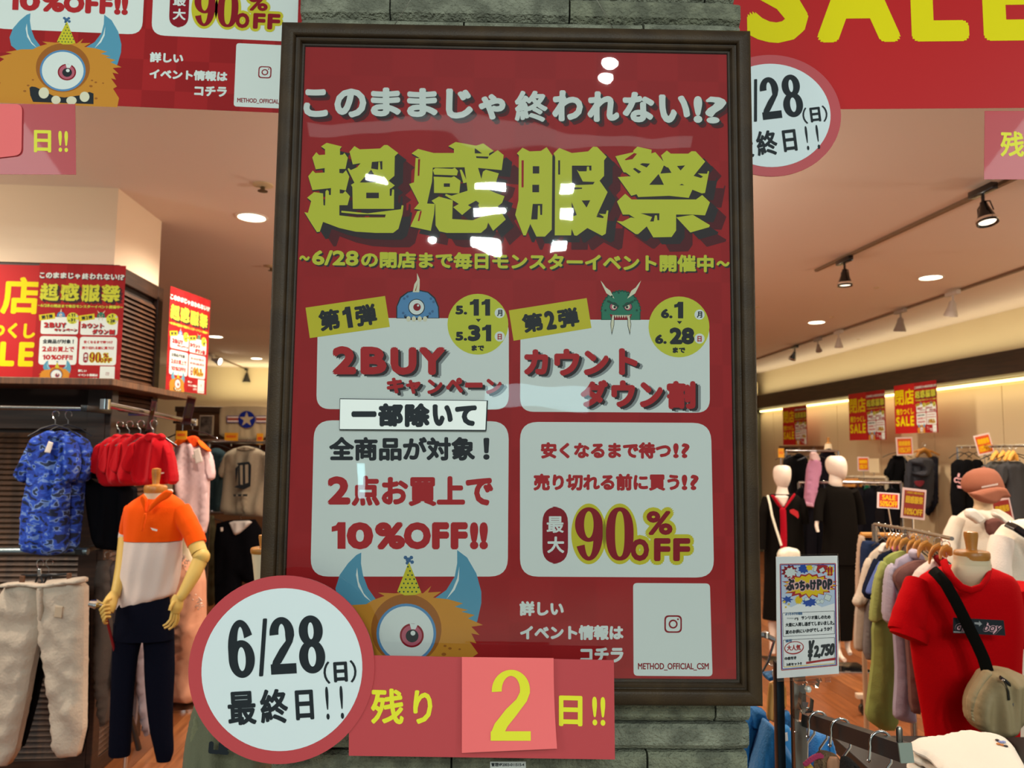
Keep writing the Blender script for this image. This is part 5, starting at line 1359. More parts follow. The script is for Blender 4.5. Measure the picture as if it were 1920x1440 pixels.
# jointed wooden arms and hands
def finger(b, pts, r, m=ARM):
    P = [MP.p(*Z4([p[:2]])[0], p[2]) for p in pts]
    Q = []
    for i in range(len(P) - 1):
        for j in range(3): Q.append(P[i].lerp(P[i + 1], j / 3))
    Q.append(P[-1]); n = len(Q); k = MP.px(1) / 3.5556
    b.tube(Q, [r * k * (1 - .35 * i / n) for i in range(n)], m, 8)
b = MB()
limb(b, MP, [Z3([(1305, 915)])[0] + (14.5, -.03), Z3([(1330, 985)])[0] + (14, -.05)], ARM, seg=20)
limb(b, MP, [Z3([(1330, 985)])[0] + (13.5, -.05), Z3([(1345, 1010)])[0] + (15, -.055), Z3([(1338, 1040)])[0] + (12.5, -.06)], ARM, seg=20)
limb(b, MP, [Z3([(1330, 1040)])[0] + (13.5, -.06), Z3([(1290, 1130)])[0] + (12.5, -.09), Z3([(1215, 1265)])[0] + (9, -.13), Z3([(1195, 1292)])[0] + (7.8, -.135)], ARM, seg=20)
b.obj('arm', mt, 'jointed wooden arm', smooth=60)
b = MB()
limb(b, MP, [Z4([(1193, 290)])[0] + (9, -.135), Z4([(1180, 325)])[0] + (11.5, -.14), Z4([(1178, 370)])[0] + (11, -.145), Z4([(1170, 405)])[0] + (8, -.145)], ARM, seg=16, flat=.6)
finger(b, [(1160, 330, -.16), (1140, 360, -.175), (1130, 390, -.18)], 12)
finger(b, [(1150, 395, -.15), (1135, 450, -.16), (1110, 480, -.17), (1088, 492, -.17)], 9)
finger(b, [(1165, 400, -.145), (1150, 460, -.15), (1125, 495, -.155), (1095, 508, -.16)], 9)
finger(b, [(1180, 400, -.14), (1170, 465, -.14), (1150, 500, -.14), (1125, 517, -.145)], 9)
finger(b, [(1190, 390, -.13), (1190, 450, -.125), (1180, 480, -.12), (1160, 500, -.12)], 7.5)
b.obj('hand', mt, 'wooden hand with loosely curled fingers', smooth=60)
b = MB(); limb(b, MP, [Z3([(828, 880)])[0] + (10, .07), Z3([(820, 1000)])[0] + (11, .04), Z3([(805, 1120)])[0] + (10.5, 0), Z3([(765, 1275)])[0] + (8, -.08)], ARM, seg=18); b.obj('arm', mt, 'jointed wooden arm', smooth=60)
b = MB()
limb(b, MP, [Z4([(765, 275)])[0] + (8.5, -.08), Z4([(745, 315)])[0] + (11.5, -.1), Z4([(725, 360)])[0] + (13, -.12), Z4([(715, 400)])[0] + (11, -.13)], ARM, seg=16, flat=.7)
finger(b, [(735, 310, -.13), (705, 325, -.16), (688, 350, -.17)], 12)
for i in range(4): finger(b, [(725 + i * 2, 355 + i * 26, -.15), (690 + i * 4, 360 + i * 24, -.185), (668 + i * 7, 385 + i * 24, -.19), (680 + i * 6, 410 + i * 22, -.17), (705 + i * 3, 415 + i * 20, -.15)], 9.5)
b.obj('hand', mt, 'wooden hand closed around the golf club', smooth=60)
k = MP.px(1)
b = MB(); p = MP.p(236, 1408); b.tube([(p.x, 0, p.z + .45), (p.x, 0, -MP.o.z + .02)], .009, CHR, 12); b.lathe([(.001, -MP.o.z + .012), (.17, -MP.o.z + .010), (.175, -MP.o.z + .0), (.001, -MP.o.z)][::-1], mat('glass_base', '#8f8e96', .2, metal=.6), c=(p.x + .03, 0, 0), seg=36); b.obj('stand', mt, 'chrome pole and round base')
# golf club in the hand
gt = thing('golf_club', 'golf club with a red shaft held by the headless mannequin', 'golf club', MP)
c0_, c1_ = MP.p(*Z4([(688, 352)])[0], -.13), MP.p(*Z4([(925, 1312)])[0], .22)
b = MB(); b.tube([c0_, c0_.lerp(c1_, .4), c0_.lerp(c1_, .78)], .0055, mat('club_red', '#8a1420', .3), 10); b.obj('shaft', gt, 'red shaft')
b = MB(); b.tube([c0_.lerp(c1_, .76), c1_], [.010, .013], BLK, 10); b.obj('grip', gt, 'black grip')
b = MB(); b.tube([MP.p(*Z4([(690, 352)])[0], -.13), MP.p(*Z4([(670, 352)])[0], -.15), MP.p(*Z4([(635, 345)])[0], -.17), MP.p(*Z4([(605, 342)])[0], -.17)], [.008, .011, .017, .013], CHR, 14, flat=1.5); b.obj('club_head', gt, 'polished club head')
# --- khaki bag and the cream neck beside the frame
NP = Plane(486, 1440, 2.75)
nt_ = thing('mannequin', 'cream headless mannequin mostly hidden behind the frame on the left', 'mannequin', NP)
neck(nt_, NP, 494, 1032, 1110, 22, 15, cap=(23, 9, 10, 20))
b = MB(); sil(b, NP, [(1100, 480, 508, .9), (1140, 460, 530, .7), (1250, 445, 550, .6), (1440, 450, 545, .6)], CRM); b.obj('torso', nt_, 'cream cloth torso', smooth=60)
b = MB(); p = NP.p(497, 1440); b.tube([(p.x, 0, .02), (p.x, 0, -NP.o.z + .01)], .012, CHR, 10); b.lathe([(.001, -NP.o.z), (.16, -NP.o.z), (.16, -NP.o.z + .012), (.001, -NP.o.z + .014)], CHR, c=(p.x, 0, 0), seg=28); b.obj('stand', nt_)
t, pl = goods('tote_bag', 'khaki cloth bag with black capitals under the round sign', 'bag', 1.9, [
    ('bag_body', Z4([(1330,960),(1500,930),(1790,980),(1800,1600),(1220,1600),(1262,1300),(1300,1100)]), '#6c6b55', dict(thick=.14, fold=.5, edge=.05)), ('side_panel', Z4([(1310,1060),(1340,1100),(1370,1200),(1350,1290),(1330,1600),(1235,1600),(1270,1300)]), '#7c7a5e', dict(thick=.05, dy=-.045))], yaw=R(0))
a = Art(pl, .125); a.begin('lettering', 'black capital lettering'); a.text('LE', Z4([(1395,1262),(1530,1272),(1525,1352),(1388,1342)]), PK, 1, 2.5); a.objs(t)
ORDN = ['first', 'second', 'third', 'fourth', 'fifth', 'sixth', 'seventh', 'eighth', 'ninth', 'tenth', 'eleventh', 'twelfth']
# ------------------------------------------------------------------ goods on the right, far to near
Z9 = zf(1600, 800, 6.0); ZA = zf(1410, 820, 8.0); ZB = zf(1390, 1260, 8.0); ZC = zf(1560, 1260, 5.3333); ZD = zf(1580, 980, 6.0); ZP = zf(1440, 1030, 5.5375)
DG = '#3b3b40'; BK2 = '#121214'
def rail_between(pts, r, m, name, label, legs=()):
    w_ = [Plane(x, y, D).o for x, y, D in pts]
    t = thing(name, label, 'clothes rack', M=Matrix.Translation((w_[-1].x, w_[-1].y, 0)))
    T_ = Matrix.Translation((-w_[-1].x, -w_[-1].y, 0))
    b = MB(); b.tube([w_[0]] + [w_[i].lerp(w_[i + 1], .5) for i in range(len(w_) - 1)] + [w_[-1]] if len(w_) == 2 else w_, r, m, 12); b.obj('rail', t, M=T_)
    for i in legs:
        p = w_[i]; b = MB(); b.tube([p, (p.x, p.y, .06)], r * 1.1, m, 12); b.obj('post', t, M=T_)
        b = MB(); b.box(p.x - .22, p.x + .22, p.y - .02, p.y + .02, .05, .08, m, .004); b.obj('foot', t, M=T_)
        for s in (-.19, .19):
            b = MB(); b.lathe([(.001, -.012), (.028, -.012), (.028, .012), (.001, .012)], BLK, c=(p.x + s, p.y, .028), axis='y', seg=14); b.obj('caster', t, M=T_)
    return t, w_
# far right rails against the wall, black and grey clothes
rail_between([(1700, 832, 8.6), (1800, 834, 7.9)], .014, CHR, 'wall_rail', 'chrome wall rail over the charcoal hoodie', legs=(0, 1))
rail_between([(1795, 838, 7.0), (1935, 835, 6.2)], .014, CHR, 'wall_rail', 'chrome wall rail over the grey T-shirts', legs=(0, 1))
rail_between([(1582, 894, 8.4), (1662, 896, 8.0)], .02, mat('pale_rail', '#c8b89c', .4, metal=.3), 'garment_rail', 'pale rail with a row of wooden hangers at the back', legs=(0, 1))
rail_between([(1474, 845, 7.8), (1572, 846, 7.3)], .012, CHR, 'garment_rail', 'short chrome rail over the black jackets far back', legs=(0, 1))
goods('coat', 'black coat hanging left of the charcoal hoodie', 'coat', 8.2, [
    ('coat_body', Z9([(430,340),(560,335),(600,400),(590,620),(560,880),(450,1000),(380,960),(350,700),(360,560)]), BK2, dict(thick=.16)),
    ('sleeve', Z9([(430,340),(400,420),(345,520),(360,560),(410,640),(450,500)]), BK2, dict(thick=.12, dy=-.02)), ('collar', Z9([(430,335),(500,310),(560,335),(500,360)]), BK2, dict(thick=.08, dy=-.05))], hang=Z9([(490, 240)])[0])
t, pl = goods('hoodie', 'charcoal hoodie on a wooden hanger with a red chest print', 'hoodie', 7.7, [
    ('hoodie_body', Z9([(620,380),(720,350),(860,350),(880,420),(870,560),(850,900),(700,960),(600,900),(620,640)]), DG, dict(thick=.2)),
    ('sleeve', Z9([(625,375),(600,440),(580,640),(590,760),(650,800),(665,620),(660,480)]), DG, dict(thick=.12, dy=-.02)),
    ('hood', Z9([(640,400),(720,345),(850,350),(860,450),(820,560),(720,570),(650,520),(690,520),(780,480)]), '#44444a', dict(thick=.16, dy=-.09, label='hanging hood')),
    ('chest_print', Z9([(680,610),(800,605),(790,650),(750,680),(700,660)]), mat('print_dull_red', '#80303a', .8), dict(thick=.01, dy=-.11))], hang=Z9([(790, 205)])[0], hw=True)
b = MB(); p = [pl.p(*q_, -.02) for q_ in Z9([(710, 345), (740, 290), (790, 262), (835, 285), (865, 340)])]; b.tube(p, [.022, .03, .036, .03, .022], HW, 10, flat=.6); b.obj('hanger', t, 'wooden hanger')
goods('jacket', 'dark navy jacket with a violet lining strip beside the charcoal hoodie', 'jacket', 7.9, [
    ('jacket_body', Z9([(870,310),(950,300),(1010,400),(1080,560),(1100,760),(1100,930),(1010,900),(930,840),(820,1040),(830,700),(860,450)]), '#24242e', dict(thick=.18)),
    ('lining', Z9([(1015,430),(1045,450),(1085,600),(1080,680),(1040,670),(1020,560)]), '#5c52c0', dict(thick=.05, dy=-.09, label='violet lining')),
    ('sleeve', Z9([(880,330),(960,340),(980,470),(960,720),(900,700),(850,560)]), '#2a2a34', dict(thick=.12, dy=-.05))], hang=Z9([(910, 205)])[0])
for i, (dx, D, lab) in enumerate([(0, 6.6, 'black shirt with a pink emblem beside the brown cap'), (95, 6.72, 'black shirt with small ornaments behind the pink emblem shirt'), (200, 6.84, 'plain black shirt third in the row behind the brown cap')]):
    f = lambda P, dx=dx: Z9([(x + dx, y) for x, y in P])
    ps = [('shirt_body', f([(1130,400),(1170,365),(1210,370),(1250,400),(1250,620),(1240,900),(1220,1040),(1130,1040),(1095,800),(1110,560)]), BK2, dict(thick=.1)),
          ('sleeve', f([(1130,395),(1112,420),(1110,560),(1130,600),(1160,480)]), BK2, dict(thick=.08, dy=-.02))]
    t, pl = goods('shirt', lab, 'shirt', D, ps, hang=f([(1200, 225)])[0], hy=.10)
    if i == 0:
        a = Art(pl, .075); a.begin('emblem', 'pink lettering emblem')
        pk_ = mat('print_light_pink', '#f0b8c0', .8)
        for cx, cy, r in ((1160, 600, 30), (1205, 610, 32)):
            q_ = Z9([(cx, cy)])[0]; a.disc(q_[0], q_[1], r / 6, pk_, 1, n=16); a.disc(q_[0], q_[1], r / 11, cloth(BK2), 2, n=14)
        a.poly(Z9([(1170,560),(1180,520),(1200,530),(1190,575)]), pk_, 1); a.poly(Z9([(1165,660),(1225,670),(1220,695),(1175,690)]), pk_, 1); a.objs(t)
for i, (dx, D, lab) in enumerate([(0, 5.9, 'dark grey T-shirt on a wooden hanger beside the brown cap'), (170, 5.75, 'dark grey T-shirt at the right edge of the photo'), (90, 6.02, 'dark grey T-shirt between the other two grey ones')]):
    f = lambda P, dx=dx: Z9([(x + dx, y) for x, y in P])
    goods('t_shirt', lab, 't-shirt', D, [
        ('shirt_body', f([(1500,420),(1570,385),(1620,400),(1680,385),(1740,420),(1770,600),(1800,800),(1800,1180),(1560,1180),(1540,700),(1520,560)]), ['#4b4946', '#3e3d3e', '#454341'][i], dict(thick=.12)),
        ('sleeve', f([(1500,415),(1455,450),(1440,640),(1500,660),(1540,560),(1530,460)]), ['#4b4946', '#3e3d3e', '#454341'][i], dict(thick=.1, dy=-.01)),
        ('sleeve', f([(1740,415),(1790,470),(1865,770),(1800,785),(1760,600)]), ['#4b4946', '#3e3d3e', '#454341'][i], dict(thick=.1, dy=-.01))], group='dark grey T-shirts on the wall rail', hang=f([(1640, 230)])[0])
    
for i, (x, lab) in enumerate([(1600, 'pale wooden hanger first in the row over the grey T-shirts'), (1680, 'pale wooden hanger second in the row over the grey T-shirts'), (1745, 'pale wooden hanger third in the row over the grey T-shirts'), (1795, 'pale wooden hanger fourth in the row over the grey T-shirts')]):
    pl = Plane(*Z9([(x, 385)])[0], 5.85 - i * .05); t = thing('wooden_hanger', lab, 'hanger', pl, group='wooden hangers on the wall rail')
    b = MB(); b.tube([pl.p(*q_) for q_ in Z9([(x - 45, 380), (x - 20, 330), (x + 5, 295), (x + 30, 330), (x + 50, 380)])], [.012, .018, .022, .018, .012], mat('pale_hanger', '#e0a040', .45), 8); b.obj('shoulder_bar', t)
    b = MB(); hook(b, pl.p(*Z9([(x + 5, 235)])[0]), .014, CHR, .0016, .03); b.obj('hook', t)
# green and dark garments on the pale rail
for i in range(7):
    x0 = 1380 + 30 * i
    pl = Plane(x0 / 8 + 1410, 820 + 700 / 8 + 24, 8.3 - .03 * i) if False else Plane(1410 + x0 / 8, 916, 8.35 - .04 * i)
    t = thing('wooden_hanger', ORDN[i] + ' wooden hanger from the left on the pale back rail', 'hanger', pl, group='wooden hangers on the pale rail')
    b = MB(); b.tube([pl.p(*q_) for q_ in ZA([(x0 - 30, 745), (x0 - 5, 690), (x0 + 20, 640), (x0 + 55, 690), (x0 + 75, 740)])], [.012, .02, .024, .02, .012], HW, 8); b.obj('shoulder_bar', t)
    b = MB(); hook(b, pl.p(*ZA([(x0 + 20, 585)])[0]), .014, CHR, .0016, .03); b.obj('hook', t)
for i, (x0, x1, c, lab) in enumerate([(1380, 1500, BK2, 'black garment at the left of the pale back rail'), (1490, 1600, '#17171b', 'black garment second on the pale back rail'), (1590, 1690, BK2, 'black garment left of the green one on the pale back rail'),
                                     (1670, 1770, '#1f5a3c', 'green garment on the pale back rail'), (1760, 1880, BK2, 'black garment right of the green one on the back rail'), (1870, 1990, '#1b1b20', 'black garment at the right of the back rail')]):
    goods('shirt', lab, 'shirt', 8.3 - i * .03, [('shirt_body', ZA([(x0, 760),(x0 + 30, 715),(x1 - 30, 715),(x1, 760),(x1 + 5, 1080),(x0 - 5, 1090)]), c, dict(thick=.1, res=.02))], hang=ZA([((x0 + x1) / 2, 600)])[0], hy=.05)
b = thing('low_shelf', 'low wooden shelf under the green garment', 'shelf', Plane(1640, 1130, 7.6)); pb = Plane(1640, 1130, 7.6)
k0_, k1_ = pb.p(1612, 956), pb.p(1668, 966)
MB().box(k0_.x, k1_.x, -.2, .25, k1_.z, k0_.z - .0, WAL, .004).obj('shelf_board', b, smooth=0)
for x in (k0_.x, k1_.x - .03): MB().box(x, x + .03, -.18, .23, -pb.o.z, k1_.z, DRAIL).obj('leg', b, smooth=0)
# wall shelf boards
for (px0, py0, px1, py1, D0, D1, lab) in [(1655, 826, 1790, 818, 9.6, 7.6, 'wooden wall shelf under the nearest pair of red posters'), (1460, 836, 1560, 842, 10.9, 10.0, 'wooden wall shelf under the farthest pair of red posters')]:
    A_, B_ = Plane(px0, py0, D0).o, Plane(px1, py1, D1).o
    d_ = B_ - A_; an = math.atan2(d_.y, d_.x)
    t = thing('wall_shelf', lab, 'shelf', M=Matrix.Translation(A_) @ Matrix.Rotation(an, 4, 'Z'))
    MB().box(0, d_.length, -.0, .28, -.03, 0, WAL, .004).obj('shelf_board', t, smooth=0)
    for x in (.1, d_.length - .1): MB().box(x, x + .02, 0.0, .26, -.10, -.03, DRAIL, .003).obj('bracket', t, smooth=0)
PKL = '#cf8fae'
goods('jacket', 'pink long-sleeved jacket between the two white-headed mannequins', 'jacket', 7.2, [
    ('jacket_body', ZA([(900,300),(1010,340),(1030,480),(990,660),(960,830),(930,1050),(780,1020),(800,760),(820,500),(850,380)]), PKL, dict(thick=.14, fold=.7)),
    ('collar', ZA([(880,215),(960,220),(1015,330),(1000,360),(900,350),(870,330)]), '#e6c4c0', dict(thick=.08, dy=-.03)), ('cuff', ZA([(785,960),(940,980),(930,1055),(780,1025)]), '#d9a4bc', dict(thick=.12, dy=-.02))], hang=ZA([(930, 190)])[0])
for x, y, pts, D, lab, c in [(0, 0, [(590,290),(700,270),(800,280),(830,420),(800,700),(780,1200),(640,1200),(600,800),(560,420)], 7.6, 'black jacket behind the left white-headed mannequin', BK2),
                          (0, 0, [(480,300),(580,290),(620,420),(620,700),(600,1000),(480,900),(470,500)], 7.8, 'dark grey jacket far back beside the yellow card', '#26262a'),
                          (0, 0, [(1030,200),(1180,200),(1240,300),(1180,520),(1150,700),(1050,900),(1000,820),(1020,500)], 7.5, 'black and violet-grey coat behind the right white-headed mannequin', '#1e1a22')]:
    goods('jacket', lab, 'jacket', D, [('jacket_body', ZA(pts), c, dict(thick=.16)), ('collar', ZA([(pts[0][0] + 20, pts[0][1] - 5), (pts[1][0], pts[1][1] - 40), (pts[2][0] - 10, pts[2][1]), (pts[1][0], pts[1][1] + 30)]), c, dict(thick=.08, dy=-.06))], hang=ZA([(pts[1][0], 190)])[0])
rail_between([(1498, 905, 7.4), (1690, 905, 6.9)], .013, CHR, 'garment_rail', 'low chrome rail carrying black garments behind the white-headed mannequins', legs=(0, 1))
for i in range(9):
    x0 = 1500 + i * 21; c = ['#0e0e11', '#16151a', '#101015', '#1a1718'][i % 4]
    goods('shirt', ORDN[i] + ' black garment from the left on the low chrome rail', 'shirt', 7.36 - .05 * i, [('shirt_body', [(x0 - 9, 928), (x0 - 3, 916), (x0 + 8, 914), (x0 + 18, 928), (x0 + 20, 1040), (x0 + 19, 1098), (x0 - 10, 1100), (x0 - 11, 1030)], c, dict(thick=.12))], group='black garments on the low rail', hang=(x0 + 4, 905), hy=.04)
# small bust with a knob far back
bp = Plane(1552, 1100, 7.9); t = thing('mannequin', 'small headless bust in a black coat above the white-headed mannequins', 'mannequin', bp)
neck(t, bp, 1553, 832, 850, 6, 9, cap=(5.5, 3, 2.5, 9))
b = MB(); sil(b, bp, [(846, 1545, 1562), (854, 1534, 1568), (870, 1532, 1572), (960, 1530, 1575), (1060, 1530, 1580)], cloth(BK2), fold=.04); b.obj('coat', t, 'black coat', smooth=60)
b = MB(); p = bp.p(1553, 1060); b.tube([(p.x, 0, p.z), (p.x, 0, -bp.o.z + .01)], .014, CHR, 10); b.lathe([(.001, -bp.o.z), (.16, -bp.o.z), (.16, -bp.o.z + .012), (.001, -bp.o.z + .014)], CHR, c=(p.x, 0, 0), seg=24); b.obj('stand', t)

# --- the two white-headed mannequins
def rowsA(rows): return [(820 + r[0] / 8, 1410 + r[1] / 8, 1410 + r[2] / 8) + tuple(r[3:]) for r in rows]
# left
AP = Plane(1470, 1215, 5.9); t = thing('mannequin', 'white-headed mannequin in a black and red zip dress with a white shoulder bag', 'mannequin', AP)
b = MB(); sil(b, AP, rowsA([(418, 400, 500, .9), (435, 350, 560, 1.0), (480, 325, 578, 1.1), (560, 322, 580, 1.15), (640, 335, 572, 1.1), (700, 362, 552, 1.05), (750, 392, 530, .95), (785, 430, 500, .8), (795, 450, 485, .6)]), SKIN, seg=32); b.obj('head', t, 'egg-shaped white head', smooth=60)
b = MB(); sil(b, AP, rowsA([(700, 385, 525, .9), (780, 378, 530, .9), (840, 360, 545, .8), (900, 325, 580, .7), (960, 330, 570, .5)]), SKIN, seg=24); puff(b, AP, ZA([(330,870),(545,870),(520,960),(462,1060),(400,970)]), SKIN, thick=.04, dy=-.10); b.obj('neck', t, smooth=60)
DK = cloth('#15120f')
b = MB(); sil(b, AP, rowsA([(850, 290, 640, .55), (880, 235, 700, .5), (940, 190, 740, .52), (1100, 190, 750, .55), (1440, 180, 760, .55)]) + [(1080, 1434, 1512, .6), (1160, 1430, 1520, .6)], DK, fold=.05, seg=36); b.obj('dress', t, 'black zip dress', smooth=60)
b = MB(); limb(b, AP, [ZA([(230, 920)])[0] + (9, 0), ZA([(170, 1100)])[0] + (8, -.03), ZA([(150, 1400)])[0] + (8, -.05), (1428, 1030, 7, -.06)], DK, seg=16); b.obj('sleeve', t, smooth=60); b = MB(); limb(b, AP, [ZA([(710, 930)])[0] + (9, 0), ZA([(760, 1080)])[0] + (8.5, -.02), ZA([(800, 1300)])[0] + (7.5, -.03)], DK, seg=16); b.obj('sleeve', t, smooth=60)
RD = cloth('#a8061e')
b = MB(); puff(b, AP, ZA([(415,1055),(505,1055),(515,1250),(520,1440),(520,1700),(425,1700),(430,1440),(425,1200)]), RD, thick=.03, dy=-.135); 
puff(b, AP, ZA([(275,862),(330,868),(400,970),(460,1060),(440,1080),(380,1020),(320,930)]), RD, thick=.03, dy=-.125); puff(b, AP, ZA([(640,830),(600,880),(540,960),(480,1060),(500,1070),(560,990),(650,870)]), RD, thick=.03, dy=-.125); b.obj('red_trim', t, 'red centre band and collar edge', smooth=60)
a = Art(AP, .150); a.begin('chest_badge', 'small red chest embroidery'); a.poly(ZA([(565,1090),(620,1075),(690,1110),(705,1180),(690,1220),(660,1190),(600,1150),(570,1130)]), PT, 1); a.objs(t)
b = MB(); p = AP.p(1470, 1160)
for s in (-.09, .07): limb(b, AP, [(1470 + s / AP.px(1), 1150, 9, 0), (1470 + s / AP.px(1), 1190, 6, 0), (1470 + s / AP.px(1), 1225, 5, -.02)], SKIN, seg=12)
b.obj('legs', t, smooth=60)
b = MB(); b.box(-.15, .15, -.13, .13, -AP.o.z, -AP.o.z + .012, CHR, .004); b.obj('base_plate', t)
t2, pl = goods('shoulder_bag', 'small white shoulder bag hanging on the left white-headed mannequin', 'bag', 5.72, [('bag_body', [(1458,1032),(1476,1025),(1498,1030),(1500,1050),(1494,1085),(1462,1086),(1457,1060)], mat('white_leather', '#ece6d0', .45), dict(thick=.08, fold=.2))])
b = MB(); b.tube([pl.p(*ZA([q_])[0], d) for q_, d in (((235, 870), .02), ((270, 1000), -.0), ((300, 1170), -.0), ((370, 1400), .0), ((440, 1620), .0))], .016, mat('white_leather'), 8, flat=.4); b.obj('strap', t2, 'wide white strap')
# right
BP = Plane(1572, 1243, 5.75); t = thing('mannequin', 'white-headed mannequin in a plain black dress looking to the right', 'mannequin', BP)
b = MB(); sil(b, BP, rowsA([(278, 1180, 1330, .9), (300, 1140, 1370, 1.0), (350, 1110, 1400, 1.05), (420, 1108, 1415, 1.05), (500, 1130, 1418, 1.0), (560, 1165, 1412, .95), (610, 1225, 1400, .85), (640, 1310, 1385, .6)]), SKIN, seg=32); b.obj('head', t, 'egg-shaped white head turned aside', smooth=60)
b = MB(); sil(b, BP, rowsA([(540, 1165, 1345, .8), (620, 1160, 1345, .85), (700, 1150, 1350, .8), (780, 1200, 1350, .6), (840, 1290, 1345, .5)]), SKIN, seg=24); b.obj('neck', t, smooth=60)
b = MB(); sil(b, BP, rowsA([(700, 1140, 1200, .5), (745, 1120, 1420, .55), (800, 1050, 1500, .5), (900, 1040, 1540, .5), (1100, 1060, 1560, .52), (1440, 1080, 1590, .55)]) + [(1057, 1538, 1608, .55)], DK, fold=.05, seg=36)
sil(b, BP, [(1050, 1542, 1602, .55), (1130, 1547, 1602, .5), (1200, 1556, 1598, .5)], DK, fold=.04, seg=28); b.obj('dress', t, 'plain black dress', smooth=60)
b = MB(); limb(b, BP, [ZA([(1080, 790)])[0] + (9, 0), ZA([(1000, 1000)])[0] + (8.5, -.03), ZA([(990, 1260)])[0] + (8, -.06)], DK, seg=16); b.obj('sleeve', t, smooth=60); b = MB(); limb(b, BP, [ZA([(1520, 800)])[0] + (9, 0), ZA([(1600, 1000)])[0] + (9, .02), ZA([(1640, 1300)])[0] + (8, .03)], DK, seg=16); b.obj('sleeve', t, smooth=60)
b = MB(); limb(b, BP, [ZA([(975, 1250)])[0] + (3.5, -.06), ZA([(965, 1330)])[0] + (3.4, -.07), ZA([(990, 1420)])[0] + (2.6, -.08)], SKIN, seg=12); b.obj('hand', t, smooth=60)
b = MB(); limb(b, BP, [(1570, 1195, 6, 0), (1571, 1218, 4.5, 0), (1576, 1232, 4.5, -.05), (1584, 1238, 3.5, -.12)], SKIN, seg=12); limb(b, BP, [(1588, 1195, 6, .05), (1589, 1215, 4.5, .05), (1594, 1226, 4, .0)], SKIN, seg=12); b.obj('legs', t, 'white legs and feet', smooth=60)
b = MB(); b.box(-.15, .2, -.13, .13, -BP.o.z, -BP.o.z + .012, CHR, .004); b.obj('base_plate', t)

# --- sale cards
WB = mat('card_white', '#f0dcd8', .6); YB = mat('card_yellow', '#ffc400', .55); RB_ = mat('card_red', '#d03020', .55)
for cx, cy, w_, h_, D, ang, lab in [(1696.5, 837, 31, 34, 7.45, -2, 'white-edged yellow sale card above the charcoal hoodie'), (1845.5, 833, 31, 38, 6.68, -13, 'tilted white-edged yellow sale card above the brown cap'), (1619, 870, 21, 26, 8.18, 0, 'white-edged yellow sale card over the pale back rail')]:
    t, pl, M, W_, H_ = small_card(cx, cy, w_, h_, D, lab, ang, mat('card_orange', '#e8581a', .55), border=WB)
    card_text(t, M, W_, H_, [('超感服祭', (.13, .2, .87, .48), 1.2), ('10%OFF', (.13, .54, .87, .86), 1.2)], YB)
    b = MB(); b.tube([(0, .01, H_ / 2), (0.01, .01, -.12), (0.02, .01, -.25)], .004, CHR, 6); b.obj('card_stem', t)
t, pl, M, W_, H_ = small_card(1666, 939, 41, 29, 4.4, 'red and yellow sale card reading SALE over the shirt rack', 3, RB_, border=WB)
card_text(t, M, W_, H_, [('SALE', (.2, .14, .8, .46), 1.4), ('50%OFF', (.1, .52, .9, .88), 1.4)], YB)
b = MB(); b.tube([(0, .01, .03), (0.02, .01, -.12)], .004, CHR, 6); b.obj('card_stem', t)
RBR = mat('card_brick', '#8e2a1c', .35, coat=.3)
t, pl, M, W_, H_ = small_card(1714, 945, 44, 56, 3.9, 'brick-red sale card in a clear sleeve over the shirt rack', 6, RBR, border=mat('sleeve_edge', '#d9b8b0', .3))
card_text(t, M, W_, H_, [('このままじゃ終われない!?', (.14, .1, .86, .19), .3), ('超感服祭', (.12, .25, .88, .5), 1), ('10%OFF', (.12, .66, .88, .88), 1)], mat('card_olive_yellow', '#c79a10', .5))
b = MB(); b.tube([(0, .01, .03), (0.0, .01, -.10)], .005, CHR, 6); b.obj('card_stem', t)
t, pl, M, W_, H_ = small_card(1880, 957, 36, 42, 4.6, 'brick-red sale card behind the neck of the capped mannequin', -10, RBR, border=mat('sleeve_edge'), stem=-1.25)
card_text(t, M, W_, H_, [('超感服祭', (.12, .28, .88, .58), 1)], mat('card_olive_yellow'))
t, pl, M, W_, H_ = small_card(1464.5, 849.5, 11, 17, 7.0, 'small yellow price card above the left white-headed mannequin', stem=-.2)
card_text(t, M, W_, H_, [('SALE', (.1, .3, .9, .6), 1)], ORD)
t, pl, M, W_, H_ = small_card(1639, 873, 19, 26, 8.1, 'plain cream notice beside the yellow card over the pale rail', face=mat('notice_cream', '#e6cfa8', .6), cat='notice', stem=-.2)

# --- rack with hangers and shirts
RK = mat('rack_nickel', '#b8b0a4', .25, metal=.9)
rk, wpt = rail_between([(1640, 983, 3.72), (1700, 992, 3.3), (1785, 1010, 2.78)], .0075, RK, 'clothes_rack', 'nickel rack full of metal hanger hooks behind the coloured shirts')
b = MB(); p = Plane(1655, 1310, 4.9).o; A_ = Plane(1605, 1301, 4.75).o
b.box(A_.x, A_.x + .75, A_.y - .02, A_.y + .02, .10, .13, mat('rack_foot', '#c8b098', .4), .004); b.obj('foot_bar', rk, M=Matrix.Translation((-wpt[-1].x, -wpt[-1].y, 0)))
b = MB(); b.lathe([(.001, -.014), (.034, -.014), (.034, .014), (.001, .014)], BLK, c=(A_.x + .05, A_.y, .036), axis='y', seg=16); b.box(A_.x + .035, A_.x + .065, A_.y - .02, A_.y + .02, .03, .10, BLK); b.obj('caster', rk, M=Matrix.Translation((-wpt[-1].x, -wpt[-1].y, 0)))
for i in (0, 1):
    b = MB(); b.tube([wpt[i], (wpt[i].x, wpt[i].y, .0)], .014, RK, 12); b.obj('post', rk, M=Matrix.Translation((-wpt[-1].x, -wpt[-1].y, 0)))
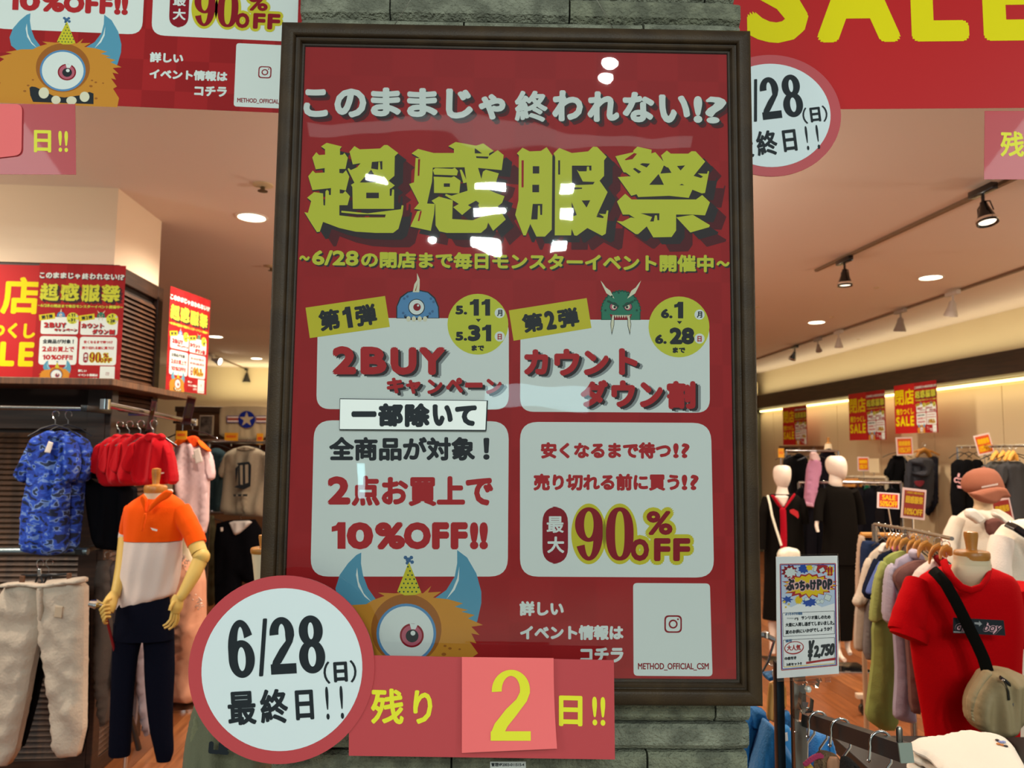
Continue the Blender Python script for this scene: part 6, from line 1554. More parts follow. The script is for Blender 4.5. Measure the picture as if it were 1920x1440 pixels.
for i in range(9):
    s_ = i / 11; x = 1648 + 128 * s_; y = 985 + 24 * s_ + 2; D = 3.70 - .90 * s_
    pl = Plane(x, y, D); t = thing('metal_hanger', ORDN[i] + ' empty metal hanger from the far end of the nickel rack', 'hanger', pl, group='metal hangers on the nickel rack')
    b = MB(); e_ = hook(b, (0, 0, 0), .018, CHR, .0022, .012, 1, R(40)); b.obj('hook', t)
    b = MB(); b.tube([(e_.x - .05, .06, e_.z - .06), (e_.x, 0, e_.z), (e_.x + .05, -.06, e_.z - .06)], .003, DRAIL, 6); b.obj('shoulder_wire', t)
PK1 = '#f08fb0'
shirts = [  # label, D, parts, hanger
    ('beige garment at the left end of the coloured shirt row', 3.75, [('shirt_body', ZD([(185,150),(240,150),(235,500),(200,900),(150,900),(155,500)]), '#b79c84')], None),
    ('dark blue denim garment second in the coloured shirt row', 3.70, [('shirt_body', ZD([(215,210),(300,200),(420,230),(400,500),(300,700),(240,640),(200,560)]), '#26314c')], None),
    ('pale grey-beige shirt with cuffed sleeve in the coloured row', 3.55, [('shirt_body', ZD([(290,370),(470,225),(560,290),(500,420),(300,800),(260,1440),(140,1440),(130,1330),(150,930),(225,640)]), '#bfae9c'), ('sleeve', ZD([(290,380),(240,480),(180,760),(110,890),(150,950),(240,900),(290,700),(330,480)]), '#cbbba8'), ('collar', ZD([(440,240),(480,222),(550,290),(470,330),(400,330)]), '#e6dbd0')], (1652, 1003)),
    ('mid-grey garment in the coloured row below the navy shirt', 3.50, [('shirt_body', ZD([(260,860),(420,840),(420,1300),(400,1440),(280,1560),(230,1440),(250,1100)]), '#77706e')], None),
    ('navy shirt in the coloured row', 3.40, [('shirt_body', ZD([(380,380),(550,305),(580,340),(560,700),(500,1600),(480,1980),(370,1980),(400,1400),(320,830),(260,860)]), '#141a2c'), ('sleeve', ZD([(380,380),(320,500),(220,770),(265,860),(330,830),(400,560)]), '#1a2135')], (1672, 1005)),
    ('blue shirt strip between the navy and green shirts', 3.34, [('sleeve', ZD([(420,440),(470,430),(400,700),(320,800),(268,800),(300,700)]), '#5468a8')], None),
    ('olive-green shirt in the coloured row', 3.15, [('shirt_body', ZD([(450,420),(560,340),(690,310),(720,360),(650,700),(650,1900),(600,2330),(430,2330),(250,2200),(290,1900),(340,1500),(330,1130),(430,1050)]), '#8f9650'), ('sleeve', ZD([(450,420),(420,480),(360,640),(300,1090),(340,1120),(460,1060),(500,800),(520,520)]), '#9ca35c')], (1692, 1008)),
    ('lilac-grey shirt with a collar in the coloured row', 3.0, [('shirt_body', ZD([(570,440),(770,330),(900,400),(850,700),(800,1300),(800,2100),(820,2260),(600,2210),(570,2150),(600,1700),(580,1300),(560,1150)]), '#a79cae'), ('sleeve', ZD([(570,440),(500,520),(470,700),(450,1080),(560,1170),(600,1100),(610,700)]), '#b3a9b8'), ('collar', ZD([(750,330),(800,285),(880,350),(910,420),(820,420),(770,390)]), '#c0b6c6')], (1712, 1012)),
    ('mauve-brown T-shirt in the coloured row', 2.92, [('shirt_body', ZD([(620,520),(780,430),(960,420),(950,700),(900,1500),(880,2150),(760,2130),(730,1500),(660,800),(560,620)]), '#76504a')], (1732, 1015)),
    ('white shirt with a dark red collar beside the red T-shirt', 2.84, [('shirt_body', ZD([(850,520),(1030,400),(1150,460),(1150,720),(900,740),(775,660)]), '#e0cfc4'), ('collar', ZD([(1030,380),(1080,355),(1170,485),(1120,520),(1060,450)]), '#8c0a14')], (1762, 1020)),
]
for i, (lab, D, ps, hk) in enumerate(shirts):
    q_ = [(n_, P_, c_, dict(thick=.07 if n_ != 'collar' else .05, dy=(-.02 if n_ == 'sleeve' else -.03 if n_ == 'collar' else 0), fold=.3, fdir=(1.2, .1), fs=24)) for n_, P_, c_ in ps]
    t, pl = goods('shirt', lab, 'shirt', D, q_, group='coloured shirts on the nickel rack')
for i, (x, y, s_, D) in enumerate([(520, 200, .8, 3.5), (560, 205, .8, 3.44), (600, 215, .85, 3.38), (665, 225, .9, 3.25), (755, 240, 1.0, 3.12), (820, 245, 1.0, 3.04), (880, 265, 1.1, 2.96), (1010, 300, 1.4, 2.86), (1120, 310, .9, 2.80)]):
    cx, cy = ZD([(x, y)])[0]; pl = Plane(cx, cy, D); t = thing('wooden_hanger', ['wooden hanger at the far end of the coloured shirt row', 'second wooden hanger of the coloured shirt row', 'wooden hanger just behind the pink collar', 'wooden hanger over the olive-green shirt', 'wooden hanger behind the lilac-grey collar', 'wooden hanger over the lilac-grey shirt', 'wooden hanger beside the mauve-brown T-shirt', 'broad wooden hanger of the mauve-brown T-shirt', 'wooden hanger over the white shirt with the red collar'][i], 'hanger', pl, group='wooden hangers of the coloured shirts')
    b = MB(); f = lambda P: [pl.p(*ZD([(x + u * s_, y + v * s_)])[0], -.03 - w_) for u, v, w_ in P]
    b.tube(f([(-25, 115, .02), (-20, 50, .01), (10, 0, 0), (45, -22, 0), (85, 0, -.01), (110, 60, -.02)]), [.006, .012, .016, .018, .015, .008], HW, 10, flat=.55); b.obj('shoulder_bar', t)
    b = MB(); h0 = f([(45, -60, 0)])[0]; hook(b, (h0.x, h0.y, h0.z), .016, CHR, .0018, .02); b.obj('hook', t)
o, pl = goods('shirt', 'bright pink collar peeking out of the coloured shirt row', 'shirt', 3.36, [('collar', ZD([(555,285),(600,235),(620,280),(575,335)]), PK1, dict(thick=.03))])
cb = thing('clothes_rack', 'wooden bar rack end at the left of the coloured shirts', 'clothes rack', Plane(1612, 1180, 3.85)); pb = Plane(1612, 1180, 3.85)
b = MB(); b.tube([pb.p(1614, 1003), pb.p(1640, 1003), pb.p(1720, 1006)], .014, HW, 10); b.obj('bar', cb, 'wooden bar'); b = MB(); b.tube([pb.p(1614, 1003), (pb.p(1614, 1003).x, 0, -pb.o.z)], .012, mat('rack_tan', '#b89878', .5), 10); b.obj('post', cb)

# --- capped mannequin
KP = Plane(1830, 1200, 3.9); t = thing('mannequin', 'cream mannequin wearing a brown cap and an open white shirt', 'mannequin', KP)
CRS = mat('mannequin_tan', '#d2b48e', .55)
def rows9(rows): return [(800 + r[0] / 6, 1600 + r[1] / 6, 1600 + r[2] / 6) + tuple(r[3:]) for r in rows]
b = MB(); sil(b, KP, rows9([(640, 1270, 1640, .9), (720, 1290, 1650, .9), (780, 1330, 1625, .9), (830, 1380, 1600, .85), (865, 1420, 1540, .7)]), CRS, seg=28); b.obj('head', t, smooth=60)
b = MB(); sil(b, KP, rows9([(790, 1350, 1570, .8), (860, 1375, 1560, .8), (940, 1345, 1555, .8), (1010, 1400, 1600, .7), (1060, 1480, 1600, .6)]), CRS, seg=24); b.obj('neck', t, smooth=60)
WS = cloth('#e2d3bf'); WS2 = cloth('#eadfd0')
b = MB(); sil(b, KP, rows9([(930, 1270, 1640, .4), (1000, 1180, 1760, .45), (1080, 1130, 1820, .5), (1200, 1090, 1860, .5), (1440, 1060, 1900, .5), (1800, 1060, 1900, .5), (2400, 1080, 1900, .5)]), WS, fold=.05, seg=44); b.obj('white_shirt', t, 'open white shirt', smooth=60)
b = MB(); limb(b, KP, [Z9([(1190, 1060)])[0] + (15, 0), Z9([(1110, 1200)])[0] + (14, -.02), Z9([(1060, 1380)])[0] + (13, -.05), Z9([(1040, 1600)])[0] + (12, -.07)], WS, seg=20, fold=.03); b.obj('sleeve', t, smooth=60)
b = MB(); puff(b, KP, Z9([(1260,930),(1340,915),(1400,960),(1480,1040),(1390,1100),(1340,1060),(1260,1010)]), WS2, thick=.05, dy=-.19); puff(b, KP, Z9([(1560,950),(1640,1000),(1780,1090),(1700,1120),(1620,1040),(1560,1000)]), WS2, thick=.05, dy=-.17); b.obj('collar', t, 'white collar', smooth=180)
b = MB(); puff(b, KP, Z9([(1480,1060),(1600,1020),(1680,1070),(1700,1120),(1600,1180),(1540,1230),(1500,1180)]), cloth('#6e443c'), thick=.05, dy=-.205); b.obj('undershirt', t, 'maroon-brown undershirt', smooth=180)
b = MB(); p = KP.p(1835, 1200); b.tube([(p.x, 0, p.z), (p.x, 0, -KP.o.z + .01)], .014, CHR, 10); b.lathe([(.001, -KP.o.z), (.18, -KP.o.z), (.18, -KP.o.z + .012), (.001, -KP.o.z + .014)], CHR, c=(p.x, 0, 0), seg=24); b.obj('stand', t)
CAPC = cloth('#9c5f48')
ct = thing('cap', 'faded brown baseball cap with small white lettering on the cream mannequin', 'cap', Plane(*Z9([(1480, 860)])[0], 3.9)); CPn = Plane(*Z9([(1480, 860)])[0], 3.9)
b = MB(); sil(b, CPn, rows9([(462, 1430, 1510, .8), (480, 1360, 1570, .85), (520, 1290, 1610, .9), (580, 1245, 1640, .92), (640, 1232, 1660, .92), (700, 1245, 1680, .9), (740, 1290, 1650, .85)]), CAPC, seg=40); b.obj('crown', ct, smooth=60)
b = MB(); puff(b, CPn, Z9([(1330,745),(1480,700),(1670,675),(1700,720),(1745,800),(1640,800),(1600,850),(1540,870),(1450,850),(1380,820),(1300,745)]), CAPC, thick=.08, dy=-.13, fold=.1); b.obj('brim', ct, smooth=180)
a = Art(CPn, .165); a.begin('embroidery', 'small pale line of embroidery')
for k in range(12):
    x = 1445 + k * 15.5; y = 680 - k * 2.9; a.poly(Z9([(x, y - 8 - 3 * (k % 3)), (x + 9, y - 9), (x + 10, y + 8), (x + 1, y + 10)]), TAG, 1)
a.objs(ct)
b = MB(); p = CPn.p(*Z9([(1470, 462)])[0]); b.lathe([(.001, .006), (.008, .003), (.009, 0), (.001, -.002)], CAPC, c=tuple(p), seg=10); b.obj('button', ct)

# --- white jacket at the right edge
JP = Plane(1900, 1330, 3.2); t = thing('mannequin', 'mannequin torso in a white top with a black strap at the right edge', 'mannequin', JP)
b = MB(); sil(b, JP, [(974, 1910, 1960, .5), (985, 1880, 1990, .5), (1010, 1862, 2010, .5), (1060, 1852, 2020, .5), (1140, 1848, 2020, .5), (1300, 1850, 2020, .5), (1420, 1850, 2020, .5)], cloth('#f0e3cd'), fold=.06, seg=44); b.obj('white_top', t, 'white long-sleeved top', smooth=60)
b = MB(); limb(b, JP, [(1880, 1010, 20, -.02), (1868, 1070, 22, -.05), (1880, 1150, 21, -.1), (1910, 1210, 20, -.15)], cloth('#f3e2d2'), seg=24, fold=.03); b.obj('sleeve', t, smooth=60)
b = MB(); b.tube([JP.p(1888, 982, -.06), JP.p(1905, 990, -.12), JP.p(1935, 1010, -.16), JP.p(1960, 1050, -.2)], .016, BLK, 10, flat=.3); b.obj('strap', t, 'black strap')
b = MB(); p = JP.p(1935, 1400); b.tube([(p.x, 0, p.z), (p.x, 0, -JP.o.z + .01)], .014, CHR, 10); b.lathe([(.001, -JP.o.z), (.18, -JP.o.z), (.18, -JP.o.z + .012), (.001, -JP.o.z + .014)], CHR, c=(p.x, 0, 0), seg=24); b.obj('stand', t)

# --- red T-shirt mannequin with a sling bag
TP = Plane(1800, 1392, 2.55); t = thing('mannequin', 'headless cream mannequin in a bright red T-shirt', 'mannequin', TP)
def rows8(rows): return [(1035 + r[0] / 3.5556, 1380 + r[1] / 3.5556, 1380 + r[2] / 3.5556) + tuple(r[3:]) for r in rows]
REDT = mat('red_jersey', '#bd020a', .92, bump=.2, bscale=240, spec=.08)
b = MB(); sil(b, TP, rows8([(95, 1390, 1680, .6), (120, 1310, 1740, .55), (160, 1240, 1840, .5), (220, 1200, 1880, .5), (320, 1185, 1900, .5), (500, 1165, 1900, .5), (700, 1175, 1890, .5), (900, 1210, 1890, .48), (1100, 1250, 1880, .48), (1280, 1275, 1880, .48)]), REDT, fold=.035, seg=56, fn=9, cap0=True); b.obj('t_shirt', t, 'bright red T-shirt', smooth=60)
b = MB(); limb(b, TP, [Z8([(1230, 230)])[0] + (34, .02), Z8([(1190, 330)])[0] + (34, .0), Z8([(1150, 450)])[0] + (35, -.02), Z8([(1130, 540)])[0] + (36, -.03)], REDT, seg=28, fold=.015, flat=.8); b.obj('sleeve', t, 'turned-up red sleeve', smooth=60)
b = MB(); limb(b, TP, [Z8([(1168, 505)])[0] + (38.5, -.03), Z8([(1150, 575)])[0] + (38.5, -.035)], REDT, seg=28, flat=.8); b.obj('sleeve_cuff', t, smooth=40)
b = MB(); limb(b, TP, [Z8([(1860, 230)])[0] + (32, .04), Z8([(1900, 420)])[0] + (34, .05), Z8([(1930, 600)])[0] + (35, .06)], REDT, seg=24, flat=.8); b.obj('sleeve', t, smooth=60)
neck(t, TP, 1380 + 1572 / 3.5556, 1035 + 22 / 3.5556, 1035 + 90 / 3.5556, 31, 33, D=-.062, cap=(29, 13, 12.5, 30))
b = MB(); sil(b, TP, rows8([(80, 1456, 1690, .85), (140, 1440, 1686, .8), (190, 1462, 1668, .75), (228, 1505, 1632, .7), (246, 1545, 1590, .6)]), CRM, dy=-.068, cap0=False, seg=36); b.obj('chest_form', t, 'cream neckline', smooth=60)
b = MB()
nk = [TP.p(*q_, d) for q_, d in zip(Z8([(1385, 62), (1400, 110), (1440, 178), (1500, 235), (1565, 256), (1630, 236), (1672, 180), (1690, 120)]), (-.06, -.10, -.14, -.155, -.16, -.155, -.13, -.08))]; b.tube(nk, .013, REDT, 10, flat=.6); b.obj('collar', t, 'ribbed red collar', smooth=60)
b = MB(); p = TP.p(1820, 1392); b.tube([(p.x, 0, p.z + .1), (p.x, 0, -TP.o.z + .01)], .014, CHR, 10); b.lathe([(.001, -TP.o.z), (.18, -TP.o.z), (.18, -TP.o.z + .012), (.001, -TP.o.z + .014)], CHR, c=(p.x, 0, 0), seg=24); b.obj('stand', t)
a = Art(TP, .174); a.begin('chest_print', 'black chest panel with pink script lettering')
a.poly(Z8([(1447,437),(1785,455),(1797,558),(1447,540)]), PK, 0); pkk = mat('print_light_pink', '#f0b8c0', .8)

for w_, q_ in (('du', [(1462,452),(1575,460),(1565,535),(1466,530)]), ('boy', [(1655,470),(1772,478),(1762,550),(1650,545)])):
    a.text(w_, Z8(q_), pkk, 1, 1.5, 8, slant=.3); a.text(w_, Z8(q_), PK, 2, .4, 6, slant=.3)
a.poly(Z8([(1450,528),(1570,532),(1570,540),(1450,537)]), mat('print_grey', '#9a9a9a', .7), 1); a.poly(Z8([(1590,468),(1620,470),(1620,458),(1640,480),(1620,496),(1620,485),(1590,480)]), mat('print_grey'), 1)
a.objs(t)
# sling bag and strap
bt, pl = goods('sling_bag', 'beige nylon sling bag worn across the red T-shirt', 'bag', 2.33, [
    ('bag_body', Z8([(1650,790),(1750,768),(1860,790),(1930,850),(1960,950),(1900,1060),(1830,1150),(1780,1200),(1700,1215),(1600,1180),(1550,1110),(1545,1000),(1570,920),(1620,840)]), mat('beige_nylon', '#a58f68', .7, bump=.15, bscale=60), dict(thick=.13, fold=.45, fs=16)),
    ('side_gusset', Z8([(1650,790),(1700,790),(1640,860),(1580,950),(1560,1050),(1580,1130),(1560,1115),(1545,1000),(1570,920)]), mat('beige_nylon'), dict(thick=.05, dy=-.05))])
b = MB(); b.tube([pl.p(*q_, -.074) for q_ in Z8([(1760, 835), (1800, 862), (1850, 905), (1905, 965), (1940, 1010)])], .0065, BLK, 8, flat=.6); b.obj('zip', bt, 'black zip')
b = MB(); b.tube([pl.p(*q_, -.086) for q_ in Z8([(1790, 868), (1805, 900), (1815, 930), (1820, 985)])], [.003, .003, .006, .007], BLK, 8, flat=.5); b.lathe([(.001, -.004), (.005, 0), (.001, .004)], CHR, c=tuple(pl.p(*Z8([(1780, 855)])[0], -.088)), seg=10); b.obj('zip_puller', bt, 'black puller')
b = MB(); b.lathe([(.001, -.004), (.012, -.003), (.014, .0), (.001, .004)], mat('badge_grey', '#5c5a5c', .4), c=tuple(pl.p(*Z8([(1870, 1018)])[0], -.082)), axis='y', seg=18); b.obj('round_badge', bt)
b = MB(); b.tube([pl.p(*q_, d) for q_, d in zip(Z8([(1310, 118), (1345, 150), (1400, 215), (1470, 340), (1540, 480), (1610, 620), (1650, 710), (1678, 800)]), (.14, .08, .045, .025, .015, .01, .0, -.01))], [.017] * 8, mat('strap_black', '#100e0b', .9, spec=.05), 10, flat=.25); b.obj('strap', bt, 'black webbing strap')
# --- round end of the folded shirts and the table
TB = thing('display_table', 'dark display table under the folded white shirts', 'table', M=Matrix.Translation((1.42, 1.98, 0)))
MB().box(-.45, .7, -.45, .35, .715, .758, mat('table_black', '#15120f', .5), .004).obj('table_top', TB, smooth=0)
for x in (-.3, .62):
    for y in (-.3, .3): MB().box(x, x + .04, y - .02, y + .02, 0, .70, mat('table_black'), .003).obj('leg', TB, smooth=0)
wc_ = mat('white_jersey_fold', '#f3e6d4', .85, bump=.15, bscale=200, sheen=.2)
class Loc:
    """lying cloth: local x right, local z away from the viewer, local -y up"""
    def __init__(s, o): s.o = o; s.yaw = 0; s.M = Matrix(((1, 0, 0, o.x), (0, 0, 1, o.y), (0, -1, 0, o.z), (0, 0, 0, 1)))
    def p(s, x, y, dy=0.0): return Vector((x, dy, y))
def on_level(px, py, z):
    d = ROT @ Vector(((px - 960) / F, -(py - 720) / F, -1)); return EYE + d * ((z - 1.6) / d.z)
ZTOP = .905
top = [(1701,1386),(1712,1378),(1745,1374),(1780,1366),(1802,1362),(1830,1365),(1876,1374),(1895,1384),(1915,1420),(1950,1480),(1990,1560),(1860,1580),(1800,1500),(1766,1440),(1738,1408),(1712,1398)]
tw = [on_level(x, y, ZTOP) for x, y in top]; oc = on_level(1830, 1440, ZTOP)
NL = 6
for i in range(NL):
    zt = ZTOP - .024 * (NL - 1 - i) - .012
    lo_ = Loc(Vector((oc.x, oc.y, zt)))
    jx, jy = random.uniform(-.006, .004), random.uniform(-.012, .006)
    pts = [((p.x - oc.x) * (1 + .02 * (NL - 1 - i)) + jx - .004 * (NL - 1 - i), (p.y - oc.y) * 1.0 + jy) for p in tw]
    t = thing('folded_shirt', ['white folded T-shirt at the bottom of the stack', 'white folded T-shirt second from the bottom of the stack', 'white folded T-shirt third from the bottom of the stack', 'white folded T-shirt fourth from the bottom of the stack', 'white folded T-shirt just under the topmost one', 'white folded T-shirt with a small embroidered motif, topmost of the stack'][i], 'folded shirt', M=lo_.M, group='folded white T-shirts on the display table')
    b = MB(); puff(b, lo_, pts, wc_, thick=.022, fold=.16 if i < NL - 1 else .22, edge=.012, fs=16, fdir=(1, .5), seed=i * 3, sm=1, rim=.2, res=.012); b.obj('folded_cloth', t, smooth=180)
    if i == NL - 1:
        b = MB()
        for k, (x, y, c) in enumerate([(1870, 1386, '#3a3030'), (1876, 1389, '#8a92c8'), (1882, 1389, '#98a0d0'), (1872, 1393, '#d08040'), (1879, 1395, '#c87838'), (1886, 1397, '#3a3030')]):
            q_ = on_level(x, y, ZTOP + .004); b.lathe([(.001, -.0045), (.0045, -.003), (.005, -.001), (.001, 0)], mat('thread_' + c[1:], c, .8), c=(q_.x - oc.x, -.012, q_.y - oc.y), axis='y', seg=8)
        b.obj('embroidery', t, 'small dark, blue and orange motif', kind='stuff')

# --- near rack: square post, arm with hooks, price sign
ST = mat('brushed_steel', '#8d867c', .28, metal=1.0)
NR = Plane(1495, 1440, 1.72)
rt_ = thing('display_rack', 'square steel post rack with a sloping arm of chrome hooks', 'clothes rack', NR)
p0 = NR.p(1495, 1279); kx = NR.px(1)
b = MB(); b.box(p0.x - 10 * kx, p0.x + 12 * kx, -.012, .014, -NR.o.z, p0.z + .02, ST, .0015); b.obj('post', rt_, 'square steel post', smooth=30)
b = MB(); b.box(p0.x - 26 * kx, p0.x - 12 * kx, .04, .065, -NR.o.z, p0.z + .03, mat('steel_dark', '#1c262e', .3, metal=.8), .0015); b.obj('rear_post', rt_, 'dark rear post', smooth=30)
b = MB()
def q4(pts, d): return [NR.p(x, y, dd) for (x, y), dd in zip(pts, d)]
# the arm: a square tube from the post down towards the camera
A0, A1 = NR.p(1508, 1346, 0), NR.p(1697, 1411, -.36)
dr = (A1 - A0).normalized(); sd = dr.cross(Vector((0, 0, 1))).normalized(); up = sd.cross(dr)
s_ = .0155
rings = [[p + sd * (x * s_ * .75) + up * (z * s_) for x, z in ((-1, -1), (1, -1), (1, 1), (-1, 1))] for p in (A0, A0.lerp(A1, .5), A1)]
b.loft(rings, mat('arm_steel', '#3d4347', .33, metal=.55)); b.obj('arm', rt_, 'square steel arm', smooth=20)
b = MB(); e_ = A1 - dr * .012 + up * s_; b.tube([e_, e_ + Vector((0, 0, .022)), e_ + Vector((0, 0, .026))], [.0055, .0055, .003], ST, 12); b.obj('end_pin', rt_, 'upright end pin')
b = MB(); b.loft([[A1 + dr * .001 + sd * (x * s_ * .8) + up * (z * s_ * 1.04) for x, z in ((-1, -1), (1, -1), (1, 1), (-1, 1))], [A1 + dr * .004 + sd * (x * s_ * .8) + up * (z * s_ * 1.04) for x, z in ((-1, -1), (1, -1), (1, 1), (-1, 1))]], mat('cap_grey', '#7f877c', .5)); b.obj('end_cap', rt_, 'grey end cap', smooth=20)
for i, (f_, lab) in enumerate([(.02, 'chrome hook nearest the post on the sloping steel arm'), (.17, 'second chrome hook from the post on the sloping arm'), (.42, 'third chrome hook from the post on the sloping arm'), (.80, 'chrome hook nearest the end pin of the sloping arm')]):
    c = A0.lerp(A1, f_) + Vector((0, 0, .002)); t = thing('chrome_hook', lab, 'hook', M=NR.M @ Matrix.Translation(c), group='chrome hooks on the sloping arm')
    b = MB(); r_ = .021; pts = []
    sx_ = -1 if True else 1
    hd = Vector((sd.x, sd.y, 0)).normalized()
    if hd.x > 0: hd = -hd
    for k in range(13):
        a_ = R(195 - 200 * k / 12); pts.append(-hd * (r_ * math.cos(a_)) * -1 * -1 + Vector((0, 0, r_ * math.sin(a_))))
    pts = [hd * r_ * 1.15 + Vector((0, 0, -.030))] + [hd * (r_ * math.cos(R(-15 + 200 * k / 12))) + Vector((0, 0, r_ * math.sin(R(-15 + 200 * k / 12)))) for k in range(13)] + [-hd * r_ * .9 + Vector((0, 0, -.035)), -hd * .002 + Vector((0, 0, -.055)), Vector((0, 0, -.10)), hd * .004 + Vector((.004, 0, -.20))]
    b.tube(pts, .0026, CHR, 8); b.lathe([(.001, -.004), (.0042, 0), (.001, .004)], CHR, c=tuple(pts[0]), seg=10); b.obj('hook_wire', t, 'bent chrome wire', smooth=60)
# price sign in its clip
PS_ = Plane(1517, 1279, 1.66, R(-3)); st_ = thing('price_sign', 'white hand-lettered price sign in a clear sleeve on the steel rack', 'price sign', PS_)
def plate(P, y0, y1, m, nm, lb=None, pl=PS_, par=st_):
    v = [pl.p(*p) for p in P]; n = len(P)
    vs = [(p.x, y0, p.z) for p in v] + [(p.x, y1, p.z) for p in v]
    fs = [tuple(range(n - 1, -1, -1)), tuple(range(n, 2 * n))] + [(i, (i + 1) % n, (i + 1) % n + n, i + n) for i in range(n)]
    o = MB().add(vs, fs, m).obj(nm, par, lb, smooth=0)
    bm = bmesh.new(); bm.from_mesh(o.data); bmesh.ops.recalc_face_normals(bm, faces=bm.faces); bm.to_mesh(o.data); bm.free(); return o
SQ = [(1455, 1040), (1570, 1038), (1576, 1266), (1457, 1277)]
plate(SQ, -.0035, -.0025, clear('sleeve_clear', '#fefefe', 1.35, .05), 'clear_sleeve', 'clear stiff sleeve')
plate([(1455, 1044), (1570, 1042), (1573, 1263), (1457, 1272)], 0, .0012, mat('sign_paper', '#fbf8f6', .6), 'paper_sheet', 'white paper')
a = Art(PS_, .0002)
BLU = mat('print_pop_blue', '#2a4fa8', .6); YEL = mat('print_pop_yellow', '#f0c818', .6)
a.begin('printed_border', 'blue and red double border')
def outline(P, wd, m, lay):
    c_ = (sum(p[0] for p in P) / 4, sum(p[1] for p in P) / 4)
    for i in range(4):
        (x0, y0), (x1, y1) = P[i], P[(i + 1) % 4]; dx, dy = x1 - x0, y1 - y0; L_ = math.hypot(dx, dy); nx_, ny_ = -dy / L_ * wd / 2, dx / L_ * wd / 2
        a.poly([(x0 - nx_, y0 - ny_), (x1 - nx_, y1 - ny_), (x1 + nx_, y1 + ny_), (x0 + nx_, y0 + ny_)], m, lay)
outline(ZP([(125,155),(700,148),(715,1205),(140,1255)]), 1.6, PT, 1); outline(ZP([(135,165),(692,158),(705,1195),(148,1243)]), 1.4, BLU, 2)
outline(ZP([(152,662),(688,640),(690,877),(158,905)]), .8, PK, 1); outline(ZP([(158,942),(690,915),(692,1185),(162,1222)]), .8, PK, 1)
a.poly(ZP([(165,1218),(690,1181),(690,1187),(165,1225)]), YEL, 2)
a.begin('printed_burst', 'comic burst in yellow, red and blue')
a.poly(ZP([(140,172),(690,165),(696,470),(690,560),(560,600),(480,560),(430,600),(330,560),(240,600),(150,560)]), mat('print_pop_paper', '#c9d6ea', .6), 1)
rnd = random.Random(3)
def burst(cx, cy, rx, ry, n, m, lay, k_=.72, P_=None):
    pts = []
    for i in range(2 * n):
        an = math.pi * i / n; r_ = (1 if i % 2 == 0 else k_) * (1 + rnd.uniform(-.1, .1)); pts.append((cx + rx * r_ * math.cos(an), cy + ry * r_ * math.sin(an)))
    a.poly(ZP(pts), m, lay)
burst(225, 235, 90, 80, 11, PC, 1.6); burst(235, 240, 65, 55, 9, PW, 2); burst(370, 205, 60, 50, 9, BLU, 1.6); burst(430, 190, 40, 35, 7, YEL, 2); burst(560, 200, 80, 55, 9, PT, 1.5, .85); burst(645, 225, 45, 60, 8, YEL, 2)
for (x, y, w_, h_, r_) in ((490, 200, 28, 60, .3), (560, 215, 50, 40, -.5), (620, 500, 60, 55, .4), (520, 545, 35, 35, -.4), (560, 540, 35, 35, .5), (405, 515, 50, 30, -.3)):
    P = [(x + u * math.cos(r_) - v * math.sin(r_), y + u * math.sin(r_) + v * math.cos(r_)) for u, v in ((-w_ / 2, -h_ / 2), (w_ / 2, -h_ / 2), (w_ / 2, h_ / 2), (-w_ / 2, h_ / 2))]
    a.poly(ZP([(x + (px_ - x) * 1.12, y + (py_ - y) * 1.12) for px_, py_ in P]), PK, 2.4); a.poly(ZP(P), PW, 2.8)
burst(200, 520, 70, 45, 7, BLU, 1.6, .5); burst(318, 525, 45, 50, 12, YEL, 1.8); burst(430, 550, 80, 50, 9, BLU, 1.7); burst(170, 545, 22, 22, 5, YEL, 2.2, .4); burst(215, 570, 18, 18, 5, YEL, 2.2, .4); burst(185, 600, 16, 16, 5, YEL, 2.2, .4)
burst(425, 375, 285, 130, 20, PT, 3, .8); burst(425, 375, 268, 115, 20, YEL, 3.4, .8)
a.begin('lettering', 'bold heading lettering with a pink rim')
for s, q_ in (('ぶ', (185, 300, 275, 430)), ('っ', (275, 345, 320, 415)), ('ち', (322, 320, 385, 430)), ('ゃ', (385, 350, 432, 420)), ('け', (435, 315, 500, 425)), ('P', (505, 310, 560, 420)), ('O', (562, 315, 612, 415)), ('P', (615, 305, 668, 420))):
    x0, y0, x1, y1 = q_; Q_ = ZP(bx(x0, y0, x1, y1)); E_ = ZP(bx(x0 - 8, y0 - 8, x1 + 8, y1 + 8)); a.text(s, E_, mat('print_light_pink'), 4, 2.6, 10); a.text(s, Q_, PK, 5, 1.3, 8)
a.text('!!', ZP(bx(615, 180, 670, 275)), PT, 5, 1.2, 6)
a.begin('lettering', 'small black handwriting')
a.text('ぶっちゃけの理由', ZP([(175,655),(355,648),(355,680),(175,688)]), PB2, 2, .3, 4)
a.text('サンリオ推しのため', ZP([(345,690),(650,680),(650,722),(345,732)]), PK, 2, .45, 4); 
for k in range(8): a.poly(ZP([(196 + k * 9, 710 + 3 * (k % 2)), (200 + k * 9, 708), (203 + k * 9, 722), (199 + k * 9, 724)]), PS, 2)
a.poly(ZP([(275,712),(312,708),(315,735),(300,738),(304,718),(284,720),(284,736),(276,730)]), PD, 2)
a.text('大量に入荷し過ぎてしまいました。', ZP([(180,765),(690,735),(690,785),(180,805)]), PK, 2, .45, 4)
a.text('夏のお供にいかがでしょうか？', ZP([(180,840),(665,800),(665,845),(180,882)]), PK, 2, .45, 4)
a.text('値段', ZP([(180,935),(250,930),(250,962),(180,968)]), PB2, 2, .3, 4)
a.text('巾着付き', ZP([(172,1118),(295,1105),(295,1142),(172,1152)]), PK, 2, .45, 4); a.text('3点セット!!', ZP([(190,1180),(350,1165),(350,1200),(190,1212)]), PK, 2, .45, 4)
a.begin('lettering', 'red circled handwriting')
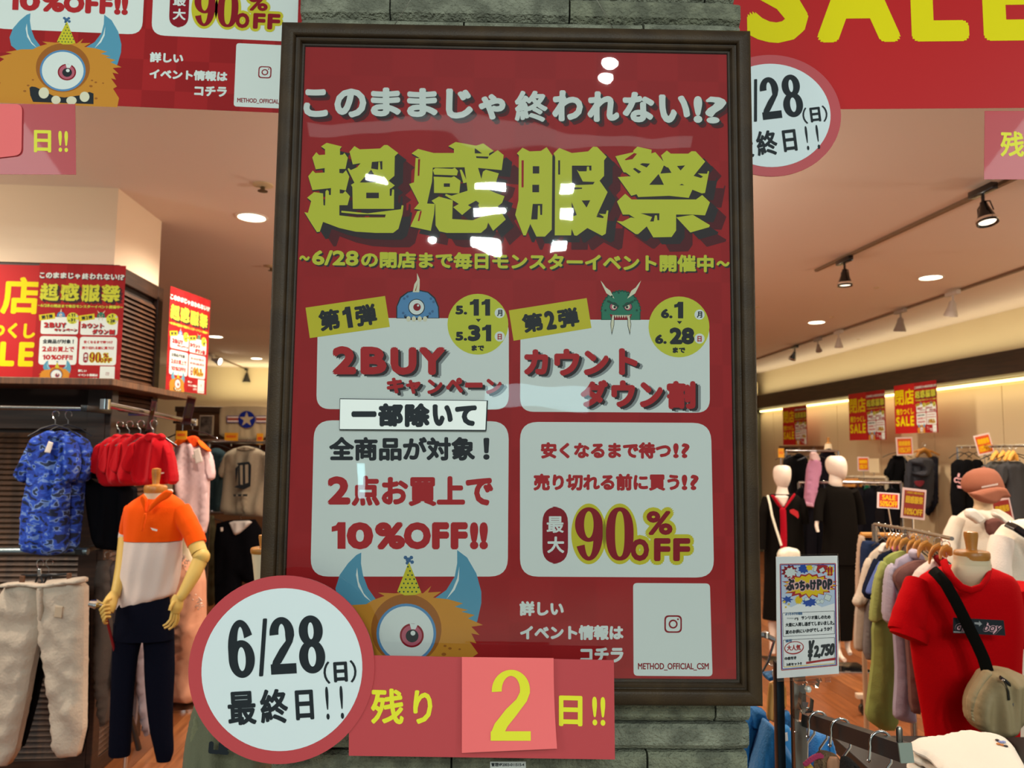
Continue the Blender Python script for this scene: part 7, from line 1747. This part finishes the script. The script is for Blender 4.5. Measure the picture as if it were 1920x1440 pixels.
a.text('大人気', ZP([(195,995),(340,985),(340,1048),(195,1055)]), PT, 2, .45, 4)
el = [(270 + 102 * math.cos(2 * math.pi * k / 40), 1022 + 68 * math.sin(2 * math.pi * k / 40) - 8 * math.cos(2 * math.pi * k / 40)) for k in range(40)]; ei = [(270 + 92 * math.cos(2 * math.pi * k / 40), 1020 + 57 * math.sin(2 * math.pi * k / 40) - 8 * math.cos(2 * math.pi * k / 40)) for k in range(40)]
for k in range(40): a.poly(ZP([el[k], el[(k + 1) % 40], ei[(k + 1) % 40], ei[k]]), PT, 2)
a.begin('lettering', 'large black price'); a.text('¥', ZP([(405,950),(470,940),(465,1160),(425,1165)]), PK, 2, 1.6, 8, slant=.15); a.text('2,750', ZP([(470,1000),(692,970),(692,1115),(478,1140)]), PK, 2, 1.4, 8, slant=.12)
a.poly(ZP([(395,1168),(700,1122),(700,1150),(560,1165),(395,1192)]), PT, 2)
a.objs(st_)
CL = clear('clip_clear', '#efe6e0', 1.5, .05)
FR = mat('clip_frosted', '#d8cfc4', .25, coat=.5)
plate(ZB([(790,110),(1180,80),(1190,130),(1140,150),(800,160)]), -.008, .008, CL, 'clip_bar', 'clear clip bar'); 
plate(ZB([(960,110),(1150,95),(1130,215),(1070,210),(1060,170),(990,180)]), -.012, .01, CL, 'clip_jaw', 'clear clip jaw')
for x in (870, 1280): plate(ZB([(x - 40, 75 + (60 if x < 1000 else 0)), (x + 40, 70 + (50 if x < 1000 else 0)), (x + 40, 130 + (40 if x < 1000 else 0)), (x - 40, 135 + (40 if x < 1000 else 0))]), -.010, -.004, CL, 'clip_tab')
b = MB(); p = PS_.p(*ZB([(1000, 255)])[0]); b.lathe([(.001, -.0075), (.0055, -.0055), (.0075, 0), (.0055, .0055), (.001, .0075)], FR, c=tuple(p), seg=14); b.obj('ball_joint', st_, 'frosted ball joint')
plate(ZB([(900,310),(1065,400),(1050,560),(980,640),(880,600),(860,560),(880,400)]), -.01, .012, CL, 'clamp_body', 'clear clamp'); plate(ZB([(870,470),(800,560),(760,640),(800,720),(880,740),(900,560)]), -.006, .008, CL, 'clamp_lever', 'clear clamp lever')
plate(ZB([(885,420),(980,430),(960,500),(890,490)]), -.0115, -.0102, mat('clamp_brown', '#5b4c48', .5), 'clamp_spring')  # small brown plate on the front of the clamp
# blue shirts on the near rack
BLS = mat('blue_jersey', '#1c74b4', .85, bump=.3, bscale=150, sheen=.2); BLS2 = mat('blue_knit', '#2f80c4', .85, bump=.5, bscale=260, sheen=.2); BLD = mat('navy_floral', '#15476f', .85, col2='#2a6fa6', nscale=60)
goods('shirt', 'blue jersey shirt with a white neck label on a wooden hanger beside the pillar', 'shirt', 1.95, [
    ('shirt_body', ZB([(360,710),(460,790),(490,820),(560,950),(700,1180),(740,1300),(760,1700),(120,1700),(150,1400),(260,1000),(320,830)]), BLS, dict(thick=.10, fold=.6, fs=22)),
    ('back_panel', ZB([(490,810),(600,815),(700,790),(740,900),(740,1300),(690,1290),(600,1180),(540,1000)]), mat('blue_jersey_light', '#3f8fcb', .85), dict(thick=.03, dy=.03)),
    ('neck_label', ZB([(575,935),(690,905),(700,1030),(615,1055)]), TAG, dict(thick=.003, dy=-.02, sm=0, label='white neck label')),
    ('inner_cloth', ZB([(500,620),(590,640),(700,560),(740,700),(740,830),(600,800),(500,790)]), BLD, dict(thick=.03, dy=.06))])
t, pl = goods('shirt', 'blue jersey shirt half hidden behind the pillar edge', 'shirt', 2.05, [
    ('shirt_body', ZB([(20,500),(180,520),(360,570),(340,800),(270,980),(160,1440),(20,1700),(-100,1700),(-100,600)]), mat('blue_jersey_dark', '#1a6aa8', .85, bump=.3, bscale=150), dict(thick=.10, fold=.7, fs=26)), ('sleeve', ZB([(170,525),(360,580),(340,760),(280,860),(100,800),(130,640)]), mat('blue_jersey_dark'), dict(thick=.05, dy=-.04))])
t, pl = goods('shirt', 'light blue ribbed shirt hanging behind the sloping steel arm', 'shirt', 1.98, [('shirt_body', ZB([(985,840),(1100,830),(1280,900),(1330,1000),(1390,1240),(1420,1700),(900,1700),(925,1100)]), BLS2, dict(thick=.08, fold=.3)), ('side_panel', ZB([(1270,930),(1330,1000),(1390,1240),(1330,1240),(1290,1180)]), BLS, dict(thick=.04, dy=-.03))])
t, pl = goods('shirt', 'deep blue shirt just above the wooden hanger beside the frame', 'shirt', 2.1, [('shirt_body', ZB([(350,20),(520,0),(560,100),(540,130),(420,110),(350,90)]), BLD, dict(thick=.06))])
HP = Plane(*ZB([(440, 790)])[0], 1.92); t = thing('wooden_hanger', 'thick wooden hanger shoulder beside the lower right corner of the frame', 'hanger', HP)
b = MB(); puff(b, HP, ZB([(430,150),(490,130),(660,150),(672,560),(560,500),(520,520),(500,760),(470,740),(375,700),(390,450),(410,250)]), HW, thick=.028, fold=.0, edge=.012, sm=1); b.obj('shoulder_bar', t, 'wide wooden shoulder', smooth=60)
b = MB(); puff(b, HP, ZB([(410,160),(470,150),(485,300),(470,600),(468,740),(375,700),(390,450)]), mat('hanger_wood_light', '#d8a058', .4), thick=.02, fold=.0, edge=.01, dy=-.012); b.obj('edge_bevel', t, 'lighter rounded edge', smooth=60)
b = MB(); hook(b, HP.p(1462, 1262), .018, CHR, .002, .02); b.obj('hook', t)
# chrome rail end behind the frame
ce = Plane(1432, 1192, 2.3); t = thing('garment_rail', 'chrome rail end with bent hooks beside the right side of the frame', 'clothes rack', ce)
b = MB(); b.tube([ce.p(1400, 1192), ce.p(1432, 1190), ce.p(1452, 1200)], .009, CHR, 10); b.lathe([(.001, -.012), (.011, -.008), (.011, .008), (.001, .012)], CHR, c=tuple(ce.p(1436, 1190)), seg=14); b.tube([ce.p(1452, 1200), ce.p(1440, 1240), ce.p(1428, 1262)], .004, CHR, 8); b.tube([ce.p(1400, 1192), (ce.p(1400, 1192).x, 0, -ce.o.z)], .011, CHR, 10); b.obj('rail', t)
# fur and hair charms on the hooks
cp_ = Plane(1545, 1440, 1.6); t = thing('plush_charm', 'small furry brown plush charm with a pink knitted edge on the hooks', 'plush charm', cp_)
FUR = mat('fur_brown', '#8a6b4c', .95, col2='#5f4630', nscale=60, bump=1.0, bscale=300); 
b = MB(); sil(b, cp_, [(1408, 1536, 1548), (1413, 1532, 1566), (1422, 1529, 1574), (1440, 1526, 1577), (1470, 1526, 1577)], FUR, depth=.8, fold=.12, fn=25, seg=36); b.obj('fur_body', t, 'brown fur', smooth=60)
b = MB(); c_ = cp_.p(1562, 1436, -.022); sil(b, cp_, [(1420, 1555, 1570), (1430, 1550, 1576), (1445, 1550, 1577), (1460, 1555, 1575)], mat('plush_face', '#c98f6c', .8), depth=.6, dy=-.02); b.obj('face_patch', t, 'tan face', smooth=60)
b = MB()
for k in range(16):
    q_ = ZB([(960 + k * 16, 1380 - 130 * math.sin(k / 15 * 1.7) + (k % 2) * 12)])[0]; p = cp_.p(*q_, -.02); b.lathe([(.001, -.005), (.005, -.002), (.005, .002), (.001, .005)], mat('yarn_pink', '#a83058', .8), c=tuple(p), seg=8)
b.obj('knitted_edge', t, 'pink yarn edge', kind='stuff')
t, pl = goods('plush_charm', 'dark fluffy plush charm hanging beside the brown one', 'plush charm', 1.5, [('fur_body', ZC([(120,905),(140,880),(175,872),(215,885),(230,960),(225,1060),(110,1060)]), mat('fur_black', '#17110f', .95, bump=1.0, bscale=300), dict(thick=.06, fold=.8, fs=120))])
t, pl = goods('yellow_tag', 'small yellow charm below the knitted edge', 'charm', 1.58, [('tag_body', ZB([(960,1410),(1010,1385),(1060,1390),(1080,1500),(960,1500)]), mat('charm_yellow', '#d6a840', .6), dict(thick=.02))])
# wooden low table behind the arm
lt = thing('low_table', 'orange-brown wooden low table behind the sloping arm', 'table', M=Matrix.Translation((.72, 2.75, 0)) @ Matrix.Rotation(R(-38), 4, 'Z'))
MB().box(-.35, .45, -.3, .25, .30, .335, mat('table_orange', '#a4602c', .4, col2='#8a4c20', nscale=4, stretch=(8, 1, 1)), .005).obj('table_top', lt, smooth=0)
MB().box(-.2, .3, -.26, -.20, .336, .339, DRAIL).obj('edge_strip', lt, 'dark strip', smooth=0)
for x in (-.3, .38):
    for y in (-.25, .18): MB().box(x, x + .04, y, y + .04, 0, .30, WAL, .003).obj('leg', lt, smooth=0)
